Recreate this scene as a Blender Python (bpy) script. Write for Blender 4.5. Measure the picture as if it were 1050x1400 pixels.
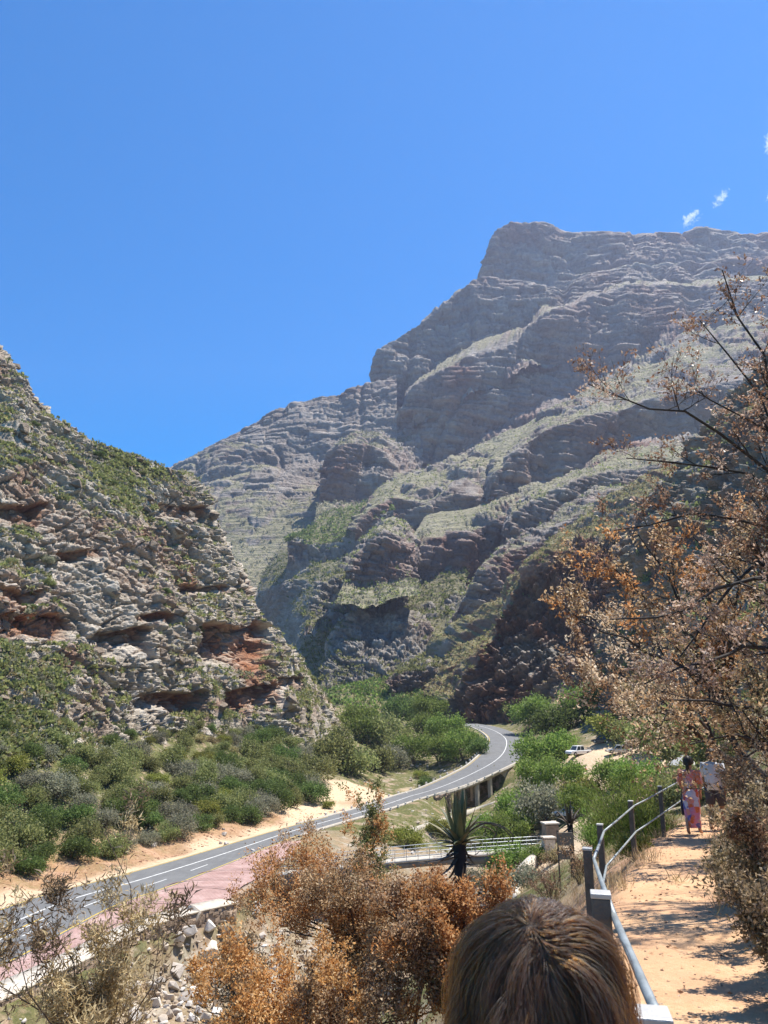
import bpy, math, random
import numpy as np
from mathutils import Vector, Matrix

for _o in list(bpy.data.objects):
    bpy.data.objects.remove(_o)
SC = bpy.context.scene
COL = SC.collection
R = math.radians

# ------------------------------------------------------------------ camera, sky, sun, exposure
PITCH = R(14.3)
FPX = 1010.0
cam_d = bpy.data.cameras.new('camera')
cam = bpy.data.objects.new('camera', cam_d)
COL.objects.link(cam)
cam.location = (0, 0, 0)
cam.rotation_euler = (R(90) + PITCH, 0, 0)
cam_d.sensor_fit = 'HORIZONTAL'
cam_d.sensor_width = 36.0
cam_d.lens = 36.0 * FPX / 1050.0
cam_d.clip_start = 0.05
cam_d.clip_end = 30000
cam_d.dof.use_dof = True
cam_d.dof.focus_distance = 40.0
cam_d.dof.aperture_fstop = 13.0
SC.camera = cam

SUN_AZ, SUN_EL = R(54), R(66)
SUN = Vector((math.sin(SUN_AZ) * math.cos(SUN_EL), math.cos(SUN_AZ) * math.cos(SUN_EL), math.sin(SUN_EL)))
world = bpy.data.worlds.new('World')
SC.world = world
world.use_nodes = True
wn = world.node_tree
for n in list(wn.nodes):
    wn.nodes.remove(n)
w_out = wn.nodes.new('ShaderNodeOutputWorld')
w_bg = wn.nodes.new('ShaderNodeBackground')
w_sky = wn.nodes.new('ShaderNodeTexSky')
w_sky.sky_type = 'NISHITA'
w_sky.sun_disc = False
w_sky.sun_elevation = SUN_EL
w_sky.sun_rotation = SUN_AZ
w_sky.altitude = 700
w_sky.air_density = 1.0
w_sky.dust_density = 0.0
w_sky.ozone_density = 6.0
w_hsv = wn.nodes.new('ShaderNodeHueSaturation')
w_hsv.inputs['Saturation'].default_value = 3.1
w_hsv.inputs['Hue'].default_value = 0.499
w_bg.inputs['Strength'].default_value = 0.096
wn.links.new(w_sky.outputs[0], w_hsv.inputs['Color'])
wn.links.new(w_hsv.outputs[0], w_bg.inputs['Color'])
wn.links.new(w_bg.outputs[0], w_out.inputs['Surface'])

sun_d = bpy.data.lights.new('sun', 'SUN')
sun_d.energy = 4.6
sun_d.angle = R(0.53)
sun_d.color = (1.0, 0.95, 0.87)
sun = bpy.data.objects.new('sun', sun_d)
COL.objects.link(sun)
sun.location = SUN * 300
sun.rotation_euler = SUN.to_track_quat('Z', 'Y').to_euler()

SC.view_settings.view_transform = 'Standard'
SC.view_settings.look = 'None'
SC.view_settings.exposure = 1.05
SC.view_settings.gamma = 1.0
SC.view_settings.use_curve_mapping = False
SC.render.engine = 'CYCLES'
SC.cycles.use_denoising = True
SC.cycles.max_bounces = 6
SC.cycles.diffuse_bounces = 3
SC.cycles.glossy_bounces = 2
SC.cycles.transmission_bounces = 3
SC.cycles.transparent_max_bounces = 6
SC.cycles.volume_bounces = 0
SC.cycles.sample_clamp_indirect = 6

# ------------------------------------------------------------------ numeric helpers
CP, SP = math.cos(PITCH), math.sin(PITCH)

def P(px, py, d):
    """world point at forward distance d seen along a sight line of the photograph (1050 x 1400)"""
    u, v = (px - 525) / FPX, (700 - py) / FPX
    y = CP - v * SP
    k = d / y
    return np.array((u * k, d, (SP + v * CP) * k))

def PZ(px, py, z):
    u, v = (px - 525) / FPX, (700 - py) / FPX
    k = z / (SP + v * CP)
    return np.array((u * k, (CP - v * SP) * k, z))

def hash01(*ks):
    h = np.zeros(np.shape(ks[0]), dtype=np.uint64)
    for i, k in enumerate(ks):
        kk = np.asarray(k).astype(np.int64).astype(np.uint64)
        h = (h ^ (kk * np.uint64(0x9E3779B97F4A7C15 + 2 * i * 7919))) * np.uint64(0xBF58476D1CE4E5B9)
        h ^= h >> np.uint64(29)
    h = h * np.uint64(0x94D049BB133111EB)
    h ^= h >> np.uint64(32)
    return (h & np.uint64(0xFFFFFF)).astype(np.float64) / float(0xFFFFFF)

np.seterr(over='ignore', invalid='ignore')

_TAB = np.random.RandomState(77).rand(65536).astype(np.float32)
_K1, _K2, _K3 = np.int32(73856093), np.int32(19349663), np.int32(83492791)

def vnoise(p, seed=0):
    p = np.asarray(p)
    x, y, z = (p[..., i].astype(np.float32) for i in range(3))
    ix, iy, iz = np.floor(x), np.floor(y), np.floor(z)
    fx, fy, fz = x - ix, y - iy, z - iz
    fx = fx * fx * (3 - 2 * fx); fy = fy * fy * (3 - 2 * fy); fz = fz * fz * (3 - 2 * fz)
    ax = ix.astype(np.int32) * _K1; ay = iy.astype(np.int32) * _K2; az = (iz.astype(np.int32) + np.int32(seed * 131)) * _K3
    bx, by, bz = ax + _K1, ay + _K2, az + _K3
    M = np.int32(65535)
    def t(a, b, c):
        h = a ^ b ^ c
        return _TAB[(h ^ (h >> np.int32(15))) & M]
    def lx(b, c):
        q = t(ax, b, c)
        return q + fx * (t(bx, b, c) - q)
    l0 = lx(ay, az); l0 = l0 + fy * (lx(by, az) - l0)
    l1 = lx(ay, bz); l1 = l1 + fy * (lx(by, bz) - l1)
    return (l0 + fz * (l1 - l0)) * 2 - 1

def fbm(p, octs=4, seed=0, gain=0.5, lac=2.03):
    p = np.asarray(p)
    a, s, t = 1.0, 0.0, 0.0
    for o in range(octs):
        s = s + a * vnoise(p * lac ** o + 17.3 * o, seed + o)
        t += a
        a *= gain
    return s / t * 1.6

def sstep(a, b, x):
    t = np.clip((x - a) / (b - a), 0, 1)
    return t * t * (3 - 2 * t)

def mesh_np(name, V, Q=None, T=None, attrs=None, smooth=False):
    me = bpy.data.meshes.new(name)
    V = np.ascontiguousarray(V, dtype=np.float32).reshape(-1, 3)
    loops, starts, tot = [], [], 0
    if Q is not None and len(Q):
        Q = np.asarray(Q, dtype=np.int32).reshape(-1, 4)
        loops.append(Q.ravel()); starts.append(np.arange(len(Q)) * 4); tot = Q.size
    if T is not None and len(T):
        T = np.asarray(T, dtype=np.int32).reshape(-1, 3)
        loops.append(T.ravel()); starts.append(tot + np.arange(len(T)) * 3)
    L = np.concatenate(loops).astype(np.int32)
    S = np.concatenate(starts).astype(np.int32)
    me.vertices.add(len(V)); me.vertices.foreach_set('co', V.ravel())
    me.loops.add(len(L)); me.loops.foreach_set('vertex_index', L)
    me.polygons.add(len(S)); me.polygons.foreach_set('loop_start', S)
    if smooth:
        me.polygons.foreach_set('use_smooth', np.ones(len(S), dtype=bool))
    for k, a in (attrs or {}).items():
        at = me.attributes.new(k, 'FLOAT', 'POINT')
        at.data.foreach_set('value', np.ascontiguousarray(a, dtype=np.float32).ravel())
    me.update(calc_edges=True)
    return me

def grid_quads(nr, nc):
    a = (np.arange(nr - 1)[:, None] * nc + np.arange(nc - 1)[None, :])
    return np.stack([a, a + 1, a + nc + 1, a + nc], -1).reshape(-1, 4)

def link(name, me, mat=None, parent=None, loc=None):
    o = bpy.data.objects.new(name, me)
    COL.objects.link(o)
    if mat is not None and me is not None and not me.materials:
        me.materials.append(mat)
    if parent is not None:
        o.parent = parent
    if loc is not None:
        o.location = loc
    return o

def tag(o, label=None, cat=None, group=None, kind=None):
    if label: o['label'] = label
    if cat: o['category'] = cat
    if group: o['group'] = group
    if kind: o['kind'] = kind
    return o

def thing(name, loc, label, cat, group=None, rz=0.0):
    o = bpy.data.objects.new(name, None)
    COL.objects.link(o)
    o.empty_display_size = 0.2
    o.location = loc
    o.rotation_euler = (0, 0, rz)
    return tag(o, label, cat, group)

def copy_tree(o, parent=None):
    c = o.copy()
    COL.objects.link(c)
    c.parent = parent
    for ch in [q for q in o.children]:
        copy_tree(ch, c)
    return c

# ------------------------------------------------------------------ shape helpers (lists of vertices / faces)
class MB:
    def __init__(s):
        s.v, s.f = [], []
    def add(s, vs, fs):
        b = len(s.v)
        s.v += [tuple(map(float, q)) for q in vs]
        s.f += [tuple(b + i for i in f) for f in fs]
        return s
    def box(s, c, size, rz=0.0, rx=0.0, taper=1.0):
        x, y, z = size[0] / 2, size[1] / 2, size[2] / 2
        m = Matrix.Rotation(rz, 3, 'Z') @ Matrix.Rotation(rx, 3, 'X')
        vs = []
        for dz in (-1, 1):
            k = taper if dz > 0 else 1
            for dx, dy in ((-1, -1), (1, -1), (1, 1), (-1, 1)):
                vs.append(Vector(c) + m @ Vector((dx * x * k, dy * y * k, dz * z)))
        return s.add(vs, [(3, 2, 1, 0), (4, 5, 6, 7), (0, 1, 5, 4), (1, 2, 6, 5), (2, 3, 7, 6), (3, 0, 4, 7)])
    def bar(s, a, b, w, h=None, up=(0, 0, 1)):
        """rectangular bar from a to b"""
        h = h or w
        a, b = Vector(a), Vector(b)
        d = (b - a).normalized()
        side = d.cross(Vector(up))
        if side.length < 1e-4:
            side = d.cross(Vector((0, 1, 0)))
        side.normalize()
        u2 = side.cross(d)
        vs = []
        for p in (a, b):
            for i, j in ((-1, -1), (1, -1), (1, 1), (-1, 1)):
                vs.append(p + side * (i * w / 2) + u2 * (j * h / 2))
        return s.add(vs, [(0, 1, 2, 3), (7, 6, 5, 4), (4, 5, 1, 0), (5, 6, 2, 1), (6, 7, 3, 2), (7, 4, 0, 3)])
    def tube(s, pts, rad, n=8, cap=True):
        pts = [Vector(p) for p in pts]
        rad = rad if hasattr(rad, '__len__') else [rad] * len(pts)
        rings = []
        ref = None
        for i, p in enumerate(pts):
            d = (pts[min(i + 1, len(pts) - 1)] - pts[max(i - 1, 0)]).normalized()
            if ref is None:
                ref = d.orthogonal().normalized()
            ref = (ref - d * ref.dot(d))
            ref = ref.normalized() if ref.length > 1e-6 else d.orthogonal().normalized()
            b = d.cross(ref)
            rings.append([p + (ref * math.cos(2 * math.pi * k / n) + b * math.sin(2 * math.pi * k / n)) * rad[i] for k in range(n)])
        vs = [q for r_ in rings for q in r_]
        fs = []
        for i in range(len(pts) - 1):
            for k in range(n):
                k2 = (k + 1) % n
                fs.append((i * n + k, i * n + k2, (i + 1) * n + k2, (i + 1) * n + k))
        if cap:
            fs.append(tuple(range(n - 1, -1, -1)))
            fs.append(tuple((len(pts) - 1) * n + k for k in range(n)))
        return s.add(vs, fs)
    def rings(s, rs, cap=True):
        """loft of closed rings of equal count"""
        n = len(rs[0])
        vs = [q for r_ in rs for q in r_]
        fs = []
        for i in range(len(rs) - 1):
            for k in range(n):
                k2 = (k + 1) % n
                fs.append((i * n + k, i * n + k2, (i + 1) * n + k2, (i + 1) * n + k))
        if cap:
            fs.append(tuple(range(n - 1, -1, -1)))
            fs.append(tuple((len(rs) - 1) * n + k for k in range(n)))
        return s.add(vs, fs)
    def mesh(s, name, smooth=False):
        me = bpy.data.meshes.new(name)
        me.from_pydata(s.v, [], s.f)
        if smooth:
            me.polygons.foreach_set('use_smooth', [True] * len(me.polygons))
        me.update()
        return me
    def build(s, name, mat, parent=None, smooth=False, bevel=0.0, loc=None):
        o = link(name, s.mesh(name, smooth), mat, parent, loc)
        if bevel:
            b = o.modifiers.new('bevel', 'BEVEL'); b.width = bevel; b.segments = 2; b.limit_method = 'ANGLE'
        return o

# ------------------------------------------------------------------ material helpers
class Nodes:
    def __init__(s, name):
        s.m = bpy.data.materials.new(name)
        s.m.use_nodes = True
        s.t = s.m.node_tree
        s.t.nodes.clear()
        s.out = s.t.nodes.new('ShaderNodeOutputMaterial')
    def n(s, typ, ins=None, **props):
        nd = s.t.nodes.new(typ)
        for k, v in props.items():
            setattr(nd, k, v)
        for k, v in (ins or {}).items():
            s.set(nd.inputs[k], v)
        return nd
    def set(s, sock, v):
        if isinstance(v, bpy.types.NodeSocket):
            s.t.links.new(v, sock)
        else:
            if sock.type == 'RGBA' and len(v) == 3:
                v = (*v, 1)
            sock.default_value = v
    def pos(s):
        return s.n('ShaderNodeNewGeometry').outputs['Position']
    def obj(s):
        return s.n('ShaderNodeTexCoord').outputs['Object']
    def mapped(s, vec, scale=(1, 1, 1), rot=(0, 0, 0)):
        return s.n('ShaderNodeMapping', {'Vector': vec, 'Scale': scale, 'Rotation': rot}).outputs[0]
    def noise(s, vec, scale, detail=4, rough=0.55, dist=0.0):
        return s.n('ShaderNodeTexNoise', {'Vector': vec, 'Scale': scale, 'Detail': detail, 'Roughness': rough, 'Distortion': dist}).outputs[0]
    def voro(s, vec, scale, feature='F1', out='Distance', rnd=1.0):
        return s.n('ShaderNodeTexVoronoi', {'Vector': vec, 'Scale': scale, 'Randomness': rnd}, feature=feature).outputs[out]
    def attr(s, name):
        return s.n('ShaderNodeAttribute', attribute_name=name).outputs['Fac']
    def ramp(s, fac, stops, interp='LINEAR'):
        nd = s.n('ShaderNodeValToRGB', {'Fac': fac})
        nd.color_ramp.interpolation = interp
        e = nd.color_ramp.elements
        while len(e) < len(stops):
            e.new(0.5)
        for el, (p, c) in zip(e, stops):
            el.position = p
            el.color = (*c, 1) if hasattr(c, '__len__') else (c, c, c, 1)
        return nd.outputs[0]
    def mix(s, fac, a, b, blend='MIX'):
        nd = s.n('ShaderNodeMix', data_type='RGBA', blend_type=blend)
        s.set(nd.inputs[0], fac); s.set(nd.inputs[6], a); s.set(nd.inputs[7], b)
        return nd.outputs[2]
    def math(s, op, a, b=0.0, c=None):
        nd = s.n('ShaderNodeMath', operation=op)
        s.set(nd.inputs[0], a); s.set(nd.inputs[1], b)
        if c is not None: s.set(nd.inputs[2], c)
        return nd.outputs[0]
    def bump(s, h, strength=0.5, dist=0.1):
        return s.n('ShaderNodeBump', {'Height': h, 'Strength': strength, 'Distance': dist}).outputs[0]
    def surf(s, color, rough=0.8, normal=None, metal=0.0, spec=0.3, **kw):
        ins = {'Base Color': color, 'Roughness': rough, 'Metallic': metal, 'Specular IOR Level': spec}
        ins.update(kw)
        if normal is not None: ins['Normal'] = normal
        b = s.n('ShaderNodeBsdfPrincipled', ins)
        s.t.links.new(b.outputs[0], s.out.inputs[0])
        return s.m

def mat_plain(name, col, rough=0.7, var=0.15, scale=3.0, bump=0.0, bscale=20.0, metal=0.0, spec=0.3):
    k = Nodes(name)
    v = k.obj()
    f = k.noise(v, scale, 5, 0.6)
    lo = tuple(c * (1 - var) for c in col); hi = tuple(min(1, c * (1 + var)) for c in col)
    c = k.ramp(f, [(0.3, lo), (0.7, hi)])
    nm = k.bump(k.noise(v, bscale, 4), bump, 0.02) if bump else None
    return k.surf(c, rough, nm, metal, spec)

def mat_leaf(name, cols, trans=0.45, rough=0.6, objvar=0.25, spec=0.25):
    """leaves: colour differs leaf to leaf and plant to plant, light passes through"""
    k = Nodes(name)
    g = k.n('ShaderNodeNewGeometry')
    oi = k.n('ShaderNodeObjectInfo')
    n = len(cols)
    c = k.ramp(g.outputs['Random Per Island'], [(i / max(1, n - 1), q) for i, q in enumerate(cols)])
    big = k.noise(g.outputs['Position'], 0.6, 2, 0.5)
    val = k.math('MULTIPLY_ADD', oi.outputs['Random'], 2 * objvar, 1 - objvar)
    val = k.math('MULTIPLY', val, k.math('MULTIPLY_ADD', big, 0.7, 0.65))
    hs = k.n('ShaderNodeHueSaturation', {'Color': c, 'Value': val,
             'Hue': k.math('MULTIPLY_ADD', oi.outputs['Random'], 0.03, 0.485)})
    col = hs.outputs[0]
    b = k.n('ShaderNodeBsdfPrincipled', {'Base Color': col, 'Roughness': rough, 'Specular IOR Level': spec})
    t = k.n('ShaderNodeBsdfTranslucent', {'Color': col})
    m = k.n('ShaderNodeMixShader', {0: trans, 1: b.outputs[0], 2: t.outputs[0]})
    k.t.links.new(m.outputs[0], k.out.inputs[0])
    return k.m
# ------------------------------------------------------------------ road line (from the valley bottom up the pass)
ROAD_PX = [(-160, 1345, -17, 4.8), (-60, 1305, -17, 4.8), (0, 1277, -17, 4.7), (100, 1233, -17.2, 4.5), (200, 1203, -17.6, 4.1),
           (300, 1170, -18.2, 3.4), (400, 1136, -18.8, 2.75), (505, 1107, -18.9, 2.7), (560, 1089, -18.4, 3.2), (600, 1077, -17.4, 3.8),
           (645, 1058, -15.6, 4.5), (680, 1038, -13.3, 5.2), (692, 1021, -11.8, 5.2), (689, 1007, -10.4, 4.8),
           (667, 995.5, -9.0, 4.6), (640, 990, -8.2, 4.4), (600, 985, -7.8, 4.2), (520, 978, -7.0, 4.2)]
def catmull(A, n=14):
    A = np.asarray(A, float)
    out = []
    for i in range(len(A) - 1):
        p0, p1, p2, p3 = A[max(i - 1, 0)], A[i], A[i + 1], A[min(i + 2, len(A) - 1)]
        for t in np.linspace(0, 1, n, endpoint=False):
            out.append(0.5 * ((2 * p1) + (-p0 + p2) * t + (2 * p0 - 5 * p1 + 4 * p2 - p3) * t * t + (-p0 + 3 * p1 - 3 * p2 + p3) * t ** 3))
    out.append(A[-1])
    return np.array(out)
_rc = catmull([np.append(PZ(a, b, c), w) for a, b, c, w in ROAD_PX], 12)
for _ in range(6):
    _rc[1:-1] = _rc[1:-1] * .5 + (_rc[:-2] + _rc[2:]) * .25
_seg = np.linalg.norm(np.diff(_rc[:, :3], axis=0), axis=1)
_s = np.concatenate([[0], np.cumsum(_seg)])
ROAD_S = np.arange(0, _s[-1], 1.0)
ROAD = np.stack([np.interp(ROAD_S, _s, _rc[:, i]) for i in range(4)], -1)      # x y z halfwidth, every metre
_t = np.gradient(ROAD[:, :2], axis=0)
_t /= np.linalg.norm(_t, axis=1)[:, None]
ROAD_T = _t
ROAD_R = np.stack([_t[:, 1], -_t[:, 0]], -1)                                   # to the right of travel

def road_near(x, y):
    """index of nearest road sample and signed distance (+ right) for flat arrays"""
    x = np.asarray(x, float).ravel(); y = np.asarray(y, float).ravel()
    idx = np.zeros(len(x), int); sd = np.zeros(len(x))
    for a in range(0, len(x), 40000):
        X, Y = x[a:a + 40000, None], y[a:a + 40000, None]
        d2 = (X - ROAD[None, ::2, 0]) ** 2 + (Y - ROAD[None, ::2, 1]) ** 2
        i = np.argmin(d2, 1) * 2
        idx[a:a + 40000] = i
        dx, dy = X[:, 0] - ROAD[i, 0], Y[:, 0] - ROAD[i, 1]
        s = dx * ROAD_R[i, 0] + dy * ROAD_R[i, 1]
        sd[a:a + 40000] = np.sign(s) * np.sqrt(dx * dx + dy * dy)
    return idx, sd

def road_idx_px(px, py, z):
    q = PZ(px, py, z)
    return int(np.argmin((ROAD[:, 0] - q[0]) ** 2 + (ROAD[:, 1] - q[1]) ** 2))
S_WALL0, S_BR0, S_BR1, S_BR2 = road_idx_px(470, 1117, -18.9), road_idx_px(590, 1080, -17.6), road_idx_px(688, 1040, -13), road_idx_px(690, 1012, -11)

# ------------------------------------------------------------------ ground: smooth surface through surveyed points
PATH = np.array([(-1.5, -6, -1.5), (-.2, -1.5, -1.6), (.6, 1.5, -1.7), (1.35, 3.3, -1.72), (1.75, 4.6, -1.75), (2.27, 6.6, -1.96), (3.05, 8.8, -2.16),
                 (3.9, 11, -2.36), (5.3, 14.3, -2.62), (6.7, 17.2, -2.82), (8.2, 20.5, -3.1), (10.5, 25, -3.6), (13.5, 30, -4.1), (18, 38, -5), (24, 50, -6.2), (30, 66, -7.8), (35, 84, -9.4)])
_cp = [tuple(p) for p in PATH]
_cp += [(-4, -8, -1.2), (4, -8, -.2), (-3, -1, -2.2), (-2, 2, -2.9), (-4, 4, -4.8), (0, 4, -2.7), (-2.5, 8, -6.2), (.2, 7.5, -3.9), (-6, 12, -9.6), (-1, 12, -6.6), (1.6, 12, -4.4),
        (-.3, 17, -8.6), (2.6, 17, -5.6), (4.4, 16.5, -3.5), (5, 22, -5.2), (-4, 20, -11.6), (-10, 25, -15.3), (-3, 30, -14.2), (2.2, 30, -11), (6, 27.5, -6.3), (8.6, 38, -7.9),
        (-16, 40, -18.4), (-6, 42, -18), (1.5, 45, -15.6), (6, 46, -12), (10, 46, -9.4), (13, 60, -12), (15, 72, -13.6), (17, 84, -15.2), (21, 90, -15), (8, 62, -16.5), (11.5, 74, -18.5),
        # right bank
        (3.6, 4.6, -1.2), (3.9, 6.6, -1.2), (5.6, 9, -1.2), (6.8, 12, -1.2), (8.5, 15, -1.5), (10, 18, -1.7), (8, 6, .6), (12, 10, 1.6), (15, 18, 1.0), (20, 28, 1.5), (28, 40, 3), (40, 60, 6), (46, 90, 0), (58, 110, 3), (66, 150, 6),
        # river bed
        (-30, 36, -20.3), (-18, 52, -20.6), (-9, 66, -21), (0, 78, -21.3), (7, 92, -21.6), (13, 112, -22.3), (16, 130, -22.6), (17, 150, -23), (14, 172, -23), (6, 190, -20), (-4, 176, -19.2), (-2, 160, -19.2), (8, 215, -19), (12, 240, -17),
        (4, 112, -21.4), (-4, 100, -20.8), (-13, 78, -19.6), (-22, 60, -18.6), (8, 128, -21.8), (-2, 122, -20.6),
        # green middle bank
        (24, 112, -18), (26, 130, -17), (30, 150, -15), (34, 168, -13), (22, 100, -16.2),
        # parking
        (24, 96, -12.5), (34, 100, -10.4), (40, 108, -10.4), (33, 120, -10.6), (44, 125, -10.2), (37, 140, -10.2), (46, 150, -10), (37, 150, -10.1), (42, 165, -9.8), (38, 180, -10.5), (20, 87, -13.3),
        # far valley
        (46, 200, -7), (48, 240, -4), (30, 270, -6.5), (18, 255, -13), (10, 290, -9), (-5, 250, -15), (0, 330, -6), (20, 360, -2), (45, 320, 0), (-10, 400, 0), (20, 420, 4), (60, 420, 12), (80, 200, 8), (80, 300, 20), (-40, 330, 2), (-40, 420, 8), (110, 420, 30),
        # left bank: verge, thicket slope, hill foot
        (-36, 62, -16.6), (-35, 74, -16.6), (-32, 86, -17.2), (-28, 100, -17.6), (-22, 122, -18.2), (-12, 142, -18.4),
        (-52, 66, -11), (-46, 80, -12), (-42, 95, -12.4), (-36, 112, -13), (-30, 132, -13.4), (-22, 152, -14.5), (-14, 172, -16), (-7, 195, -17), (-5, 220, -15),
        (-70, 60, -3), (-52, 100, -4.8), (-46, 125, -5.0), (-40, 150, -6), (-29, 182, -7.6), (-16, 222, -8.5), (-14, 245, -10), (-80, 90, 6), (-80, 150, 10), (-60, 200, 5), (-45, 260, 0), (-90, 40, 4), (-60, 35, -12)]
_cp += [(x + ROAD_R[i, 0] * sd, y + ROAD_R[i, 1] * sd, z - .1) for i in range(0, S_BR0 - 6, 9) for (x, y, z) in [ROAD[i, :3]] for sd in (-5.5, 5.5)]
_cp += [(ROAD[i, 0] + ROAD_R[i, 0] * sd, ROAD[i, 1] + ROAD_R[i, 1] * sd, ROAD[i, 2] - .1) for i in range(S_BR2, len(ROAD), 10) for sd in (-6, 6)]
_cp = np.array(_cp, float)

def _tps_fit(c, lam=0.6):
    n = len(c)
    d2 = (c[:, None, 0] - c[None, :, 0]) ** 2 + (c[:, None, 1] - c[None, :, 1]) ** 2
    K = 0.5 * d2 * np.log(d2 + 1e-9)
    # the fit is tight near the camera, softer far away
    A = np.zeros((n + 3, n + 3))
    A[:n, :n] = K + np.diag(lam * (0.05 + np.hypot(c[:, 0], c[:, 1]) / 12) ** 1.0)
    A[:n, n] = 1; A[:n, n + 1:] = c[:, :2]; A[n, :n] = 1; A[n + 1:, :n] = c[:, :2].T
    return np.linalg.solve(A, np.append(c[:, 2], [0, 0, 0]))
_tw = _tps_fit(_cp)

def _tps(x, y):
    sh = np.shape(x)
    x = np.asarray(x, float).ravel(); y = np.asarray(y, float).ravel()
    out = np.empty(len(x))
    for a in range(0, len(x), 20000):
        X, Y = x[a:a + 20000], y[a:a + 20000]
        d2 = (X[:, None] - _cp[None, :, 0]) ** 2 + (Y[:, None] - _cp[None, :, 1]) ** 2
        out[a:a + 20000] = (0.5 * d2 * np.log(d2 + 1e-9)) @ _tw[:-3] + _tw[-3] + _tw[-2] * X + _tw[-1] * Y
    return out.reshape(sh)

def path_near(x, y):
    """distance to the trail centre line and the trail height there"""
    x = np.asarray(x, float).ravel(); y = np.asarray(y, float).ravel()
    best = np.full(len(x), 1e9); bz = np.zeros(len(x))
    for a, b in zip(PATH[:-1], PATH[1:]):
        ab = b[:2] - a[:2]
        t = np.clip(((x - a[0]) * ab[0] + (y - a[1]) * ab[1]) / (ab @ ab), 0, 1)
        d = np.hypot(x - a[0] - t * ab[0], y - a[1] - t * ab[1])
        m = d < best
        best[m] = d[m]; bz[m] = (a[2] + t * (b[2] - a[2]))[m]
    return best, bz

# paved lay-by beside the road: inner / outer edge
LAY_IN = [(-120, 1371), (0, 1313), (130, 1265), (250, 1213), (345, 1165), (402, 1148)]
LAY_OUT = [(-120, 1412), (0, 1354), (100, 1310), (190, 1266), (250, 1246), (318, 1228), (330, 1212), (372, 1192), (392, 1174), (412, 1150)]
Z_LAY = -17.5

def lay_pt(px, py, dz=0.0):
    q = PZ(px, py, Z_LAY)
    for _ in range(4):
        i, sd = road_near([q[0]], [q[1]])
        q = PZ(px, py, ROAD[i[0], 2] + dz)
    return q, int(i[0]), float(sd[0])
_lo = sorted([(i, sd) for q, i, sd in [lay_pt(*a) for a in LAY_OUT]])
LAYW = np.interp(np.arange(len(ROAD)), [a[0] for a in _lo] + [_lo[-1][0] + 3], [a[1] for a in _lo] + [0.0])

def ground_z(x, y, detail=True):
    sh = np.shape(x)
    x = np.asarray(x, float).ravel(); y = np.asarray(y, float).ravel()
    z = _tps(x, y)
    r = np.hypot(x, y)
    pd, pz = path_near(x, y)
    wpath = 1 - sstep(.45, 1.3, pd)
    wpath *= (y < 60)
    if detail:
        p3 = np.stack([x, y, 0 * x], -1)
        far = sstep(10, 60, r)
        z = z + fbm(p3 / 9, 3, 3) * (.15 + .5 * far) * (1 - wpath) + fbm(p3 / 1.7, 3, 5) * (.20 + .06 * far) * (1 - .85 * wpath)
        z = z + np.abs(fbm(p3 / .45, 2, 9)) * .05 * (1 - .75 * wpath) * (1 - far)
    z = z * (1 - wpath) + (pz + .35 * (z - pz) * .3) * wpath
    # road bench
    i, sd = road_near(x, y)
    hw = ROAD[i, 3]
    wall = (i > S_WALL0 - 4) & (i < S_BR1 + 4)
    ad = np.abs(sd)
    blend = np.where((sd > 0) & wall, .7, np.where(sd > 0, 5.0, 4.0))
    lay = (sd > 0) & (LAYW[i] > hw)
    blend = np.where(lay, 3.0, blend)
    k = 1 - sstep(0, 1, (ad - np.where(lay, LAYW[i] + .3, hw) - .5) / blend)
    bridge = (i > S_BR0) & (i < S_BR1)
    k = np.where(bridge, 0, k)
    zr = ROAD[i, 2] - .16
    z = z * (1 - k) + zr * k
    z = np.where(bridge & (ad < hw + 4), np.minimum(z, ROAD[i, 2] - 3.2), z)
    return z.reshape(sh)

class Fan:
    pass

def px_of(X):
    X = np.asarray(X, float)
    dep = X[..., 1] * CP + X[..., 2] * SP
    up = -X[..., 1] * SP + X[..., 2] * CP
    return 525 + FPX * X[..., 0] / dep, 700 - FPX * up / dep

def ground_hit(px, py, dmin=2.0, dmax=430.0):
    """where the sight line through a photo point meets the ground"""
    d = np.geomspace(dmin, dmax, 700)
    u, v = (px - 525) / FPX, (700 - py) / FPX
    k = d / (CP - v * SP)
    x, z = u * k, (SP + v * CP) * k
    g = ground_z(x, d)
    m = np.nonzero(z < g)[0]
    if len(m) == 0 or m[0] == 0:
        return None
    j = m[0]
    t = (z[j - 1] - g[j - 1]) / ((z[j - 1] - g[j - 1]) + (g[j] - z[j]) + 1e-9)
    dd = d[j - 1] + t * (d[j] - d[j - 1])
    xx = x[j - 1] + t * (x[j] - x[j - 1])
    return np.array((xx, dd, float(ground_z(np.array([xx]), np.array([dd]))[0])))

def gz(x, y):
    return float(ground_z(np.array([x]), np.array([y]))[0])

# mesh: a fan of cells that are small near the trail and grow with distance
_na, _nr = 320, 370
_ang = np.linspace(R(-46), R(46), _na)
_rr = np.geomspace(7, 520, _nr)
_A, _Rr = np.meshgrid(_ang, _rr)
GX, GY = np.sin(_A) * _Rr, np.cos(_A) * _Rr - 9.0
GZ = ground_z(GX, GY)
_pd, _ = path_near(GX, GY)
_pd = _pd.reshape(GX.shape)
_n3 = np.stack([GX, GY, 0 * GX], -1)
_edge = fbm(_n3 / 1.1, 3, 21) * .28
a_path = (1 - sstep(.4, .8, _pd + _edge)) * (GY < 70)
_ri, _rs = road_near(GX, GY)
_ri = _ri.reshape(GX.shape); _rs = _rs.reshape(GX.shape)
_hw = ROAD[_ri, 3]
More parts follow.
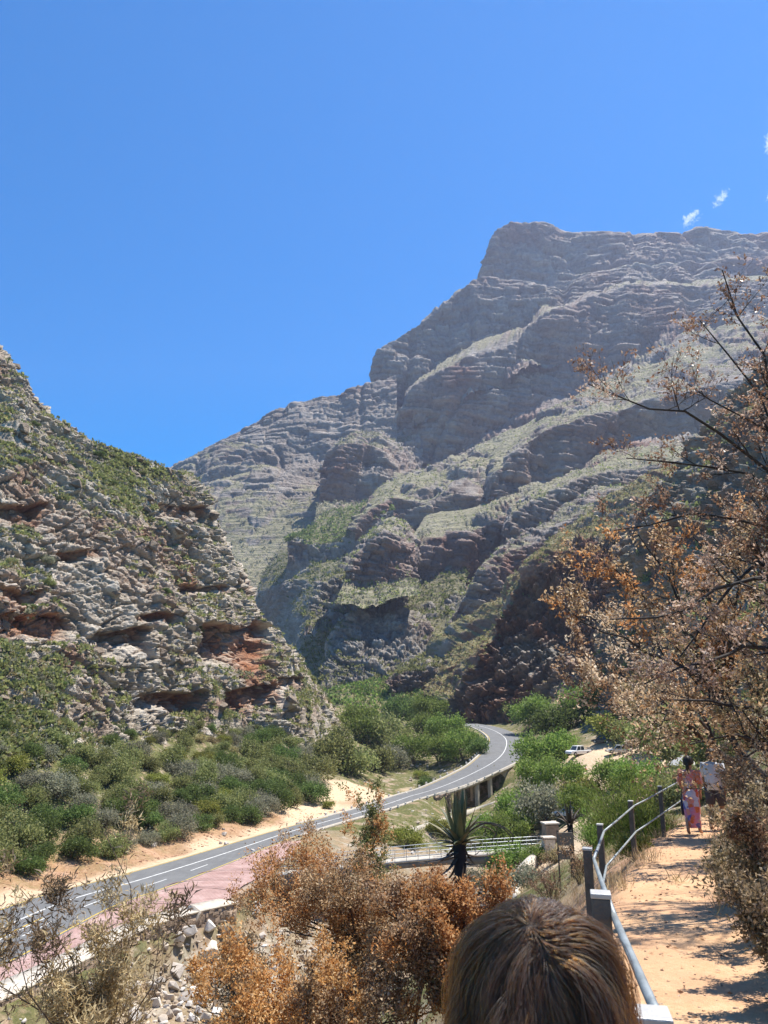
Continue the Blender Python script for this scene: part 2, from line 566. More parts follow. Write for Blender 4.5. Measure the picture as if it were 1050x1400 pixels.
# sandy places: verge left of the road, dry river bed, parking
a_sand = (1 - sstep(1.5, 4.2, -_rs - _hw + fbm(_n3 / 5, 3, 2) * 1.6)) * (_rs < 0) * (_ri < S_WALL0)
def _blob(cx, cy, rx, ry, rot=0.0):
    c, s = math.cos(rot), math.sin(rot)
    dx, dy = GX - cx, GY - cy
    q = np.hypot((dx * c + dy * s) / rx, (-dx * s + dy * c) / ry)
    return 1 - sstep(.75, 1.1, q + fbm(_n3 / 6, 3, 4) * .3)
a_sand = np.maximum(a_sand, _blob(-3.5, 163, 21, 13, R(58)))
a_sand = np.maximum(a_sand, _blob(-11, 141, 12, 5.5, R(55)))
a_sand = np.maximum(a_sand, _blob(40, 128, 12, 42, R(-4)))
a_sand = np.maximum(a_sand, _blob(22, 87, 5, 4, R(20)))
a_sand = np.maximum(a_sand, _blob(15, 72, 4.5, 16, R(-16)))
a_red = np.clip((1 - sstep(2, 9, np.abs(-_rs - _hw - 4.5))) * (_rs < 0) * (_ri < S_BR0), 0, 1) * .8
a_red = np.maximum(a_red, (1 - sstep(1.0, 4.0, _pd)) * (GY < 60))
a_green = sstep(16, 40, np.hypot(GX, GY)) * (1 - a_sand)
_bed = 1 - sstep(3, 9, np.abs(GZ + 21.5) * 2.0)
a_green *= 1 - .75 * _bed * (GY < 120)
g_me = mesh_np('ground', np.stack([GX, GY, GZ], -1), grid_quads(_nr, _na),
               attrs={'path': a_path, 'sand': a_sand, 'red': a_red, 'green': a_green}, smooth=True)

def mat_ground():
    k = Nodes('ground_soil')
    p = k.pos()
    n1 = k.noise(p, 0.35, 6, .6); n2 = k.noise(p, 3.0, 6, .65); n3 = k.noise(p, 22, 4, .7)
    soil = k.ramp(n2, [(.25, (.20, .135, .085)), (.5, (.30, .215, .14)), (.75, (.40, .31, .22))])
    rocky = k.ramp(k.voro(p, 1.6, 'F1', 'Color'), [(.2, (.20, .17, .135)), (.6, (.36, .32, .27)), (.9, (.48, .43, .37))])
    soil = k.mix(k.ramp(n1, [(.45, 0.0), (.62, .75)]), soil, rocky)
    grass = k.ramp(n2, [(.3, (.055, .065, .022)), (.55, (.12, .12, .045)), (.75, (.24, .20, .095))])
    gm = k.math('MULTIPLY', k.attr('green'), k.ramp(k.noise(p, .5, 5, .65), [(.36, 0.0), (.52, 1.0)]))
    c = k.mix(gm, soil, grass)
    red = k.ramp(n2, [(.3, (.30, .155, .085)), (.55, (.42, .24, .14)), (.75, (.52, .34, .22))])
    c = k.mix(k.math('MULTIPLY', k.attr('red'), k.ramp(n1, [(.3, .35), (.6, .95)])), c, red)
    sand = k.ramp(n2, [(.3, (.46, .33, .21)), (.55, (.55, .42, .28)), (.75, (.62, .49, .35))])
    c = k.mix(k.math('MULTIPLY', k.attr('sand'), k.ramp(n3, [(.25, .75), (.5, 1.0)])), c, sand)
    trail = k.ramp(k.math('MULTIPLY_ADD', n3, .5, k.math('MULTIPLY', n2, .5)), [(.3, (.40, .235, .125)), (.5, (.53, .33, .185)), (.7, (.62, .43, .27))])
    trail = k.mix(k.ramp(k.noise(p, 1.1, 4, .6), [(.42, 0.0), (.62, .55)]), trail, (.47, .27, .16))
    trail = k.mix(k.ramp(k.voro(p, 38), [(.07, .55), (.13, 0.0)]), trail, (.33, .22, .15))
    c = k.mix(k.attr('path'), c, trail)
    h = k.math('ADD', k.math('MULTIPLY', n3, .5), k.math('MULTIPLY', k.noise(p, 70, 3, .7), .3))
    return k.surf(c, .95, k.bump(h, .8, .035), spec=.12)
ground = tag(link('ground', g_me, mat_ground()), kind='structure')

# ------------------------------------------------------------------ road surface and markings
def ribbon(name, i0, i1, offs, dz=0.0, step=1, scale_hw=True):
    """offs: list of lateral offsets; ('h', k) multiplies the half width, plain numbers are metres"""
    idx = np.arange(i0, min(i1, len(ROAD)), step)
    rows = []
    for f in offs:
        o = f(ROAD[idx, 3])
        rows.append(np.stack([ROAD[idx, 0] + ROAD_R[idx, 0] * o, ROAD[idx, 1] + ROAD_R[idx, 1] * o, ROAD[idx, 2] + dz], -1))
    V = np.stack(rows, 1)
    return mesh_np(name, V, grid_quads(len(idx), len(offs))[:, ::-1])

def mat_asphalt():
    k = Nodes('asphalt')
    p = k.pos()
    n = k.noise(p, .5, 5, .65); f = k.noise(p, 30, 3, .7)
    c = k.ramp(n, [(.3, (.105, .107, .108)), (.7, (.15, .152, .152))])
    c = k.mix(k.ramp(k.noise(k.mapped(p, (1, .12, 1), (0, 0, R(24))), 1.6, 4, .6), [(.45, 0.0), (.7, .45)]), c, (.085, .086, .088))
    c = k.mix(k.math('MULTIPLY', f, .25), c, (.22, .215, .21))
    return k.surf(c, .8, k.bump(f, .2, .01), spec=.35)
M_asph = mat_asphalt()
M_white = mat_plain('road_paint_white', (.56, .56, .54), .7, .25, 2.0)
M_yellow = mat_plain('road_paint_yellow', (.50, .35, .07), .7, .15, 2.0)
road = tag(link('road', ribbon('road', 0, 9999, [lambda h: -h, lambda h: -h * .5, lambda h: 0 * h, lambda h: h * .5, lambda h: h])), kind='structure')
road.data.materials.append(M_asph)
N_R = len(ROAD)
def mark(name, i0, i1, f, w, mat, step=1):
    return link(name, ribbon(name, i0, i1, [lambda h: f(h) - w / 2, lambda h: f(h) + w / 2], .006, step), mat, road)
i300 = road_idx_px(330, 1160, -18.4)
i100 = road_idx_px(20, 1270, -17)
mark('centre_line', 0, N_R, lambda h: -.12 * h if False else -h * .18 * sstep(4.4, 3.0, h) * 0 - np.where(h > 3, (h - 3) * .55, 0) * (np.arange(len(h)) < i300 + 60) * 1.0, .2, M_white)
mark('edge_line', 0, S_WALL0, lambda h: -h + .22, .16, M_yellow)
mark('edge_line', 0, S_WALL0 + 30, lambda h: h - .25, .16, M_yellow)
mark('edge_line', S_BR0, N_R, lambda h: -h + .25, .14, M_yellow)
for k in range(7):
    a = road_idx_px(245, 1190, -18) - 9 * k
    if a > 3:
        mark('lane_dash', a, a + 5, lambda h: h * .42, .14, M_white)
mark('turn_island_line', max(0, i100 - 12), i100 + 4, lambda h: h * .12 + 0 * h, .16, M_yellow)
mark('turn_island_line', max(0, i100 - 12), i100 + 4, lambda h: h * .18 + 0 * h, .14, M_white)
# ------------------------------------------------------------------ mountains: lofted ridges with broken, bedded rock
def resample_rows(rows, sp, smooth):
    n = len(rows[0])
    same = all(len(r) == n for r in rows)
    px = []
    for r in rows:
        a = np.array([(q[0], q[1]) for q in r], float)
        px.append(np.concatenate([[0], np.cumsum(np.hypot(*np.diff(a, axis=0).T))]))
    T = int(max(p[-1] for p in px) / sp) + 2
    out = []
    if same:
        base = np.mean([p / p[-1] for p in px], 0)
        base = base + np.arange(n) * 1e-6
        t = np.linspace(0, 1, T) * base[-1]
    for r, p in zip(rows, px):
        w = np.array([P(*q) for q in r])
        tt = base if same else p / p[-1]
        t_ = t if same else np.linspace(0, 1, T)
        w = np.stack([np.interp(t_, tt, w[:, i]) for i in range(3)], -1)
        if smooth > 0:
            g = np.exp(-.5 * (np.arange(-3 * smooth, 3 * smooth + 1) / smooth) ** 2); g /= g.sum()
            pad = np.concatenate([np.repeat(w[:1], 3 * smooth, 0), w, np.repeat(w[-1:], 3 * smooth, 0)])
            w = np.stack([np.convolve(pad[:, i], g, 'valid') for i in range(3)], -1)
        out.append(w)
    return out

def boxblur(a, n, it=2):
    for _ in range(it):
        for ax in (0, 1):
            pad = [(0, 0)] * a.ndim; pad[ax] = (n, n)
            b = np.pad(a, pad, mode='edge')
            c = np.cumsum(b, axis=ax)
            z = np.zeros_like(np.take(c, [0], ax))
            c = np.concatenate([z, c], ax)
            m = a.shape[ax]
            hi = np.take(c, np.arange(2 * n + 1, 2 * n + 1 + m), ax); lo = np.take(c, np.arange(0, m), ax)
            a = (hi - lo) / (2 * n + 1)
    return a

def grid_normals(Pg):
    du = np.gradient(Pg, axis=1); dv = np.gradient(Pg, axis=0)
    n = np.cross(du, dv)
    n /= np.linalg.norm(n, axis=-1, keepdims=True) + 1e-9
    return n

def loft(rows, sp, smooth=4, soft=0, taper=(0, 0), coarse=None):
    W = resample_rows(rows, sp, smooth)
    # the shelf behind a crest dies out towards the free ends of the ridge
    t = np.linspace(0, 1, len(W[0]))
    f = np.ones(len(t))
    if taper[0]: f = f * sstep(0, taper[0], t)
    if taper[1]: f = f * sstep(0, taper[1], 1 - t)
    for k in range(3, len(W)):
        W[k] = W[2] + (W[k] - W[2]) * (.04 * (k - 2) + (1 - .04 * (k - 2)) * f)[:, None]
    grids, seg = [], []
    for k in range(len(W) - 1):
        qa, qb = px_of(W[k]), px_of(W[k + 1])
        m = np.percentile(np.hypot(qa[0] - qb[0], qa[1] - qb[1]), 80)
        nk = int(np.clip(m / sp / (coarse[k] if coarse and k < len(coarse) else 1), 3, 700))
        s = np.linspace(0, 1, nk, endpoint=(k == len(W) - 2))
        grids.append(W[k][None] * (1 - s[:, None, None]) + W[k + 1][None] * s[:, None, None])
        seg.append(k + s)
    G = np.concatenate(grids, 0)
    S = np.concatenate(seg)
    if soft:
        e = G.copy(); G = boxblur(G, soft, 1)
        G[0], G[-1] = e[0], e[-1]
    return G, S

MASSES = {}
SPK = 1.6
def rock_mass(name, rows, sp=1.0, veg=None, size=10.0, thick=4.0, amp=2.0, dip=(0.2, 0.1, 1.0), seed=0, recess=(), soft=1, smooth=3,
              big=0.5, mat=None, tall=1.0, parent=None, redness=0.0, vegscale=1.0, steep=None, stains=(), gul=.25, coarse=None, scales=((1.0, 1.0), (.45, .55), (.2, .28)), taper=(0, 0)):
    """rows: foot -> crest -> back, each a list of (px, py, distance); veg: plant cover of each band between rows"""
    if steep is not None:
        rows = [list(r) for r in rows]
        rows[1] = [(b[0], b[1], c[2] - (steep * max(4.0, b[1] - c[1]) * c[2] / FPX)) for b, c in zip(rows[1], rows[2])]
    if coarse is None:
        coarse = (2.0, 1.0) + (1.0,) * (len(rows) - 4) + (4.0,)
    G, S = loft(rows, sp * SPK, smooth, soft, taper, coarse)
    N = grid_normals(G)
    if np.mean(np.sum(N * G, -1)) > 0:
        N = -N; flip = True
    else:
        flip = False
    bl = max(2, int(6 / sp))
    Ns = boxblur(N, bl, 1); Ns /= np.linalg.norm(Ns, axis=-1, keepdims=True) + 1e-9
    veg = veg or [0.4] * (len(rows) - 1)
    vb = np.interp(S, np.arange(len(veg)) + .5, veg)[:, None] * np.ones(G.shape[1])[None]
    recm = np.zeros(G.shape[:2])
    if recess:
        qx, qy = px_of(G)
        for cx, cy, rx, ry, dep in recess:
            u = (qx - cx) / rx; v = (qy - cy) / ry
            m = sstep(1.0, .75, np.abs(u + .25 * fbm(G / size, 2, seed + 70))) * sstep(-1.0, -.82, v + .25 * fbm(G / size / 1.3, 2, seed + 71)) * sstep(1.0, -.2, v)
            H = Ns.copy(); H[..., 2] = 0
            H /= np.linalg.norm(H, axis=-1, keepdims=True) + 1e-6
            G = G - H * (.75 * dep * m)[..., None]
            vb = vb * (1 - m) - .3 * m
            recm = np.maximum(recm, m)
    L = size
    warp = np.stack([fbm(G / (L * 3.2), 2, seed + 11), fbm(G / (L * 3.2), 2, seed + 12), fbm(G / (L * 3.2), 2, seed + 13)], -1)
    Q = G + warp * L * .42
    ns = np.array(dip, float); ns /= np.linalg.norm(ns)
    e1 = np.cross(ns, (0, 1, 0)); e1 /= np.linalg.norm(e1)
    e2 = np.cross(ns, e1)
    s = Q @ ns; u = Q @ e1; v = Q @ e2
    patch = fbm(G / (L * 4.0) / vegscale, 4, seed + 31)
    vegm = np.clip(vb + patch * .55 * (.25 + .75 * sstep(-.05, .4, vb)), 0, 1)
    rk = 1 - sstep(.35, .75, vegm)
    # gullies and buttresses run down the faces
    gq = np.stack([(G @ e1) / (L * 5.5), (G @ e2) / (L * 5.5), (G @ ns) / (L * 16)], -1)
    gl = fbm(gq, 3, seed + 91)
    gully_ = sstep(.0, .22, np.abs(gl)) + .5 * sstep(0, .2, np.abs(fbm(gq * 2.3, 2, seed + 92)))
    disp = 0
    tint = 0
    for sc, w in scales:
        t0 = thick * sc
        ss = s / t0 + .3 * fbm(G / (L * sc * 2.6), 1, seed + 41)
        k = np.floor(ss)
        h0 = hash01(k, k * 0 + seed)
        wid = L * sc * (.55 + .9 * h0)
        uu = u / wid + h0 * 37.7; vv = v / wid + h0 * 91.1
        ku, kv = np.floor(uu), np.floor(vv)
        hb = hash01(k, ku, kv + seed * 7)
        ht = hash01(k + 5, ku, kv + seed * 7 + 3); hu = hash01(k + 9, ku + 4, kv + seed * 7)
        fs = ss - k; fu = uu - ku; fv = vv - kv
        fr = np.minimum(np.minimum(fu, 1 - fu), np.minimum(fv, 1 - fv)) * wid
        groove = 1 - sstep(0, .07 * L * sc, fr)
        lip = sstep(0.0, .16, fs) * (1 - .3 * sstep(.8, 1.0, fs))          # undercut at the foot of each bed
        tilt = (ht - .5) * (fu - .5) + (hu - .5) * (fv - .5) + (hb - .35) * .8 * (fs - .5)
        disp = disp + w * ((hb - .5) * 1.0 + (h0 - .5) * .7 + (lip - .7) * .7 - .5 * groove + tilt * 1.1)
        tint = tint + w * hb
    tint = tint / 1.83
    disp = disp * amp * (.15 + .85 * rk)
    disp = disp + (gully_ - 1.0) * L * gul * (.35 + .65 * rk)
    disp = disp + fbm(G / (L * 6), 4, seed + 51) * amp * 2.2 * big + fbm(G / (L * 1.2), 4, seed + 52) * amp * .3
    D = Ns.copy(); D[..., 2] *= .45
    D /= np.linalg.norm(D, axis=-1, keepdims=True) + 1e-9
    ramp_edge = (.45 + .55 * sstep(0, .22, np.abs(S - 2.0)))[:, None] * np.ones(G.shape[1])[None] if steep is not None else np.ones(G.shape[:2])
    G2 = G + D * (disp * ramp_edge)[..., None]
    N2 = grid_normals(G2)
    if flip: N2 = -N2
    nz = boxblur(N2[..., 2:3], 1, 1)[..., 0]
    cover = np.clip(.55 * vegm + .75 * sstep(.35, .8, nz) * (vegm > .12) - .25 + .35 * fbm(G / (L * .5), 3, seed + 61), 0, 1)
    cover = sstep(.25, .6, cover)
    q = grid_quads(*G.shape[:2])
    if not flip: q = q[:, ::-1]
    stain = 0
    for cx, cy, rx, ry in stains:
        gx, gy = px_of(G)
        stain = stain + np.exp(-((gx - cx) / rx) ** 2 - ((gy - cy) / ry) ** 2)
    reda = np.clip(1.3 * stain + .8 * recm + redness + fbm(G / (L * 3), 3, seed + 81) * .8 - .6 * sstep(.3, .8, nz), 0, 1)
    me = mesh_np(name, G2, q, attrs={'cover': cover, 'tint': tint, 'red': reda}, smooth=False)
    o = link(name, me, mat, parent)
    o['kind'] = 'structure'
    MASSES.setdefault(name, []).append((G2, N2, cover))
    return o, G2, N2, cover, vegm

def mat_rock(name, greys, reds, plants, s=1.0):
    k = Nodes(name)
    p = k.pos()
    n1 = k.noise(p, .10 / s, 6, .62); n2 = k.noise(p, .9 / s, 6, .65); n3 = k.noise(p, 5 / s, 4, .7)
    t = k.attr('tint')
    g = k.ramp(k.math('ADD', k.math('MULTIPLY', n2, .65), k.math('MULTIPLY', t, .45)), [(.3, greys[0]), (.55, greys[1]), (.8, greys[2])])
    r = k.ramp(k.math('ADD', k.math('MULTIPLY', n2, .7), k.math('MULTIPLY', t, .35)), [(.3, reds[0]), (.55, reds[1]), (.8, reds[2])])
    c = k.mix(k.math('MULTIPLY', k.attr('red'), k.ramp(n1, [(.3, .5), (.6, 1.0)])), g, r)
    c = k.mix(k.ramp(k.noise(k.mapped(p, (1, 1, .15)), .35 / s, 5, .65), [(.55, 0.0), (.75, .4)]), c, (.10, .085, .075))
    v = k.ramp(k.math('ADD', k.math('MULTIPLY', n3, .55), k.math('MULTIPLY', n1, .5)), [(.3, plants[0]), (.5, plants[1]), (.72, plants[2])])
    c = k.mix(k.math('MULTIPLY', k.attr('cover'), k.ramp(k.noise(p, 1.6 / s, 5, .7), [(.34, .25), (.52, 1.0)])), c, v)
    bd = k.noise(k.mapped(p, (.35, .35, 3.2)), .42 / s, 5, .65)
    h = k.math('ADD', k.math('ADD', k.math('MULTIPLY', n2, 1.2), k.math('MULTIPLY', n3, .4)), k.math('MULTIPLY', bd, 1.6))
    return k.surf(c, .92, k.bump(h, .9, .7 * s), spec=.15)

M_hill = mat_rock('hill_rock', [(.25, .195, .145), (.44, .375, .295), (.62, .56, .475)], [(.17, .065, .03), (.32, .135, .065), (.46, .22, .11)],
                  [(.075, .075, .032), (.16, .145, .065), (.26, .225, .115)], 1.0)
M_mid = mat_rock('slope_rock', [(.16, .14, .115), (.29, .26, .22), (.42, .385, .34)], [(.13, .065, .045), (.22, .12, .08), (.30, .18, .13)],
                 [(.07, .078, .032), (.16, .15, .075), (.26, .23, .13)], 2.2)
M_far = mat_rock('mountain_rock', [(.22, .18, .15), (.33, .285, .245), (.47, .425, .375)], [(.20, .105, .075), (.31, .175, .13), (.40, .25, .19)],
                 [(.17, .165, .09), (.27, .25, .15), (.38, .345, .23)], 6.0)
M_green_slope = mat_rock('grass_slope_rock', [(.18, .16, .12), (.30, .27, .22), (.42, .39, .34)], [(.15, .06, .035), (.27, .12, .065), (.38, .20, .12)],
                         [(.12, .115, .045), (.23, .205, .085), (.34, .29, .14)], 1.6)

# --- rocky hill on the left of the road
HILL_ROWS = [
    [(-80, 1075, 88), (0, 1050, 95), (90, 1042, 108), (180, 1038, 128), (300, 1032, 160), (420, 1020, 195), (478, 1010, 228), (490, 1005, 270)],
    [(-80, 985, 98), (0, 970, 104), (90, 965, 117), (180, 968, 136), (300, 985, 163), (410, 970, 198), (453, 966, 226), (455, 960, 275)],
    [(-80, 895, 107), (0, 885, 112), (90, 888, 125), (180, 910, 140), (280, 930, 163), (375, 915, 196), (416, 914, 222), (405, 905, 275)],
    [(-80, 790, 117), (0, 790, 122), (80, 800, 135), (165, 815, 148), (250, 830, 165), (325, 840, 190), (358, 848, 212), (345, 840, 265)],
    [(-80, 690, 130), (0, 695, 135), (75, 700, 147), (150, 715, 158), (210, 730, 170), (275, 745, 186), (312, 757, 203), (298, 750, 255)],
    [(-80, 590, 142), (0, 610, 147), (70, 630, 157), (135, 645, 167), (190, 660, 177), (255, 672, 188), (290, 690, 198), (277, 680, 245)],
    [(-80, 408, 160), (0, 483, 165), (28, 522, 168), (62, 564, 170), (110, 593, 174), (185, 620, 181), (250, 638, 190), (264, 647, 235)],
    [(-80, 440, 215), (0, 505, 215), (28, 570, 215), (62, 605, 220), (110, 645, 225), (185, 685, 230), (240, 705, 240), (262, 705, 260)]]
HILL_RECESS = [(322, 893, 46, 46, 8), (255, 706, 46, 16, 5), (20, 712, 46, 20, 5), (335, 758, 14, 24, 4),
               (60, 868, 60, 26, 4.5), (175, 885, 40, 26, 5), (245, 962, 52, 20, 5), (345, 960, 34, 22, 4.5), (280, 808, 40, 9, 3),
               (105, 765, 34, 10, 3), (20, 820, 40, 12, 3), (215, 850, 34, 10, 3), (395, 940, 22, 14, 3)]
hill, HG, HN, HC, HV = rock_mass('rocky_hill', HILL_ROWS, .80, veg=[.62, .60, .22, .24, .26, .44, .55], size=5.2, thick=3.0, amp=1.5,
                                 dip=(.36, .10, 1.0), stains=((345, 905, 22, 50), (40, 850, 50, 14), (85, 905, 20, 18), (300, 965, 30, 14), (255, 790, 16, 12)), gul=.3, coarse=(1.3, 1, 1, 1, 1, 1, 6.0), seed=5, recess=HILL_RECESS, soft=2, big=.7, mat=M_hill, redness=-.08)

# --- far range behind the left hill
rock_mass('far_mountain', [
    [(215, 960, 560), (300, 930, 580), (380, 910, 600), (460, 900, 620), (560, 890, 640)],
    [(215, 770, 700), (300, 750, 720), (380, 740, 730), (450, 720, 740), (560, 700, 760)],
    [(215, 655, 900), (299, 611, 900), (357, 608, 890), (391, 650, 850), (442, 664, 850), (490, 667, 850), (508, 667, 850), (545, 668, 850)],
    [(215, 650, 960), (270, 622, 960), (310, 598, 955), (370, 564, 950), (430, 541, 950), (470, 534, 950), (508, 525, 950), (545, 515, 950)],
    [(215, 690, 1300), (370, 640, 1300), (545, 600, 1300)]],
    1.0, veg=[.66, .52, -.1, .2], size=30.0, thick=10.8, amp=3.0, dip=(-.05, .25, 1), seed=21, scales=((1.0, 1.0), (.4, .42)), mat=M_far, redness=.25, big=.8)
rock_mass('gully_slope', [
    [(330, 990, 640), (420, 985, 370), (460, 980, 345), (640, 975, 345)],
    [(330, 890, 720), (410, 880, 500), (450, 865, 462), (640, 850, 450)],
    [(330, 812, 720), (390, 800, 590), (450, 785, 545), (640, 770, 530)],
    [(350, 745, 800), (410, 765, 655), (480, 760, 620), (640, 690, 660)],
    [(370, 700, 900), (440, 720, 760), (500, 700, 760), (640, 640, 790)]],
    1.0, veg=[.72, .66, .6, .55], size=9, thick=4, amp=2.8, dip=(-.2, .25, 1), seed=23, mat=M_mid, redness=.1)
rock_mass('green_spur', [
    [(386, 815, 604), (430, 820, 600), (480, 815, 598), (540, 800, 600)],
    [(392, 764, 600), (428, 782, 596), (462, 778, 596), (500, 745, 605), (540, 715, 615)],
    [(391, 740, 612), (404, 735, 614), (440, 745, 612), (466, 735, 616), (500, 715, 622), (540, 695, 630)],
    [(400, 708, 690), (440, 698, 695), (480, 692, 700), (540, 670, 720)],
    [(400, 730, 800), (540, 690, 820)]],
    1.0, veg=[.7, .25, 1.0, .9], size=8, thick=4, amp=2.6, dip=(.1, .25, 1), seed=24, steep=.5, taper=(.4, 0), mat=M_mid, redness=.1)

# --- main massif, tier by tier from the summit down
rock_mass('summit_cliff', [
    [(640, 470, 1040), (700, 450, 1040), (760, 430, 1050), (820, 420, 1060), (900, 420, 1090), (1000, 420, 1100), (1120, 420, 1110)],
    [(650, 382, 1075), (700, 386, 1070), (760, 396, 1075), (806, 372, 1090), (870, 358, 1110), (960, 352, 1130), (1120, 356, 1150)],
    [(662, 362, 1100), (674, 322, 1105), (686, 308, 1105), (702, 300, 1110), (722, 300, 1112), (756, 307, 1120), (775, 319, 1130), (830, 319, 1140), (870, 322, 1150), (935, 321, 1160), (950, 312, 1165), (968, 308, 1170), (990, 313, 1175), (1012, 318, 1180), (1120, 319, 1200)],
    [(670, 420, 1500), (800, 400, 1500), (1120, 400, 1500)]],
    1.0, veg=[.35, -.1, .2], size=33.0, thick=10.8, amp=5.44, gul=.55, dip=(.0, .3, 1), seed=31, steep=.15, scales=((1.0, 1.0), (.4, .42)), mat=M_far, redness=.2, big=.8)
rock_mass('upper_cliff', [
    [(515, 640, 900), (560, 600, 900), (620, 560, 900), (700, 520, 905), (800, 480, 930), (900, 460, 950), (1120, 450, 970)],
    [(512, 592, 935), (553, 556, 940), (592, 518, 940), (640, 494, 945), (700, 478, 955), (745, 436, 970), (800, 414, 985), (900, 400, 1000), (1120, 392, 1030)],
    [(508, 520, 982), (509, 498, 985), (518, 479, 988), (535, 465, 992), (555, 448, 1000), (596, 420, 1008), (609, 407, 1012), (627, 392, 1018), (655, 378, 1030), (710, 386, 1035), (760, 396, 1040), (806, 375, 1060), (870, 360, 1080), (1120, 350, 1120)],
    [(516, 530, 1250), (660, 420, 1250), (760, 400, 1250), (1120, 380, 1250)]],
    1.0, veg=[.3, -.12, .3], size=30.0, thick=10.8, amp=5.27, gul=.55, dip=(.0, .3, 1), seed=33, steep=.15, scales=((1.0, 1.0), (.4, .42)), mat=M_far, redness=.25, big=.7)
rock_mass('buttress', [
    [(428, 730, 690), (460, 730, 695), (510, 720, 700), (570, 700, 710)],
    [(434, 692, 735), (450, 690, 738), (490, 690, 745), (540, 700, 752), (580, 730, 760)],
    [(437, 650, 762), (446, 619, 768), (463, 608, 772), (513, 604, 785), (548, 650, 795), (580, 715, 800)],
    [(470, 596, 900), (520, 590, 900), (580, 585, 900)],
    [(470, 640, 950), (580, 630, 950)]],
    1.0, veg=[.5, -.15, .6, .4], size=19.5, thick=6.8, amp=3.74, gul=.55, dip=(.0, .25, 1), seed=35, steep=.15, taper=(.2, 0), scales=((1.0, 1.0), (.4, .42)), mat=M_far, redness=.45, big=.7)
rock_mass('middle_cliff', [
    [(516, 740, 720), (600, 710, 725), (680, 670, 735), (760, 620, 760), (860, 570, 780), (940, 520, 800), (1120, 500, 820)],
    [(520, 660, 830), (565, 650, 830), (614, 640, 835), (663, 600, 845), (732, 562, 855), (791, 528, 870), (841, 507, 880), (880, 486, 890), (925, 443, 910), (1120, 425, 930)],
    [(524, 592, 895), (528, 582, 898), (552, 551, 903), (565, 527, 905), (592, 513, 909), (620, 499, 911), (640, 487, 914), (684, 479, 922), (708, 467, 928), (722, 442, 933), (743, 428, 940), (800, 406, 955), (860, 391, 975), (1120, 380, 1000)],
    [(560, 520, 1050), (640, 470, 1080), (740, 410, 1100), (1120, 360, 1150)]],
    1.0, veg=[.45, -.12, .55], size=27.0, thick=9.5, amp=4.76, gul=.55, dip=(.12, .3, 1), seed=37, steep=.15, taper=(.1, 0), scales=((1.0, 1.0), (.4, .42)), mat=M_far, redness=.4, big=.8)
rock_mass('east_spur', [
    [(640, 800, 520), (700, 740, 530), (780, 700, 540), (860, 660, 560), (1120, 620, 580)],
    [(655, 715, 590), (694, 692, 600), (717, 685, 605), (736, 680, 610), (766, 660, 618), (800, 645, 625), (822, 617, 632), (870, 598, 640), (1120, 580, 660)],
    [(668, 690, 612), (674, 651, 618), (694, 629, 624), (717, 606, 632), (740, 587, 640), (793, 572, 655), (850, 560, 665), (910, 540, 680), (1120, 500, 700)],
    [(640, 640, 780), (690, 600, 790), (740, 565, 800), (800, 535, 820), (850, 512, 830), (890, 492, 850), (930, 455, 880), (1120, 425, 900)],
    [(700, 640, 950), (930, 500, 950), (1120, 460, 950)]],
    1.0, veg=[.4, -.12, .62, .5], size=18.0, thick=6.8, amp=3.31, gul=.55, dip=(.15, .25, 1), seed=39, steep=.15, taper=(.05, 0), scales=((1.0, 1.0), (.4, .42)), mat=M_far, redness=.5, big=.7)
rock_mass('west_spur', [
    [(470, 800, 520), (520, 780, 530), (580, 770, 540), (640, 760, 550), (700, 740, 560)],
    [(488, 745, 590), (525, 738, 595), (570, 735, 600), (620, 725, 605), (690, 712, 610)],
    [(478, 728, 610), (497, 702, 622), (520, 688, 632), (540, 678, 640), (580, 688, 640), (614, 668, 645), (640, 676, 640), (700, 690, 630)],
    [(500, 665, 770), (560, 640, 780), (640, 620, 790), (740, 570, 800)],
    [(500, 690, 900), (740, 620, 900)]],
    1.0, veg=[.4, -.08, .62, .5], size=16.5, thick=6.1, amp=3.31, gul=.55, dip=(.15, .2, 1), seed=41, steep=.15, taper=(.15, 0), scales=((1.0, 1.0), (.4, .42)), mat=M_far, redness=.4, big=.8)
rock_mass('great_face', [
    [(525, 900, 420), (570, 905, 418), (620, 890, 420), (700, 840, 425), (800, 800, 430), (1120, 760, 450)],
    [(536, 838, 470), (560, 852, 466), (606, 864, 464), (622, 846, 470), (645, 806, 478), (690, 765, 490), (740, 735, 500), (800, 705, 515), (1120, 650, 540)],
    [(553, 780, 512), (561, 762, 516), (580, 744, 522), (602, 736, 526), (648, 725, 532), (690, 706, 540), (717, 690, 548), (766, 668, 560), (800, 652, 570), (1120, 600, 600)],
    [(540, 720, 600), (600, 700, 610), (660, 690, 620), (720, 670, 630), (1120, 570, 680)],
    [(540, 760, 720), (1120, 600, 760)]],
    1.0, veg=[.4, -.2, .5, .4], size=16.5, thick=6.1, amp=3.40, gul=.55, dip=(.2, .2, 1), seed=43, steep=.15, taper=(.08, 0), scales=((1.0, 1.0), (.4, .42)), mat=M_far, redness=.5, big=.8)
rock_mass('small_knob', [
    [(455, 830, 400), (500, 832, 400), (540, 825, 402), (575, 815, 405)],
    [(467, 797, 428), (492, 806, 428), (522, 802, 430), (552, 796, 432), (572, 800, 436)],
    [(470, 782, 440), (480, 765, 446), (494, 749, 450), (524, 726, 456), (546, 736, 460), (572, 775, 468)],
    [(500, 720, 540), (540, 710, 540), (590, 740, 550)],
    [(500, 760, 620), (590, 780, 620)]],
    1.0, veg=[.55, -.05, .5, .4], size=13.5, thick=5.4, amp=2.89, dip=(.25, .1, 1), seed=45, steep=.15, taper=(.4, .4), scales=((1.0, 1.0), (.4, .42)), mat=M_far, redness=.35)
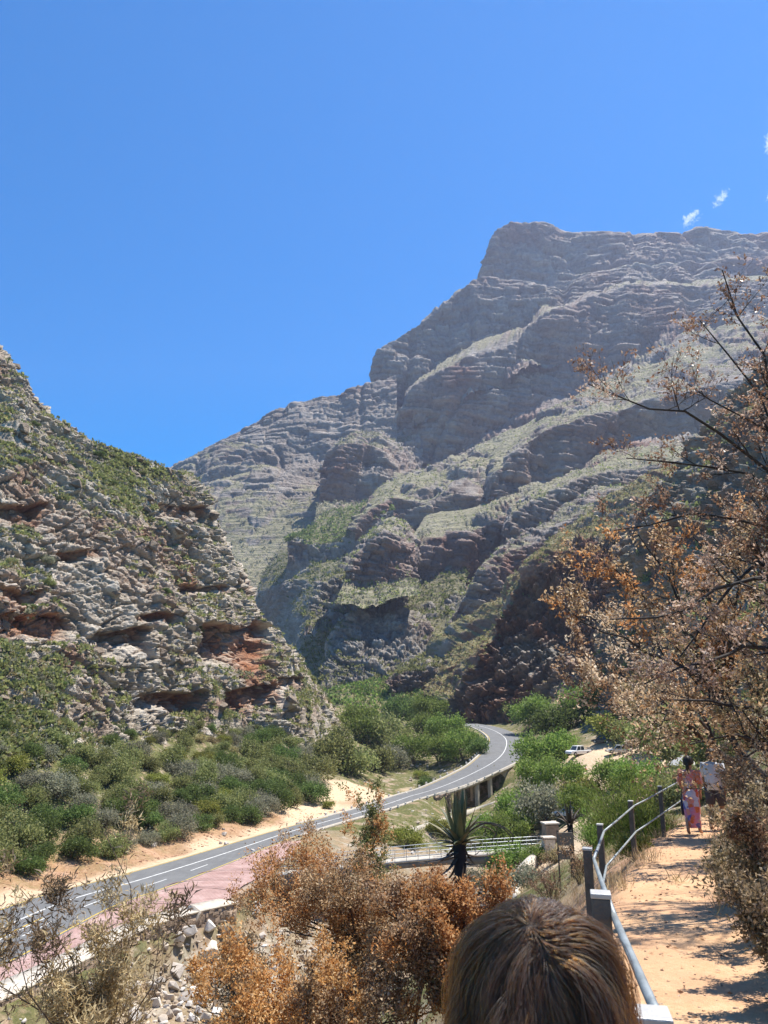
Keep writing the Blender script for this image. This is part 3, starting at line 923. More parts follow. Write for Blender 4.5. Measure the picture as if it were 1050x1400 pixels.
rock_mass('slab_spur', [
    [(590, 925, 350), (640, 900, 350), (700, 850, 350), (780, 790, 355), (1120, 720, 380)],
    [(596, 884, 382), (640, 866, 378), (680, 832, 375), (720, 792, 372), (760, 755, 375), (1120, 670, 400)],
    [(600, 868, 402), (619, 842, 406), (638, 808, 410), (649, 786, 413), (664, 767, 417), (698, 752, 424), (732, 742, 430), (766, 716, 438), (800, 691, 448), (1120, 620, 480)],
    [(640, 800, 450), (690, 745, 470), (740, 725, 480), (800, 670, 500), (1120, 600, 540)],
    [(690, 780, 620), (1120, 640, 620)]],
    1.0, veg=[.4, -.05, .6, .5], size=12.0, thick=4.6, amp=2.72, dip=(.3, .1, 1), seed=47, steep=.15, taper=(.06, 0), scales=((1.0, 1.0), (.4, .42)), mat=M_far, redness=.35)
rock_mass('ridge_knob', [
    [(670, 800, 430), (720, 790, 430), (800, 750, 430), (1120, 700, 450)],
    [(688, 752, 458), (732, 746, 460), (766, 722, 464), (800, 698, 470), (1120, 640, 490)],
    [(688, 735, 468), (695, 707, 474), (717, 690, 480), (766, 666, 488), (800, 650, 494), (850, 641, 500), (1120, 600, 520)],
    [(700, 690, 560), (780, 650, 570), (850, 615, 580), (1120, 575, 600)],
    [(700, 720, 640), (1120, 640, 640)]],
    1.0, veg=[.4, .0, .6, .5], size=12.0, thick=4.6, amp=2.72, dip=(.3, .1, 1), seed=49, steep=.15, taper=(.06, 0), scales=((1.0, 1.0), (.4, .42)), mat=M_far, redness=.35)
rock_mass('rubble_knoll', [
    [(428, 965, 345), (480, 962, 340), (540, 958, 338), (610, 945, 340)],
    [(437, 934, 372), (472, 938, 368), (540, 940, 362), (606, 930, 360)],
    [(438, 905, 398), (447, 880, 404), (472, 852, 412), (500, 840, 418), (540, 838, 424), (572, 850, 420), (604, 878, 405)],
    [(450, 850, 500), (520, 830, 510), (610, 850, 500)],
    [(450, 900, 560), (610, 900, 560)]],
    .9, veg=[.5, .18, .5, .5], size=7.5, thick=4, amp=2.6, dip=(.55, .1, 1), seed=51, taper=(.3, .3), mat=M_mid, redness=.1, big=.8)
rock_mass('rubble_knoll', [
    [(415, 872, 440), (470, 865, 438), (560, 860, 440)],
    [(423, 848, 458), (440, 852, 455), (490, 846, 452), (560, 845, 455)],
    [(423, 830, 470), (440, 802, 480), (470, 788, 486), (505, 790, 486), (560, 800, 480)],
    [(440, 790, 560), (500, 775, 570), (560, 785, 560)],
    [(440, 830, 620), (560, 830, 620)]],
    .9, veg=[.5, .2, .55, .5], size=7.5, thick=4, amp=2.6, dip=(.55, .1, 1), seed=53, taper=(.3, .3), mat=M_mid, redness=.15, big=.8)
rock_mass('valley_bluff', [
    [(520, 978, 318), (560, 975, 315), (620, 965, 315)],
    [(530, 955, 330), (560, 953, 328), (594, 946, 328), (622, 940, 330)],
    [(530, 938, 338), (541, 920, 342), (565, 916, 343), (594, 911, 345), (624, 912, 348)],
    [(545, 905, 390), (624, 890, 390)],
    [(545, 940, 450), (624, 930, 450)]],
    .9, veg=[.6, .0, .7, .6], size=4, thick=2.4, amp=2.2, dip=(.2, .1, 1), seed=55, steep=.15, taper=(.3, .2), mat=M_mid, redness=.5)
# --- dark cliff above the road bend with its grassy back
rock_mass('dark_cliff', [
    [(585, 1000, 284), (620, 1000, 280), (660, 1005, 274), (710, 1000, 268), (760, 985, 262), (830, 960, 256), (960, 940, 250)],
    [(600, 985, 291), (624, 978, 286), (660, 978, 282), (708, 974, 278), (758, 952, 272), (830, 905, 266), (960, 885, 262)],
    [(608, 962, 297), (632, 944, 293), (652, 905, 292), (668, 868, 294), (676, 845, 296), (700, 808, 298), (728, 774, 302), (762, 748, 306), (800, 732, 310), (960, 690, 330)],
    [(560, 942, 352), (604, 884, 372), (652, 846, 372), (690, 808, 360), (714, 782, 350), (735, 758, 345), (765, 726, 345), (790, 702, 348), (830, 682, 350), (870, 656, 352), (960, 625, 365)],
    [(620, 930, 400), (740, 800, 400), (870, 700, 400), (960, 640, 400)]],
    .9, veg=[.5, -.35, 1.5, .8], size=5.5, thick=3.2, amp=4.6, gul=.55, dip=(-.9, .1, 1), seed=57, mat=M_green_slope, redness=.85, big=.8, soft=1)
rock_mass('valley_slope', [
    [(440, 1000, 300), (520, 1000, 300), (640, 1000, 300)],
    [(440, 960, 345), (520, 950, 345), (640, 940, 335)],
    [(440, 930, 390), (560, 918, 390), (660, 880, 370)],
    [(440, 940, 450), (660, 900, 450)]],
    1.0, veg=[.9, .9, .9], size=6, thick=3, amp=1.2, dip=(.2, .1, 1), seed=59, mat=M_green_slope, redness=.0)
# --- near slope on the right, mostly hidden by the scorched trees
right_slope, RG, RN, RC, RV = rock_mass('right_slope', [
    [(815, 1010, 172), (880, 1020, 160), (960, 1040, 120), (1120, 1060, 80), (1300, 1090, 60)],
    [(818, 960, 182), (880, 930, 172), (960, 920, 135), (1120, 900, 98), (1300, 900, 80)],
    [(822, 890, 190), (862, 830, 182), (940, 760, 150), (1120, 720, 115), (1300, 700, 95)],
    [(832, 820, 200), (850, 740, 196), (890, 672, 188), (985, 610, 165), (1120, 560, 135), (1300, 540, 115)],
    [(846, 735, 215), (872, 690, 210), (930, 640, 200), (990, 552, 185), (1040, 500, 170), (1120, 440, 160), (1300, 400, 140)],
    [(860, 760, 260), (1040, 560, 260), (1300, 460, 230)]],
    1.9, veg=[.7, .5, .2, .1, .2], size=5, thick=2.6, amp=2.4, dip=(-.4, .1, 1), seed=61, mat=M_green_slope, redness=.4)
# ------------------------------------------------------------------ foliage builders
def rs(seed):
    return np.random.RandomState(seed)

def unit(a):
    return a / (np.linalg.norm(a, axis=-1, keepdims=True) + 1e-9)

def leaf_quads(C, D, w, l, rng, bend=.2):
    """leaf-shaped quads at C pointing along D (N,3); w, l arrays or numbers; returns V (N*4,3), Q"""
    n = len(C)
    D = unit(D)
    side = unit(np.cross(D, rng.normal(size=(n, 3))))
    nr = np.cross(side, D)
    w = np.broadcast_to(np.asarray(w, float), (n,))[:, None]; l = np.broadcast_to(np.asarray(l, float), (n,))[:, None]
    a = C
    b = C + D * l * .45 + side * w * .5 + nr * l * bend * .4
    c = C + D * l
    d = C + D * l * .45 - side * w * .5 + nr * l * bend * .4
    V = np.stack([a, b, c, d], 1).reshape(-1, 3)
    Q = np.arange(n * 4).reshape(n, 4)
    return V, Q

def tubes_np(lines, sides=5):
    """lines: list of (pts (k,3), radii (k,)); tapered tubes as one vertex / quad set"""
    Vs, Qs, b = [], [], 0
    ang = np.arange(sides) * 2 * math.pi / sides
    ca, sa = np.cos(ang), np.sin(ang)
    for p, r in lines:
        p = np.asarray(p, float); r = np.asarray(r, float); k = len(p)
        d = unit(np.gradient(p, axis=0))
        ref = np.array((.31, .87, .38)) if abs(d[0] @ np.array((.31, .87, .38))) < .9 else np.array((1., 0, 0))
        s = unit(np.cross(d, ref)); t = np.cross(d, s)
        V = p[:, None] + (s[:, None] * ca[None, :, None] + t[:, None] * sa[None, :, None]) * r[:, None, None]
        Vs.append(V.reshape(-1, 3))
        i = np.arange(k - 1)[:, None] * sides + np.arange(sides)[None]
        j = np.arange(k - 1)[:, None] * sides + (np.arange(sides)[None] + 1) % sides
        Qs.append((np.stack([i, j, j + sides, i + sides], -1).reshape(-1, 4)) + b)
        b += k * sides
    return np.concatenate(Vs), np.concatenate(Qs)

def bush_leaves(seed, rx, rz, n, leaf, lobes=10, open_=.35, aspect=.55, low=.0):
    """crown made of several uneven leafy lobes, with gaps between them; base at z = 0"""
    r = rs(seed)
    L = []
    for i in range(lobes):
        a = r.uniform(0, 2 * math.pi); q = math.sqrt(r.uniform(0, 1)) * .72
        h = r.uniform(.25 + low, .80) * (1 - .35 * q)
        sc = r.uniform(.24, .46)
        L.append((q * math.cos(a) * rx, q * math.sin(a) * rx, h * rz, sc * rx, sc * rz * r.uniform(.55, .85)))
    L = np.array(L)
    pick = r.choice(lobes, n, p=(L[:, 3] ** 2) / np.sum(L[:, 3] ** 2))
    d = unit(r.normal(size=(n, 3)))
    d[:, 2] = np.where(d[:, 2] < -.35, -d[:, 2] * .6, d[:, 2])
    rad = r.uniform(open_, 1.06, n) ** .5
    rad = np.where(r.uniform(0, 1, n) < .10, r.uniform(1.0, 1.32, n), rad)
    # twig clumps: leaves crowd towards clump centres
    nc = lobes * 22
    cd = unit(r.normal(size=(nc, 3))); cp = r.randint(0, lobes, nc)
    C0 = L[pick, :3] + d * np.stack([L[pick, 3], L[pick, 3], L[pick, 4]], -1) * rad[:, None]
    CC = L[cp, :3] + cd * np.stack([L[cp, 3], L[cp, 3], L[cp, 4]], -1) * .95
    j = r.randint(0, nc, n)
    pull = (r.uniform(0, 1, n) < .45)
    C = np.where(pull[:, None], CC[j] + r.normal(size=(n, 3)) * leaf * 1.6, C0)
    C[:, 2] = np.maximum(C[:, 2], .04 * rz)
    out = unit(d * .8 + r.normal(size=(n, 3)) * .8 + np.array((0, 0, .45)))
    return leaf_quads(C, out, leaf * aspect * r.uniform(.7, 1.3, n), leaf * r.uniform(.7, 1.4, n), r)

def bush_stems(seed, rx, rz, n=7, rad=.05):
    r = rs(seed + 500)
    lines = []
    for i in range(n):
        a = r.uniform(0, 2 * math.pi); q = r.uniform(.15, .7)
        e = np.array((math.cos(a) * q * rx, math.sin(a) * q * rx, rz * r.uniform(.45, .85)))
        t = np.linspace(0, 1, 6)[:, None]
        p = e[None] * t ** np.array((1.0, 1.0, .8)) + r.normal(size=(6, 3)) * .03 * rx * t
        lines.append((p, rad * np.linspace(1, .25, 6) * r.uniform(.6, 1.1)))
        for _ in range(2):
            k = r.randint(2, 5)
            q2 = p[k] + unit(r.normal(size=3) + np.array((0, 0, .7))) * rx * .35
            lines.append((np.stack([p[k], (p[k] + q2) / 2 + r.normal(size=3) * .04 * rx, q2]), rad * np.array((.45, .3, .12))))
    return tubes_np(lines, 5)

M_bark = mat_plain('bark_grey_brown', (.13, .10, .075), .9, .3, 6.0)
M_burnt = mat_plain('charred_bark', (.035, .028, .024), .85, .4, 9.0)
M_twig = mat_plain('dry_twig', (.11, .078, .055), .85, .3, 9.0)
M_leaf_olive = mat_leaf('leaf_olive', [(0.145, 0.174, 0.060), (0.242, 0.266, 0.093), (0.361, 0.359, 0.151)])
M_leaf_dark = mat_leaf('leaf_dark_green', [(0.072, 0.109, 0.030), (0.120, 0.172, 0.046), (0.185, 0.241, 0.069)])
M_leaf_fresh = mat_leaf('leaf_fresh_green', [(0.122, 0.195, 0.035), (0.195, 0.277, 0.057), (0.277, 0.342, 0.098)], .45)
M_leaf_grey = mat_leaf('leaf_grey_green', [(0.165, 0.176, 0.111), (0.252, 0.250, 0.166), (0.367, 0.343, 0.250)])
M_leaf_lime = mat_leaf('leaf_yellow_green', [(0.166, 0.193, 0.034), (0.248, 0.262, 0.055), (0.344, 0.331, 0.103)], .45)
M_leaf_tan = mat_leaf('leaf_dry_tan', [(0.225, 0.188, 0.090), (0.330, 0.270, 0.135), (0.450, 0.375, 0.210)])
M_leaf_orange = mat_leaf('leaf_scorched_orange', [(.34, .138, .045), (.50, .232, .08), (.60, .345, .15), (.66, .46, .26)], .5, .55)
M_leaf_brown = mat_leaf('leaf_scorched_brown', [(.17, .09, .05), (.31, .175, .095), (.43, .275, .165), (.55, .41, .28)], .45, .45)
M_leaf_pink = mat_leaf('leaf_scorched_pale', [(.34, .22, .145), (.50, .345, .24), (.62, .47, .35), (.70, .57, .45)], .45, .45)
M_leaf_straw = mat_leaf('leaf_straw', [(.34, .23, .11), (.52, .40, .22), (.66, .55, .35)], .5, .45)
M_leaf_deadgreen = mat_leaf('leaf_olive_brown', [(.13, .10, .05), (.23, .175, .09), (.34, .255, .15), (.44, .34, .22)], .4, .5)

class Kind:
    def __init__(s, name, seed, rx, rz, n, leaf, mat, lobes=10, open_=.35, aspect=.55, stems=7, low=.0, part='crown'):
        V, Q = bush_leaves(seed, rx, rz, n, leaf, lobes, open_, aspect, low)
        s.crown = mesh_np(name + '_crown', V, Q); s.crown.materials.append(mat)
        V, Q = bush_stems(seed, rx, rz, stems, rx * .028)
        s.stem = mesh_np(name + '_stem', V, Q); s.stem.materials.append(M_bark)
        s.name, s.rx, s.rz, s.part = name, rx, rz, part
    def put(s, loc, scale, label, cat, group=None, rz=0.0, squash=1.0, name=None):
        t = thing(name or s.name, loc, label, cat, group, rz)
        t.scale = (scale, scale, scale * squash)
        link(s.part, s.crown, None, t)
        link('trunk', s.stem, None, t)
        return t

K = {
    'olive_a': Kind('olive_bush', 1, 2.4, 3.4, 4400, .26, M_leaf_olive, 12),
    'olive_b': Kind('olive_bush', 2, 2.6, 3.0, 4200, .25, M_leaf_olive, 14),
    'olive_c': Kind('olive_bush', 3, 2.2, 3.8, 4000, .26, M_leaf_olive, 10),
    'dark_a': Kind('green_bush', 4, 2.3, 2.8, 4600, .24, M_leaf_dark, 11),
    'dark_b': Kind('green_bush', 5, 2.6, 3.3, 4600, .25, M_leaf_dark, 13),
    'grey_a': Kind('grey_bush', 6, 2.2, 2.6, 3600, .24, M_leaf_grey, 10),
    'grey_b': Kind('grey_bush', 7, 2.4, 3.2, 3800, .22, M_leaf_grey, 12),
    'lime_a': Kind('yellow_green_bush', 8, 2.1, 2.3, 3600, .24, M_leaf_lime, 9),
    'fresh_a': Kind('fresh_green_bush', 9, 2.5, 4.2, 5200, .24, M_leaf_fresh, 13),
    'fresh_b': Kind('fresh_green_bush', 10, 2.8, 3.6, 5200, .24, M_leaf_fresh, 14),
    'tan_a': Kind('dry_bush', 11, 2.0, 1.8, 2400, .22, M_leaf_tan, 9, .2),
}
RNG = random.Random(4)

# --- thicket between the rocky hill and the road
TK = {'olive': 'olive green bush', 'dark': 'dark green rounded bush', 'grey': 'grey green bush', 'lime': 'yellow green bush', 'tan': 'dry tan bush'}
def thicket():
    pts = []
    tries = 0
    while tries < 16000 and len(pts) < 285:
        tries += 1
        i = RNG.randrange(0, S_BR0 + 30)
        off = RNG.uniform(6.0, 37)
        hw = ROAD[i, 3]
        x = ROAD[i, 0] - ROAD_R[i, 0] * (hw + off); y = ROAD[i, 1] - ROAD_R[i, 1] * (hw + off)
        if y < 50: continue
        if (x + 3.5) ** 2 / 13 ** 2 + (y - 163) ** 2 / 11 ** 2 < 1.0 and x > -12: continue
        if ((x + 11) ** 2 + (y - 141) ** 2) < 36: continue
        z = gz(x, y)
        if z > -3.5: continue
        qx, qy = px_of(np.array((x, y, z)))
        if 425 < qx < 582 and 1050 < qy < 1135: continue
        if qx < -60 or qx > 610 or qy > 1330 or qy < 985 + max(0, 60 - .3 * qx): continue
        sp = 3.0 if off < 24 else 3.9
        if any((x - a) ** 2 + (y - b) ** 2 < sp * sp for a, b in pts): continue
        pts.append((x, y))
        u = RNG.random()
        inner = off < 15
        if off > 25 and u < .3: kk = 'tan_a' if u < .1 else 'grey_a'
        elif inner: kk = 'dark_a' if u < .26 else 'dark_b' if u < .46 else 'olive_a' if u < .64 else 'olive_b' if u < .8 else 'lime_a' if u < .86 else 'grey_b'
        else: kk = 'olive_a' if u < .25 else 'olive_b' if u < .47 else 'olive_c' if u < .66 else 'grey_a' if u < .74 else 'grey_b' if u < .82 else 'dark_b' if u < .95 else 'lime_a'
        far = float(sstep(115, 175, y))
        sc = RNG.uniform(.72, 1.22) * (1 + .3 * far) * (.72 if off > 26 else 1) * (.85 if off < 8 else 1)
        kind = TK[kk.split('_')[0]]
        size = 'large' if sc > 1.12 else 'small' if sc < .8 else 'medium'
        row = 'in the thicket front row' if off < 11.5 else 'in the middle of the thicket' if off < 23 else 'behind the thicket'
        zone = 'by the picture edge' if y < 72 else 'opposite the paved lay-by' if y < 88 else 'facing the footbridge' if y < 104 else 'opposite the orange shrubs' if y < 122 else 'short of the sandy flat' if y < 142 else 'beside the sandy flat' if y < 165 else 'past the sandy flat'
        K[kk].put((x, y, z - .15), sc, f'{size} {kind} {row} {zone}', 'bush', f'{kind}es of the roadside thicket', RNG.uniform(0, 6.28), RNG.uniform(.8, 1.1))
thicket()

# --- trees of the valley floor and the bank between road and parking: (px, py of base, distance, kind, size, label, name)
def at_px(px, py, d=None):
    if d is None:
        q = ground_hit(px, py)
        if q is not None: return q
        d = 200
    p = P(px, py, d)
    return np.array((p[0], p[1], gz(p[0], p[1])))

# width in the photograph (px) fixes the size
TREES = [
    (488, 1012, 205, 'fresh_b', 66, 'light green tree where the thicket meets the valley floor', 'fresh_green_tree'),
    (525, 1022, 215, 'olive_b', 70, 'broad olive tree at the far end of the thicket', 'olive_tree'),
    (455, 1048, 175, 'olive_c', 58, 'olive tree beside the sandy flat at its far side', 'olive_tree'),
    (432, 1066, 165, 'olive_b', 60, 'olive bush at the near left corner of the sandy flat', 'olive_bush'),
    (478, 1058, 178, 'olive_a', 62, 'olive tree behind the middle of the sandy flat', 'olive_tree'),
    (512, 1054, 188, 'olive_b', 56, 'spreading olive bush behind the right half of the sandy flat', 'olive_bush'),
    (540, 1050, 195, 'grey_b', 44, 'greyish bush behind the right end of the sandy flat', 'grey_bush'),
    (550, 985, 262, 'dark_b', 44, 'darkest green tree in front of the valley bluff', 'dark_green_tree'),
    (588, 990, 255, 'fresh_a', 46, 'bright green tree left of where the road vanishes', 'fresh_green_tree'),
    (520, 975, 285, 'fresh_b', 40, 'pale green tree deep in the valley floor', 'fresh_green_tree'),
    (490, 966, 310, 'fresh_b', 40, 'small pale green tree farthest up the valley', 'fresh_green_tree'),
    (565, 1045, 205, 'fresh_a', 52, 'fresh green bush inside the road bend beside the sandy flat', 'fresh_green_bush'),
    (600, 1043, 205, 'fresh_b', 50, 'fresh green bush in the middle of the road bend', 'fresh_green_bush'),
    (632, 1040, 200, 'fresh_a', 46, 'fresh green bush inside the bend closest to the kerb', 'fresh_green_bush'),
    (655, 1030, 205, 'dark_a', 32, 'dark bush at the grassy tip of the road bend', 'green_bush'),
    (612, 1018, 225, 'fresh_a', 48, 'green bush behind the others inside the road bend', 'fresh_green_bush'),
    (578, 1012, 228, 'fresh_b', 50, 'green bush by the far road edge inside the bend', 'fresh_green_bush'),
    (545, 1030, 210, 'olive_a', 44, 'olive bush between the sandy flat and road bend', 'olive_bush'),
    (450, 1105, 146, 'lime_a', 15, 'small yellow green shrub on the sandy verge', 'yellow_green_bush'),
    (575, 1065, 190, 'lime_a', 20, 'small yellow green shrub beside the stones of the sandy flat', 'yellow_green_bush'),
    # beyond and right of the bridge
    (742, 1060, 150, 'fresh_a', 66, 'green tree beside the right end of the road bridge', 'fresh_green_tree'),
    (770, 1040, 158, 'fresh_b', 56, 'light green tree left of the white pickup', 'fresh_green_tree'),
    (712, 1128, 118, 'fresh_a', 54, 'light green willowy bush below the bridge', 'fresh_green_bush'),
    (665, 1155, 105, 'fresh_b', 56, 'light green bush on the stream bank behind the footbridge rail', 'fresh_green_bush'),
    (700, 1160, 102, 'fresh_a', 52, 'green bush at the footbridge close to its right end', 'fresh_green_bush'),
    (746, 1126, 92, 'grey_b', 74, 'grey leaved tree beside the right end of the footbridge', 'grey_tree'),
    (790, 1110, 98, 'fresh_b', 52, 'green bush to the right of the grey leaved tree', 'fresh_green_bush'),
    (765, 1005, 185, 'dark_a', 66, 'dark green tree behind the white pickup', 'dark_green_tree'),
    (735, 990, 205, 'fresh_b', 60, 'bright green tree above the road bend on the right', 'fresh_green_tree'),
    (800, 985, 190, 'fresh_a', 60, 'bright green tree at the back of the parking area', 'fresh_green_tree'),
    (840, 1008, 172, 'lime_a', 60, 'yellowish tree at the back of the parking area', 'yellow_green_tree'),
    (870, 1020, 150, 'olive_a', 66, 'olive tree shading the back row of parked cars', 'olive_tree'),
    (900, 1030, 140, 'olive_c', 80, 'tall olive tree shading cars left of the sunshade', 'olive_tree'),
    (815, 970, 200, 'olive_b', 60, 'olive bush below the dark cliff above the parking area', 'olive_bush'),
    (700, 985, 222, 'olive_a', 30, 'olive bush at the foot of the dark cliff', 'olive_bush'),
    (655, 985, 258, 'dark_a', 26, 'small dark bush at the cliff foot beside the road', 'green_bush'),
    (630, 976, 272, 'dark_b', 30, 'rounded dark bush left at the cliff foot', 'green_bush'),
    (680, 982, 246, 'grey_a', 18, 'small grey bush at the cliff foot', 'grey_bush'),
    (735, 1182, 80, 'fresh_b', 40, 'green reedy bush under the right end of the footbridge', 'fresh_green_bush'),
    (690, 1205, 82, 'fresh_a', 56, 'green bush in the stream bed below the footbridge', 'fresh_green_bush'),
    (722, 1215, 72, 'grey_a', 48, 'grey green bush in the stream bed beside the kerb wall', 'grey_bush'),
    (655, 1222, 76, 'grey_b', 48, 'grey green bush in the stream bed behind the aloe', 'grey_bush'),
    (555, 1160, 100, 'lime_a', 40, 'yellow green bank of shrubs below the stone retaining wall', 'yellow_green_bush'),
    (600, 1140, 112, 'lime_a', 34, 'low yellow green shrub beside the concrete sill', 'yellow_green_bush'),
    (868, 1172, 16.5, 'lime_a', 46, 'low yellow green bush outside the railing', 'yellow_green_bush'),
    (735, 1085, 118, 'fresh_a', 56, 'tall light green bush above the grey leaved tree', 'fresh_green_bush'),
    (672, 1172, 92, 'fresh_a', 52, 'light green bush right behind the footbridge railing', 'fresh_green_bush'),
    (715, 1140, 100, 'fresh_b', 60, 'light green bush just left of the grey leaved tree', 'fresh_green_bush'),
    (770, 1085, 104, 'fresh_a', 58, 'light green bush on the slope below the parking area', 'fresh_green_bush'),
    (800, 1098, 100, 'lime_a', 52, 'yellowish bush on the slope below the parking area', 'yellow_green_bush'),
    (835, 1082, 100, 'fresh_b', 66, 'broad light green bush between parking area and railing', 'fresh_green_bush'),
    (880, 1090, 90, 'fresh_a', 66, 'light green bush above the railing posts', 'fresh_green_bush'),
    (915, 1100, 80, 'olive_a', 66, 'olive bush left of the two walkers', 'olive_bush'),
    (960, 1095, 60, 'olive_b', 80, 'olive bush beyond the two walkers', 'olive_bush'),
    (1010, 1090, 50, 'tan_a', 80, 'dry tan bush on the bank right of the walkers', 'dry_bush'),
    (930, 1050, 150, 'olive_c', 80, 'olive tree right behind the sunshade', 'olive_tree'),
    (985, 1050, 140, 'olive_a', 90, 'broad olive tree right of the sunshade', 'olive_tree'),
    (1040, 1050, 130, 'dark_b', 90, 'dark tree at the far right behind the scorched trees', 'dark_green_tree'),
    (760, 1180, 62, 'tan_a', 34, 'dry tan bush beside the curved kerb wall', 'dry_bush'),
]
def put_tree(px, py, d, kk, wpx, lab, nm, grp=None):
    h = ground_hit(px, py, max(8, d * .6), d * 1.6)
    if h is None:
        p = P(px, py, d); h = np.array((p[0], p[1], gz(p[0], p[1])))
    kd = K[kk]
    sc = wpx * h[1] / FPX / (2 * kd.rx) * 1.1
    return kd.put((h[0], h[1], h[2] - .12 * sc), sc, lab, 'tree' if nm.endswith('tree') else 'bush', grp, RNG.uniform(0, 6.28), RNG.uniform(.9, 1.12), nm)
for a in TREES:
    put_tree(*a)

# --- feathery bright green bush just outside the railing
def feathery(px, py, d, w, h, label, seed, n=9000):
    r = rs(seed)
    p = P(px, py, d); base = np.array((p[0], p[1], min(gz(p[0], p[1]), p[2])))
    lines, tips = [], []
    for i in range(46):
        a = r.uniform(0, 6.28); q = r.uniform(.1, 1) * w
        e = np.array((math.cos(a) * q, math.sin(a) * q, h * r.uniform(.55, 1.0) * (1 - .3 * (q / w) ** 2)))
        t = np.linspace(0, 1, 8)[:, None]
        ln = e[None] * t ** np.array((1.15, 1.15, .9)) + r.normal(size=(8, 3)) * .05 * w * t
        lines.append((ln, .03 * np.linspace(1, .2, 8)))
        tips.append(ln[3:])
    T = np.concatenate(tips)
    C = T[r.randint(0, len(T), n)] + r.normal(size=(n, 3)) * .17
    D = unit(r.normal(size=(n, 3)) * .45 + np.array((0, 0, 1.0)) + unit(C * np.array((1, 1, 0)) + 1e-6) * .3)
    V, Q = leaf_quads(C, D, .020 * d / 20, r.uniform(.08, .22, n), r, .1)
    t = thing('feathery_bush', tuple(base), label, 'bush')
    m = mesh_np('feathery_crown', V, Q); link('crown', m, M_leaf_fresh, t)
    V, Q = tubes_np(lines, 5); link('trunk', mesh_np('feathery_stems', V, Q), M_bark, t)
feathery(856, 1135, 31, 1.6, 3.3, 'bright green feathery bush standing outside the railing', 5)
feathery(815, 1140, 36, 1.2, 2.4, 'smaller feathery bush beside the info board', 6, 5000)
feathery(882, 1150, 20, .9, 1.3, 'green broom bush pressed against the railing', 7, 5000)

# ------------------------------------------------------------------ scrub on the slopes
def pick_on(G, N, C, n, seed, lo=.55, ymin=None):
    r = rs(seed)
    qx, qy = px_of(G)
    ok = (C > lo) & (N[..., 2] > .25) & (qx > -30) & (qx < 1080) & (np.sum(N * G, -1) < 0)
    if ymin is not None: ok &= qy < ymin
    idx = np.argwhere(ok)
    sel = idx[r.randint(0, len(idx), n)]
    return G[sel[:, 0], sel[:, 1]], r

def scrub(name, Ps, r, size, mat, k=14, label=None):
    n = len(Ps)
    s = size * r.uniform(.5, 1.5, n)
    C = np.repeat(Ps, k, 0); S = np.repeat(s, k)
    D = unit(r.normal(size=(n * k, 3)) * .8 + np.array((0, 0, .75)))
    C = C + D * (S * r.uniform(.0, .55, n * k))[:, None] * np.array((1, 1, .8))
    V, Q = leaf_quads(C, unit(D + r.normal(size=D.shape) * .5), S * .42, S * .62, r)
    o = link(name, mesh_np(name, V, Q), mat)
    return tag(o, kind='stuff')
_p, _r = pick_on(HG, HN, HC, 19000, 11, .3)
scrub('dry_grass_tufts', _p[:8000], _r, .64, M_leaf_tan, 7)
scrub('hillside_scrub', _p[9000:15500], _r, .95, M_leaf_olive, 8)
scrub('hillside_scrub', _p[15500:], _r, .85, M_leaf_grey, 8)
# shrubs one can tell apart on the hill
HILL_BUSH = {'grey_a': ('grey green shrub', 'grey shrubs on the rocky hill'),
             'olive_a': ('olive shrub', 'olive shrubs on the rocky hill'),
             'dark_a': ('dark green shrub', 'dark shrubs on the rocky hill')}
_p, _r = pick_on(HG, HN, HC, 95, 12, .3)
for i, q in enumerate(_p):
    kk = ('grey_a', 'olive_a', 'dark_a', 'grey_a', 'olive_a')[i % 5]
    qx, qy = px_of(q)
    where = 'near the skyline' if qy < 660 else 'halfway up' if qy < 800 else 'low down'
    side = 'on the steep right edge of the hill' if qx > 230 else 'in the middle of the hill' if qx > 110 else 'on the hill towards the picture edge'
    sc = _r.uniform(.22, .62)
    size = 'tiny' if sc < .35 else 'small' if sc < .5 else 'rounded'
    K[kk].put((q[0], q[1], q[2] - .2), sc, f'{size} {HILL_BUSH[kk][0]} {where} {side}', 'shrub', HILL_BUSH[kk][1], _r.uniform(0, 6.28), .85)
for px, py, d, kk, sc, lab in [(265, 868, 176, 'dark_b', 1.1, 'rounded green bush left of the red overhang on the hill'),
                                (150, 606, 172, 'dark_a', .62, 'dark bush on the skyline of the rocky hill'),
                                (72, 640, 160, 'grey_b', .75, 'grey bush high on the hill below the grassy top'),
                                (66, 770, 137, 'grey_a', .8, 'grey leaved bush among white boulders halfway up the hill')]:
    q = P(px, py, d)
    j = np.argmin((HG[..., 0] - q[0]) ** 2 + (HG[..., 1] - q[1]) ** 2 + (HG[..., 2] - q[2]) ** 2)
    g = HG.reshape(-1, 3)[j]
    K[kk].put((g[0], g[1], g[2] - .3), sc, lab, 'bush', None, 1.0, .9)

# scrub on the far slopes
def far_scrub(names, n, size, mat, seed, k=5, lo=.45):
    Ps = []
    for nm in names:
        for i, (G, N, C) in enumerate(MASSES[nm]):
            p, r = pick_on(G, N, C, int(n / len(names) / len(MASSES[nm])), seed + i, lo)
            Ps.append(p); seed += 1
    Ps = np.concatenate(Ps); r = rs(seed)
    scrub('slope_scrub', Ps, r, size, mat, k)
far_scrub(['gully_slope'], 2600, 2.6, M_leaf_dark, 300)
far_scrub(['gully_slope', 'rubble_knoll'], 3000, 2.0, M_leaf_olive, 310)
far_scrub(['green_spur'], 900, 2.8, M_leaf_dark, 320)
far_scrub(['green_spur'], 500, 2.4, M_leaf_olive, 322)
far_scrub(['valley_slope'], 1300, 1.9, M_leaf_fresh, 330)
far_scrub(['valley_slope'], 1300, 1.9, M_leaf_dark, 332)
far_scrub(['valley_slope', 'valley_bluff'], 1600, 1.7, M_leaf_olive, 335)
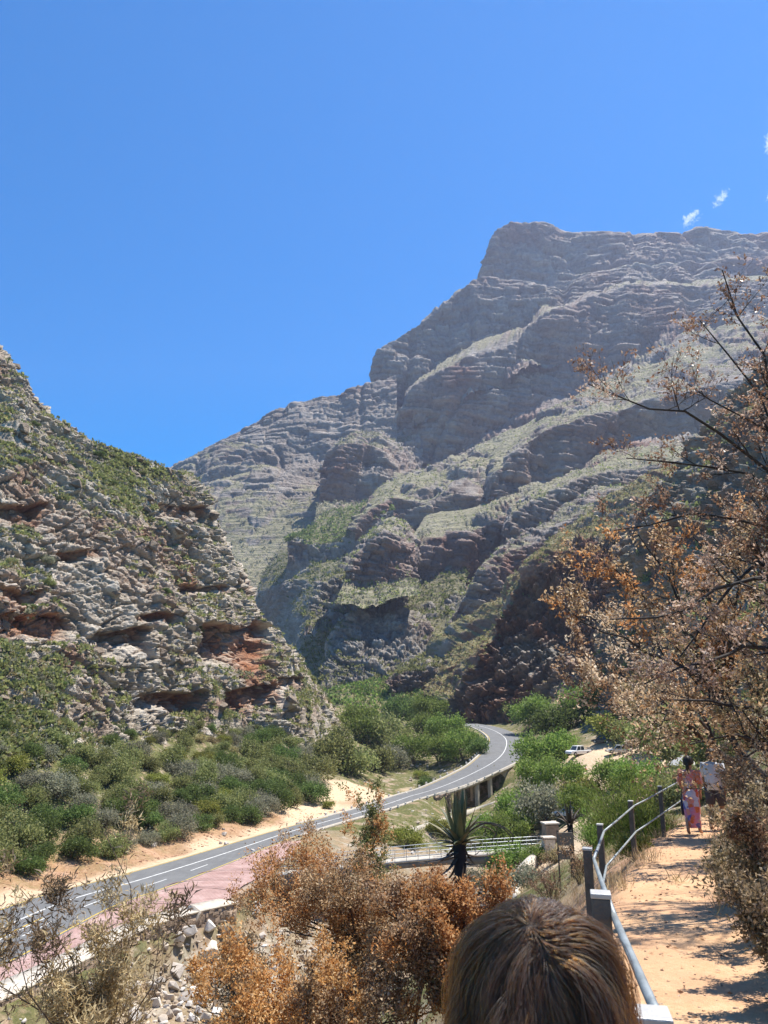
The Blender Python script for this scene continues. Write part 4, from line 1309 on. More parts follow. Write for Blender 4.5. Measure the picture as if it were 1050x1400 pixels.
far_scrub(['dark_cliff'], 2600, 1.1, M_leaf_tan, 340)
far_scrub(['dark_cliff'], 900, 1.4, M_leaf_olive, 345)
far_scrub(['east_spur', 'west_spur', 'great_face', 'slab_spur', 'ridge_knob', 'small_knob'], 2600, 2.0, M_leaf_olive, 350)
far_scrub(['east_spur', 'west_spur', 'great_face', 'slab_spur', 'ridge_knob', 'small_knob'], 2600, 2.0, M_leaf_grey, 355)
far_scrub(['buttress', 'middle_cliff', 'far_mountain'], 3600, 3.0, M_leaf_grey, 360)
far_scrub(['right_slope'], 1500, 1.2, M_leaf_olive, 370)
# ------------------------------------------------------------------ scorched trees of the foreground
def smooth_line(pts, n):
    c = catmull(np.asarray(pts, float), 8)
    s = np.concatenate([[0], np.cumsum(np.linalg.norm(np.diff(c, axis=0), axis=1))])
    t = np.linspace(0, s[-1], n)
    return np.stack([np.interp(t, s, c[:, i]) for i in range(3)], -1)

def sprout(line, rad, n, length, spread, up, r, tmin=.25, pts=5, rk=.55, wig=.12):
    """n side shoots along a branch line"""
    out = []
    k = len(line)
    tang = unit(np.gradient(line, axis=0))
    for t in r.uniform(tmin, 1.0, n):
        f = t * (k - 1); i = min(int(f), k - 2); a = f - i
        p = line[i] * (1 - a) + line[i + 1] * a
        d = unit(tang[i] * .7 + r.normal(size=3) * spread + np.array((0, 0, up)))
        L = length * r.uniform(.55, 1.25) * (1.1 - .45 * t)
        steps = [p]
        for _ in range(pts - 1):
            d = unit(d + r.normal(size=3) * wig + np.array((0, 0, up * .12)))
            steps.append(steps[-1] + d * L / (pts - 1))
        r0 = max(.0012, (rad[i] * (1 - a) + rad[i + 1] * a) * rk)
        out.append((np.array(steps), r0 * np.linspace(1, .3, pts)))
    return out

def scorched(name, base, limbs, label, cat, leaf_mat, bark, seed, n1=9, n2=6, n3=4, l1=.28, l2=.5, l3=.5, spread=.55, up=.25, leaf=(.03, .06), per=8,
             r0=.05, rmin=.006, clump=.05, twig_leaf_from=0.2, hang=.0, second=None, skip=0.0, lt=.15):
    """limbs: list of world polylines rooted at the base; every limb is part of the tree, leaves grow on its twigs"""
    r = rs(seed)
    base = np.asarray(base, float)
    L0, L1, L2, L3 = [], [], [], []
    for lm in limbs:
        ln = smooth_line(lm, 12)
        ln = ln + r.normal(size=ln.shape) * .012 * np.linalg.norm(ln[-1] - ln[0]) * np.linspace(0, 1, 12)[:, None]
        tl = np.linalg.norm(np.diff(ln, axis=0), axis=1).sum()
        rr = np.maximum(rmin, r0 * np.linspace(1, .14, 12))
        L0.append((ln, rr))
        for a in sprout(ln, rr, n1, tl * l1, spread, up, r, lt):
            L1.append(a)
            le = np.linalg.norm(a[0][-1] - a[0][0]) + .05
            for b in sprout(a[0], a[1], n2, le * l2, spread, up, r, .15):
                L2.append(b)
                lb = np.linalg.norm(b[0][-1] - b[0][0]) + .03
                for c in sprout(b[0], b[1], n3, lb * l3, spread * 1.1, up, r, .1, 3):
                    L3.append(c)
    t = thing(name, tuple(base), label, cat)
    V, Q = tubes_np(L0 + L1, 5)
    link('trunk', mesh_np(name + '_limbs', V - base, Q, smooth=True), bark, t)
    V, Q = tubes_np(L2, 3)
    V2, Q2 = tubes_np([(a, np.maximum(b, .0016)) for a, b in L3], 3)
    link('twigs', mesh_np(name + '_twigs', np.concatenate([V, V2]) - base, np.concatenate([Q, Q2 + len(V)])), bark, t)
    # leaves
    host = L3 + L2
    if skip: host = [h for h in host if r.uniform() > skip]
    pts = np.concatenate([h[0][1:] for h in host]) if host else np.zeros((0, 3))
    dirs = np.concatenate([unit(np.gradient(h[0], axis=0))[1:] for h in host])
    m = int(len(host) * per)
    if m:
        j = r.randint(0, len(pts), m)
        C = pts[j] + r.normal(size=(m, 3)) * clump
        D = unit(dirs[j] * .6 + r.normal(size=(m, 3)) * .75 + np.array((0, 0, -hang)))
        s = r.uniform(.6, 1.4, m)
        V, Q = leaf_quads(C - base, D, leaf[0] * s, leaf[1] * s * r.uniform(.8, 1.3, m), r, .5)
        if second is None:
            link('crown', mesh_np(name + '_leaves', V, Q), leaf_mat, t)
        else:
            # two kinds of leaf on different boughs
            g = fbm(C / .9, 2, seed) + second[1] > 0
            q1, q2 = Q[~g], Q[g]
            for q, mt in ((q1, leaf_mat), (q2, second[0])):
                if len(q): link('crown', mesh_np(name + '_leaves', V[q.ravel()], np.arange(q.size).reshape(-1, 4)), mt, t)
    return t

def pl(*q):
    return [P(*a) for a in q]

# right-hand trees above the trail
b_ = np.array((5.6, 9.2, gz(5.6, 9.2) - .1))
tr = [b_, P(1128, 980, 9.2)]
scorched('scorched_tree', b_, [
    tr + pl((1085, 810, 9), (1040, 786, 8.8), (985, 802, 8.6), (945, 832, 8.4), (890, 842, 8.2), (838, 850, 8.1)),
    tr + pl((1062, 775, 9.3), (1003, 803, 9.2), (960, 852, 9), (925, 900, 8.8)),
    tr + pl((1085, 700, 9.4), (1050, 640, 9.5), (1000, 602, 9.4), (950, 565, 9.2), (900, 556, 9), (850, 545, 9), (818, 522, 9)),
    tr + pl((1098, 700, 9), (1075, 570, 8.8), (1050, 478, 8.8), (1022, 422, 8.7), (1004, 395, 8.7), (982, 365, 8.7)),
    tr + pl((1060, 690, 9.8), (990, 645, 10), (925, 640, 10), (862, 612, 10)),
    tr + pl((1060, 735, 10), (985, 705, 10.2), (905, 715, 10.3), (845, 735, 10.3)),
    tr + pl((1075, 900, 9), (1005, 888, 8.6), (935, 912, 8.3), (880, 935, 8.2)),
    tr + pl((1075, 640, 9.6), (1045, 540, 9.8), (1015, 500, 9.8), (960, 440, 9.8)),
    tr + pl((1090, 640, 10.2), (1050, 590, 10.5), (1000, 560, 10.6), (930, 520, 10.6)),
    ],
    'tall scorched tree with dark bare boughs reaching over the trail from beyond the right edge', 'tree', M_leaf_brown, M_burnt, 101,
    n1=13, n2=7, n3=4, l1=.125, l2=.55, l3=.55, leaf=(.022, .045), per=4.4, r0=.055, clump=.018, second=(M_leaf_pink, -.2), skip=.1, lt=.34)

b_ = np.array((8.2, 16.0, gz(8.2, 16.0) - .1))
tr = [b_, P(1000, 1010, 16.6)]
scorched('scorched_tree', b_, [
    tr + pl((975, 930, 17), (940, 850, 17), (905, 770, 17.2), (880, 725, 17.2)),
    tr + pl((960, 900, 17.5), (905, 840, 18), (850, 790, 18), (805, 770, 18)),
    tr + pl((990, 900, 17), (970, 800, 17), (950, 730, 17)),
    tr + pl((965, 930, 16.5), (900, 900, 16.3), (850, 870, 16.2), (795, 850, 16.2)),
    tr + pl((1000, 880, 17), (1010, 780, 17), (1000, 720, 17)),
    ],
    'scorched tree with orange brown crown behind the two walkers', 'tree', M_leaf_brown, M_burnt, 103,
    n1=11, n2=7, n3=4, l1=.25, l2=.5, l3=.5, leaf=(.045, .08), per=4.4, r0=.085, clump=.045, second=(M_leaf_orange, -.12), lt=.3)
b_ = np.array((10.2, 21.0, gz(10.2, 21.0) - .1))
tr = [b_, P(985, 1030, 21)]
scorched('scorched_tree', b_, [
    tr + pl((930, 985, 20.6), (870, 940, 20.3), (815, 905, 20), (782, 880, 20)),
    tr + pl((940, 990, 20), (880, 970, 19.6), (825, 960, 19.2), (780, 950, 19)),
    tr + pl((950, 960, 21), (900, 910, 21), (850, 880, 21), (820, 850, 21)),
    tr + pl((960, 985, 20), (915, 975, 19.4), (870, 975, 19), (835, 985, 19)),
    ],
    'scorched tree with pale pinkish dead leaves hanging left of the walkers', 'tree', M_leaf_pink, M_burnt, 105,
    n1=10, n2=7, n3=4, l1=.28, l2=.5, l3=.5, leaf=(.05, .085), per=4.6, r0=.07, clump=.05, second=(M_leaf_brown, -.35), lt=.3)
b_ = np.array((9.2, 13.5, gz(9.2, 13.5) - .1))
tr = [b_, P(1075, 1030, 13.6)]
scorched('scorched_tree', b_, [
    tr + pl((1050, 950, 13.5), (1010, 890, 13.3), (965, 870, 13.2), (915, 880, 13)),
    tr + pl((1060, 900, 13.5), (1040, 820, 13.5), (1000, 770, 13.5)),
    tr + pl((1040, 980, 13), (990, 960, 12.6), (940, 960, 12.4), (900, 985, 12.2)),
    tr + pl((1035, 1010, 12.6), (990, 1010, 12.2), (965, 1015, 12), (945, 1020, 12)),
    tr + pl((1085, 900, 13.5), (1080, 800, 13.5), (1050, 740, 13.5)),
    ],
    'scorched tree with dark red brown leaves right above the two walkers', 'tree', M_leaf_brown, M_burnt, 107,
    n1=11, n2=7, n3=4, l1=.26, l2=.5, l3=.5, leaf=(.034, .06), per=4.6, r0=.07, clump=.03, second=(M_leaf_deadgreen, -.05), lt=.3)
b_ = np.array((5.9, 10.6, gz(5.9, 10.6) - .1))
scorched('scorched_shrub', b_, [
    [b_] + pl((1060, 1090, 10.4), (1020, 1080, 10.2), (975, 1085, 10), (940, 1075, 9.9)),
    [b_] + pl((1060, 1110, 10), (1020, 1120, 9.8), (985, 1140, 9.7)),
    [b_] + pl((1070, 1060, 10.4), (1035, 1040, 10.3), (1000, 1035, 10.2)),
    [b_] + pl((1075, 1120, 9.8), (1040, 1150, 9.5), (1005, 1165, 9.4)),
    ],
    'low scorched shrub with sparse pale leaves half covering the walkers', 'shrub', M_leaf_pink, M_burnt, 109,
    n1=8, n2=4, n3=3, l1=.25, l2=.5, l3=.5, leaf=(.024, .042), per=1.1, r0=.02, clump=.02, second=(M_leaf_brown, -.1), lt=.25)

# dark brown bushes along the right side of the trail
for (x, y, sx, n, seed, lab, mt) in [(3.25, 6.7, .56, 10, 121, 'dark olive brown dead bush on the right edge of the trail, its tips in sun', M_leaf_deadgreen),
                                 (2.5, 4.9, .46, 9, 122, 'darkest dead bush in the bottom right corner beside the trail', M_leaf_deadgreen),
                                 (4.35, 8.5, .7, 9, 123, 'brown dead bush on the bank behind the dark one by the trail', M_leaf_brown),
                                 (2.95, 5.7, .6, 9, 125, 'twiggy brown bush at the picture edge on the trail bank', M_leaf_deadgreen)]:
    g = np.array((x, y, gz(x, y) - .05)); r = rs(seed)
    lm = []
    for i in range(n):
        a = r.uniform(0, 6.28); q = r.uniform(.35, 1) * sx; h = r.uniform(.75, 1.5) * sx
        e = g + np.array((math.cos(a) * q, math.sin(a) * q, h))
        lm.append([g, g + (e - g) * np.array((.35, .35, .5)), e])
    scorched('dead_bush', g, lm, lab, 'bush', mt, M_burnt, seed, n1=9, n2=7, n3=4, l1=.42, l2=.5, l3=.5, spread=.6, up=.2, leaf=(.013, .030), per=5.0,
             r0=.012, rmin=.002, clump=.015, lt=.1, second=(M_leaf_brown, -.2))

# orange scorched shrubs below the trail
def orange(x, y, dz, tips, label, seed, mt=M_leaf_orange, second=(M_leaf_brown, -.32), leaf=(.034, .062), per=11.5, n1=13, name='scorched_shrub', r0=.055, knee=None, **kw):
    g = np.array((x, y, gz(x, y) - .1))
    lm = []
    for t in tips:
        e = P(*t)
        k = P(*knee) if knee else g + np.array((0, 0, (e[2] - g[2]) * .4))
        mid = k * .45 + e * .55 + np.array((0, 0, .12 * np.linalg.norm(e - k)))
        lm.append([g, k, mid, e])
    scorched(name, g, lm, label, 'shrub', mt, M_burnt, seed, n1=n1, n2=7, n3=3, l1=.26, l2=.5, l3=.52, leaf=leaf, per=per, r0=r0, clump=.075, second=second, lt=.42, up=.3, **kw)
orange(-.2, 21, 0, [(395, 1195, 22), (450, 1168, 22), (430, 1225, 20.5), (345, 1225, 21.5), (365, 1275, 20), (500, 1225, 22), (540, 1240, 21.5), (470, 1220, 20), (330, 1250, 22), (520, 1245, 20), (420, 1185, 23)],
       'large orange scorched shrub with black boughs in front of the lay-by', 131, knee=(500, 1330, 21))
orange(1.6, 15.8, 0, [(560, 1225, 16), (610, 1230, 15.8), (650, 1225, 15.8), (680, 1240, 15.5), (520, 1235, 16), (660, 1290, 15), (590, 1270, 15), (540, 1300, 15), (630, 1330, 14.8), (690, 1290, 15.2)],
       'orange scorched shrub below the aloe and left of the head', 133, knee=(610, 1385, 15.6))
orange(-1.4, 16.0, 0, [(300, 1340, 16.5), (380, 1330, 16.5), (450, 1320, 16.5), (520, 1335, 16), (560, 1370, 15.5), (340, 1390, 15.5), (420, 1370, 15.2), (490, 1390, 15), (280, 1385, 16), (590, 1390, 15)],
       'amber brown scorched shrub along the bottom edge', 135, mt=M_leaf_orange, second=(M_leaf_brown, -.2), knee=(430, 1480, 16))
orange(-5.0, 26, 0, [(285, 1310, 27), (330, 1300, 27), (365, 1320, 27), (300, 1345, 26), (345, 1350, 26)],
       'small dull olive brown shrub beside the white stream boulders', 137, mt=M_leaf_deadgreen, second=(M_leaf_orange, -.2), knee=(325, 1390, 26.5), leaf=(.045, .08), n1=8)
orange(-.8, 44, 0, [(495, 1120, 44), (510, 1105, 44), (525, 1125, 44), (490, 1150, 44), (530, 1150, 44), (512, 1135, 43)],
       'small half green half scorched bush behind the large orange shrub', 139, mt=M_leaf_orange, second=(M_leaf_olive, .15), knee=(508, 1185, 44), leaf=(.07, .13), n1=6)
orange(.8, 25, 0, [(575, 1205, 26), (600, 1210, 26), (550, 1220, 26), (620, 1225, 25), (580, 1230, 25)],
       'reddish scorched shrub around the foot of the aloe', 141, mt=M_leaf_orange, second=(M_leaf_brown, -.05), knee=(590, 1260, 25), n1=9)

# straw-leaved willowy shrub, bottom left
g = np.array((-3.2, 8.4, gz(-3.2, 8.4) - .1)); k_ = P(122, 1470, 8.5)
scorched('willowy_shrub', g, [
    [g, k_] + pl((102, 1375, 8.5), (92, 1305, 8.5), (62, 1255, 8.5), (22, 1218, 8.5)),
    [g, k_] + pl((118, 1380, 8.4), (110, 1330, 8.4), (98, 1285, 8.4)),
    [g, k_] + pl((152, 1400, 8.6), (158, 1335, 8.6), (184, 1275, 8.6), (178, 1215, 8.6), (156, 1150, 8.6)),
    [g, k_] + pl((160, 1420, 8.3), (200, 1360, 8.2), (222, 1280, 8.2)),
    [g, k_] + pl((60, 1400, 8.3), (5, 1362, 8.2), (-40, 1320, 8.2)),
    [g, k_] + pl((50, 1440, 8.1), (-20, 1410, 8), (-60, 1380, 8)),
    [g, k_] + pl((90, 1420, 8), (50, 1350, 7.9), (30, 1290, 7.9)),
    ],
    'willowy dry shrub with narrow straw coloured leaves in the bottom left corner', 'shrub', M_leaf_straw, M_twig, 151,
    n1=12, n2=6, n3=3, l1=.2, l2=.5, l3=.55, spread=.42, up=.55, leaf=(.014, .08), per=9.5, r0=.024, rmin=.003, clump=.02, second=(M_leaf_deadgreen, -.1), lt=.35)
# bare twiggy bush below the railing
for (px, py, d, s, lab, sd) in [(752, 1205, 26, 1.1, 'leafless dark twiggy bush below the info board', 161), (790, 1185, 24, .8, 'grey tangle of bare twigs at the foot of the info board', 163)]:
    q = P(px, py, d); g = np.array((q[0], q[1], gz(q[0], q[1]) - .05)); r = rs(sd)
    lm = []
    for i in range(10):
        a = r.uniform(0, 6.28); e = g + np.array((math.cos(a) * s * r.uniform(.3, 1), math.sin(a) * s * r.uniform(.3, 1), s * r.uniform(.7, 1.4)))
        lm.append([g, g + (e - g) * np.array((.4, .4, .5)), e])
    scorched('bare_bush', g, lm, lab, 'bush', M_leaf_brown, M_twig, sd, n1=8, n2=5, n3=3, l1=.4, l2=.5, l3=.5, leaf=(.03, .05), per=.7, r0=.02, rmin=.005, clump=.02, lt=.1)
# ------------------------------------------------------------------ stone, concrete and metal along the road
M_stone_pale = mat_plain('pale_stone', (.52, .46, .38), .9, .25, 2.5, .6, 12)
M_stone_wall = mat_plain('wall_stone', (.30, .225, .165), .9, .4, 1.2, .6, 8)
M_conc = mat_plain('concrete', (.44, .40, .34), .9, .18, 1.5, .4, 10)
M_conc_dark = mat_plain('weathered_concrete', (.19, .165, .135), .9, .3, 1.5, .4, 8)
M_galv = mat_plain('galvanised_steel', (.48, .51, .53), .42, .15, 5, 0, 20, .75, .5)
M_galv_dull = mat_plain('dull_galvanised', (.24, .27, .28), .55, .25, 9, .15, 60, .35, .4)
M_post = mat_plain('weathered_post', (.085, .078, .07), .75, .3, 8, .4, 60)
M_cap = mat_plain('post_cap', (.42, .41, .39), .5, .12, 12, .2, 40, .2, .5)

def mat_paving():
    k = Nodes('pink_paving')
    p = k.pos()
    n = k.noise(p, .45, 5, .65)
    c = k.ramp(n, [(.3, (.28, .175, .155)), (.5, (.37, .245, .22)), (.7, (.46, .335, .305))])
    br = k.n('ShaderNodeTexBrick', {'Vector': k.mapped(p, (1, 1, 1), (0, 0, R(20))), 'Color1': (.9, .9, .9, 1), 'Color2': (1.05, 1.0, 1.0, 1), 'Mortar': (.7, .66, .62, 1), 'Scale': 1.0, 'Mortar Size': .03, 'Brick Width': .5, 'Row Height': .25})
    c = k.mix(.8, c, br.outputs[0], 'MULTIPLY')
    return k.surf(c, .85, None, spec=.2)
# lay-by surface: lofted strip from the road edge to the parapet
def strip(name, A, B, n, mat, kind='structure'):
    a = smooth_line(A, n); b = smooth_line(B, n)
    rows = [a * (1 - t) + b * t for t in np.linspace(0, 1, 8)]
    V = np.stack(rows, 0)
    o = link(name, mesh_np(name, V, grid_quads(8, n)), mat)
    return tag(o, kind=kind)
_bo = sorted([(i, tuple(q)) for q, i, sd in [lay_pt(a, b, .0) for a, b in LAY_OUT]])
_ii = np.linspace(_bo[0][0], _bo[-1][0], 60)
B_ = np.stack([np.interp(_ii, [a[0] for a in _bo], [a[1][j] for a in _bo]) for j in range(3)], -1) + np.array((0, 0, .03))
_ir = _ii.astype(int)
A_ = np.c_[ROAD[_ir, 0] + ROAD_R[_ir, 0] * (ROAD[_ir, 3] + .01), ROAD[_ir, 1] + ROAD_R[_ir, 1] * (ROAD[_ir, 3] + .01), ROAD[_ir, 2] + .004]
strip('paved_layby', A_, B_, 60, mat_paving())

def wall_along(name, pts, w, h, down, mat, label, cat, cap=None, stones=0, seed=0, cap_over=.06):
    """low wall following a line of top-centre points"""
    pts = smooth_line(pts, max(6, len(pts) * 6))
    t = unit(np.gradient(pts, axis=0) * np.array((1, 1, 0)))
    s = np.stack([t[:, 1], -t[:, 0], 0 * t[:, 0]], -1)
    th = thing(name, tuple(pts[len(pts) // 2] - np.array((0, 0, h))), label, cat)
    o0 = np.array(th.location)
    def body(nm, w, z1, z0, m):
        R4 = [pts - s * w / 2 + (0, 0, z0), pts - s * w / 2 + (0, 0, z1), pts + s * w / 2 + (0, 0, z1), pts + s * w / 2 + (0, 0, z0)]
        V = np.stack(R4, 1)
        q = []
        k = len(pts)
        for i in range(k - 1):
            for j in range(4):
                q.append((i * 4 + j, i * 4 + (j + 1) % 4, (i + 1) * 4 + (j + 1) % 4, (i + 1) * 4 + j))
        q += [(3, 2, 1, 0), ((k - 1) * 4, (k - 1) * 4 + 1, (k - 1) * 4 + 2, (k - 1) * 4 + 3)]
        return link(nm, mesh_np(nm, V - o0, q), m, th)
    body('wall_body', w, 0 if cap is None else -.12, -h - down, mat)
    if cap is not None:
        body('coping', w + cap_over * 2, 0, -.118, cap)
    if stones:
        r = rs(seed); b = MB()
        L = len(pts)
        for _ in range(stones):
            i = r.randint(0, L - 1); f = r.uniform()
            p = pts[i] * (1 - f) + pts[min(i + 1, L - 1)] * f
            side = 1 if r.uniform() < .8 else -1
            z = -r.uniform(.2, h + down * .8)
            c = p + s[i] * side * (w / 2) + np.array((0, 0, z))
            b.box(tuple(c - o0), (r.uniform(.2, .6), .12 + r.uniform(0, .12), r.uniform(.14, .34)), math.atan2(t[i, 1], t[i, 0]) + r.uniform(-.08, .08), r.uniform(-.1, .1), r.uniform(.7, 1))
        o = b.build('stone', M_stone_wall, th); o['kind'] = 'stuff'
    return th

# parapets of the lay-by
pp = [lay_pt(a, b, .25)[0] for a, b in [(-60, 1382), (20, 1345), (100, 1308), (185, 1266), (250, 1245), (312, 1231)]]
wall_along('parapet_wall', pp, 2.2, .45, 1.4, M_stone_wall, 'broad low parapet with pale stone top along the lay-by', 'wall', M_stone_pale, 260, 3)
pp = [lay_pt(a, b, .5)[0] for a, b in [(320, 1226), (335, 1213), (372, 1193)]]
wall_along('parapet_wall', pp, .5, .7, 1.4, M_stone_wall, 'short dark stone wall between lay-by and footbridge', 'wall', None, 110, 4)

# looping tyre marks on the paving
M_skid = mat_plain('tyre_mark', (.20, .135, .125), .9, .2, 2)
lay_o = bpy.data.objects['paved_layby']
for cx, cy, r0_, a0, a1 in [(268, 1222, 2.6, .3, 5.2), (290, 1212, 3.4, 1.0, 4.4), (240, 1236, 2.2, 2.2, 6.5), (318, 1196, 2.8, .2, 3.0), (210, 1246, 3.0, .5, 3.4)]:
    c, ci_, sd_ = lay_pt(cx, cy, .03)
    aa = np.linspace(a0, a1, 26)
    V = np.concatenate([np.stack([c[0] + rr_ * np.cos(aa) * 1.3, c[1] + rr_ * np.sin(aa), np.full(26, c[2] + .02)], -1)[:, None] for rr_ in (r0_, r0_ + .16)], 1)
    link('tyre_mark', mesh_np('tyre_mark', V, grid_quads(26, 2)), M_skid, lay_o)

# kerbs, retaining wall and road bridge
def edge_pts(i0, i1, f, dz, step=2):
    idx = np.arange(i0, min(i1, len(ROAD)), step)
    o = f(ROAD[idx, 3])
    return np.stack([ROAD[idx, 0] + ROAD_R[idx, 0] * o, ROAD[idx, 1] + ROAD_R[idx, 1] * o, ROAD[idx, 2] + dz], -1)
def solid_along(name, pts, w, h, mat, parent=None, kind=None):
    t = unit(np.gradient(pts, axis=0) * np.array((1, 1, 0)))
    s = np.stack([t[:, 1], -t[:, 0], 0 * t[:, 0]], -1)
    V = np.stack([pts - s * w / 2 - (0, 0, h), pts - s * w / 2, pts + s * w / 2, pts + s * w / 2 - (0, 0, h)], 1)
    q = []
    k = len(pts)
    for i in range(k - 1):
        for j in range(4):
            q.append((i * 4 + j, i * 4 + (j + 1) % 4, (i + 1) * 4 + (j + 1) % 4, (i + 1) * 4 + j))
    q += [(3, 2, 1, 0), ((k - 1) * 4, (k - 1) * 4 + 1, (k - 1) * 4 + 2, (k - 1) * 4 + 3)]
    me = mesh_np(name, V, q)
    o = link(name, me, mat, parent)
    if kind: o['kind'] = kind
    return o
solid_along('kerb', edge_pts(S_WALL0 - 20, S_BR1 + 8, lambda h: h + .22, .16), .4, .5, M_conc, None, 'structure')
solid_along('kerb', edge_pts(S_WALL0 - 10, S_BR2 + 60, lambda h: -h - .2, .14), .36, .5, M_conc, None, 'structure')
rw = thing('retaining_wall', tuple(ROAD[(S_WALL0 + S_BR0) // 2, :3]), 'rough stone retaining wall holding up the road before the bridge', 'wall')
o0 = np.array(rw.location)
wp = edge_pts(S_WALL0, S_BR0 + 1, lambda h: h + .25, -.3)
o = solid_along('wall_body', wp - o0, .5, 5.0, M_stone_wall, rw)
r = rs(8); b = MB()
tt = unit(np.gradient(wp, axis=0))
for _ in range(900):
    i = r.randint(0, len(wp)); z = -r.uniform(.1, 4.2)
    c = wp[i] + np.array((tt[i, 1], -tt[i, 0], 0)) * .25 + tt[i] * r.uniform(-1, 1) + np.array((0, 0, z)) - o0
    b.box(tuple(c), (r.uniform(.3, .9), .2 + r.uniform(0, .2), r.uniform(.22, .5)), math.atan2(tt[i, 1], tt[i, 0]) + r.uniform(-.1, .1), r.uniform(-.12, .12), r.uniform(.7, 1))
o = b.build('stone', M_stone_wall, rw); o['kind'] = 'stuff'
br = thing('road_bridge', tuple(ROAD[(S_BR0 + S_BR1) // 2, :3] - np.array((0, 0, 3))), 'low concrete road bridge on square piers over the dry stream', 'bridge')
o0 = np.array(br.location)
idx = np.arange(S_BR0 - 2, S_BR1 + 5)
deck = ROAD[idx, :3] - (0, 0, .06)
hwm = ROAD[idx, 3]
V = np.stack([deck - np.c_[ROAD_R[idx], 0 * hwm] * (hwm + .35)[:, None] - (0, 0, .55), deck - np.c_[ROAD_R[idx], 0 * hwm] * (hwm + .35)[:, None],
              deck + np.c_[ROAD_R[idx], 0 * hwm] * (hwm + .42)[:, None], deck + np.c_[ROAD_R[idx], 0 * hwm] * (hwm + .42)[:, None] - (0, 0, .55)], 1)
k = len(idx)
q = [(i * 4 + j, i * 4 + (j + 1) % 4, (i + 1) * 4 + (j + 1) % 4, (i + 1) * 4 + j) for i in range(k - 1) for j in range(4)] + [(3, 2, 1, 0), ((k - 1) * 4, (k - 1) * 4 + 1, (k - 1) * 4 + 2, (k - 1) * 4 + 3)]
link('deck', mesh_np('deck', V - o0, q), M_conc, br)
for f in (.0, .27, .52, .76, 1.0):
    i = int(S_BR0 + f * (S_BR1 - S_BR0))
    hw = ROAD[i, 3]
    if f in (0., 1.):
        b = MB(); b.box(tuple(ROAD[i, :3] - (0, 0, 3.6) - o0), (1.2, hw * 2 + .3, 6.0), math.atan2(ROAD_T[i, 1], ROAD_T[i, 0]))
        b.build('abutment', M_conc, br, bevel=.06)
    else:
        for sg in (-1, 0, 1):
            c = ROAD[i, :3] + np.array((ROAD_R[i, 0], ROAD_R[i, 1], 0)) * sg * (hw - .1)
            b = MB(); b.box(tuple(c - (0, 0, 3.6) - o0), (.75, .75, 6.0), math.atan2(ROAD_T[i, 1], ROAD_T[i, 0]))
            b.build('pier', M_conc, br, bevel=.05)
# kerb blocks
kb = MB(); kb.box((0, 0, .2), (.42, .3, .42), 0, 0, .85)
kbm = kb.mesh('kerb_block'); kbm.materials.append(mat_plain('white_block', (.66, .64, .58), .85, .15, 4))
kmc = 0
for (i0, i1, f, lab, grp) in [(S_WALL0 + 2, S_BR1, lambda h: h + .62, 'small white block on the outer kerb above the retaining wall and bridge', 'white blocks on the outer kerb'),
                         (S_WALL0, S_BR2 + 30, lambda h: -h - .8, 'small white block on the inner kerb round the bend', 'white blocks on the inner kerb')]:
    for p, i in zip(edge_pts(i0, i1, f, 0, 3), range(i0, i1, 3)):
        o = link('kerb_block', kbm)
        gzz = ROAD[i, 2] + (-.05 if 'outer' in lab else .0)
        o.location = (p[0], p[1], gzz); o.rotation_euler = (0, 0, math.atan2(ROAD_T[i, 1], ROAD_T[i, 0]))
        tag(o, lab, 'kerb block', grp)
# concrete sill in the stream bed
sill = [(lambda h: h + (0, 0, .35))(ground_hit(a, b_, 70, 200)) for a, b_ in [(545, 1142), (580, 1130), (620, 1117), (650, 1107), (676, 1098)]]
wall_along('concrete_sill', sill, .5, .5, .8, M_conc, 'pale concrete sill across the stream bed below the road bridge', 'wall')

# footbridge
FA, FB = PZ(378, 1194, -17.3), PZ(739, 1161, -15.5)
fb = thing('footbridge', tuple((FA + FB) / 2), 'slender concrete footbridge with grey metal railings over the stream', 'footbridge')
fo = np.array(fb.location)
fd = unit(FB - FA); fs_ = unit(np.cross(fd, (0, 0, 1.0)))
n = 24
t = np.linspace(0, 1, n)
cl = FA[None] * (1 - t[:, None]) + FB[None] * t[:, None] + np.array((0, 0, .25))[None] * (4 * t * (1 - t))[:, None]
W = 1.0
V = np.stack([cl - fs_ * W - (0, 0, .16), cl - fs_ * W, cl + fs_ * W, cl + fs_ * W - (0, 0, .16)], 1)
q = [(i * 4 + j, i * 4 + (j + 1) % 4, (i + 1) * 4 + (j + 1) % 4, (i + 1) * 4 + j) for i in range(n - 1) for j in range(4)] + [(3, 2, 1, 0), (n * 4 - 4, n * 4 - 3, n * 4 - 2, n * 4 - 1)]
link('deck', mesh_np('deck', V - fo, q), M_conc, fb)
for sgn in (-1, 1):
    dep = .55 + 1.3 * np.abs(2 * t - 1) ** 3
    a, c = cl + fs_ * sgn * (W - .3) , cl + fs_ * sgn * (W - .05)
    V = np.stack([a - np.c_[0 * dep, 0 * dep, dep + .16], a - (0, 0, .161), c - (0, 0, .161), c - np.c_[0 * dep, 0 * dep, dep + .16]], 1)
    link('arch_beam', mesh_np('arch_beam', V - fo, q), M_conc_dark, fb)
    for hgt in (.4, .75, 1.12):
        b = MB(); b.tube([tuple(p + fs_ * sgn * (W - .08) + np.array((0, 0, hgt)) - fo) for p in cl], .032, 6)
        b.build('rail', M_galv, fb, smooth=True)
    for i in range(0, n):
        b = MB(); p = cl[i] + fs_ * sgn * (W - .08) - fo
        b.bar(tuple(p), tuple(p + np.array((0, 0, 1.12))), .05)
        b.build('post', M_galv, fb)
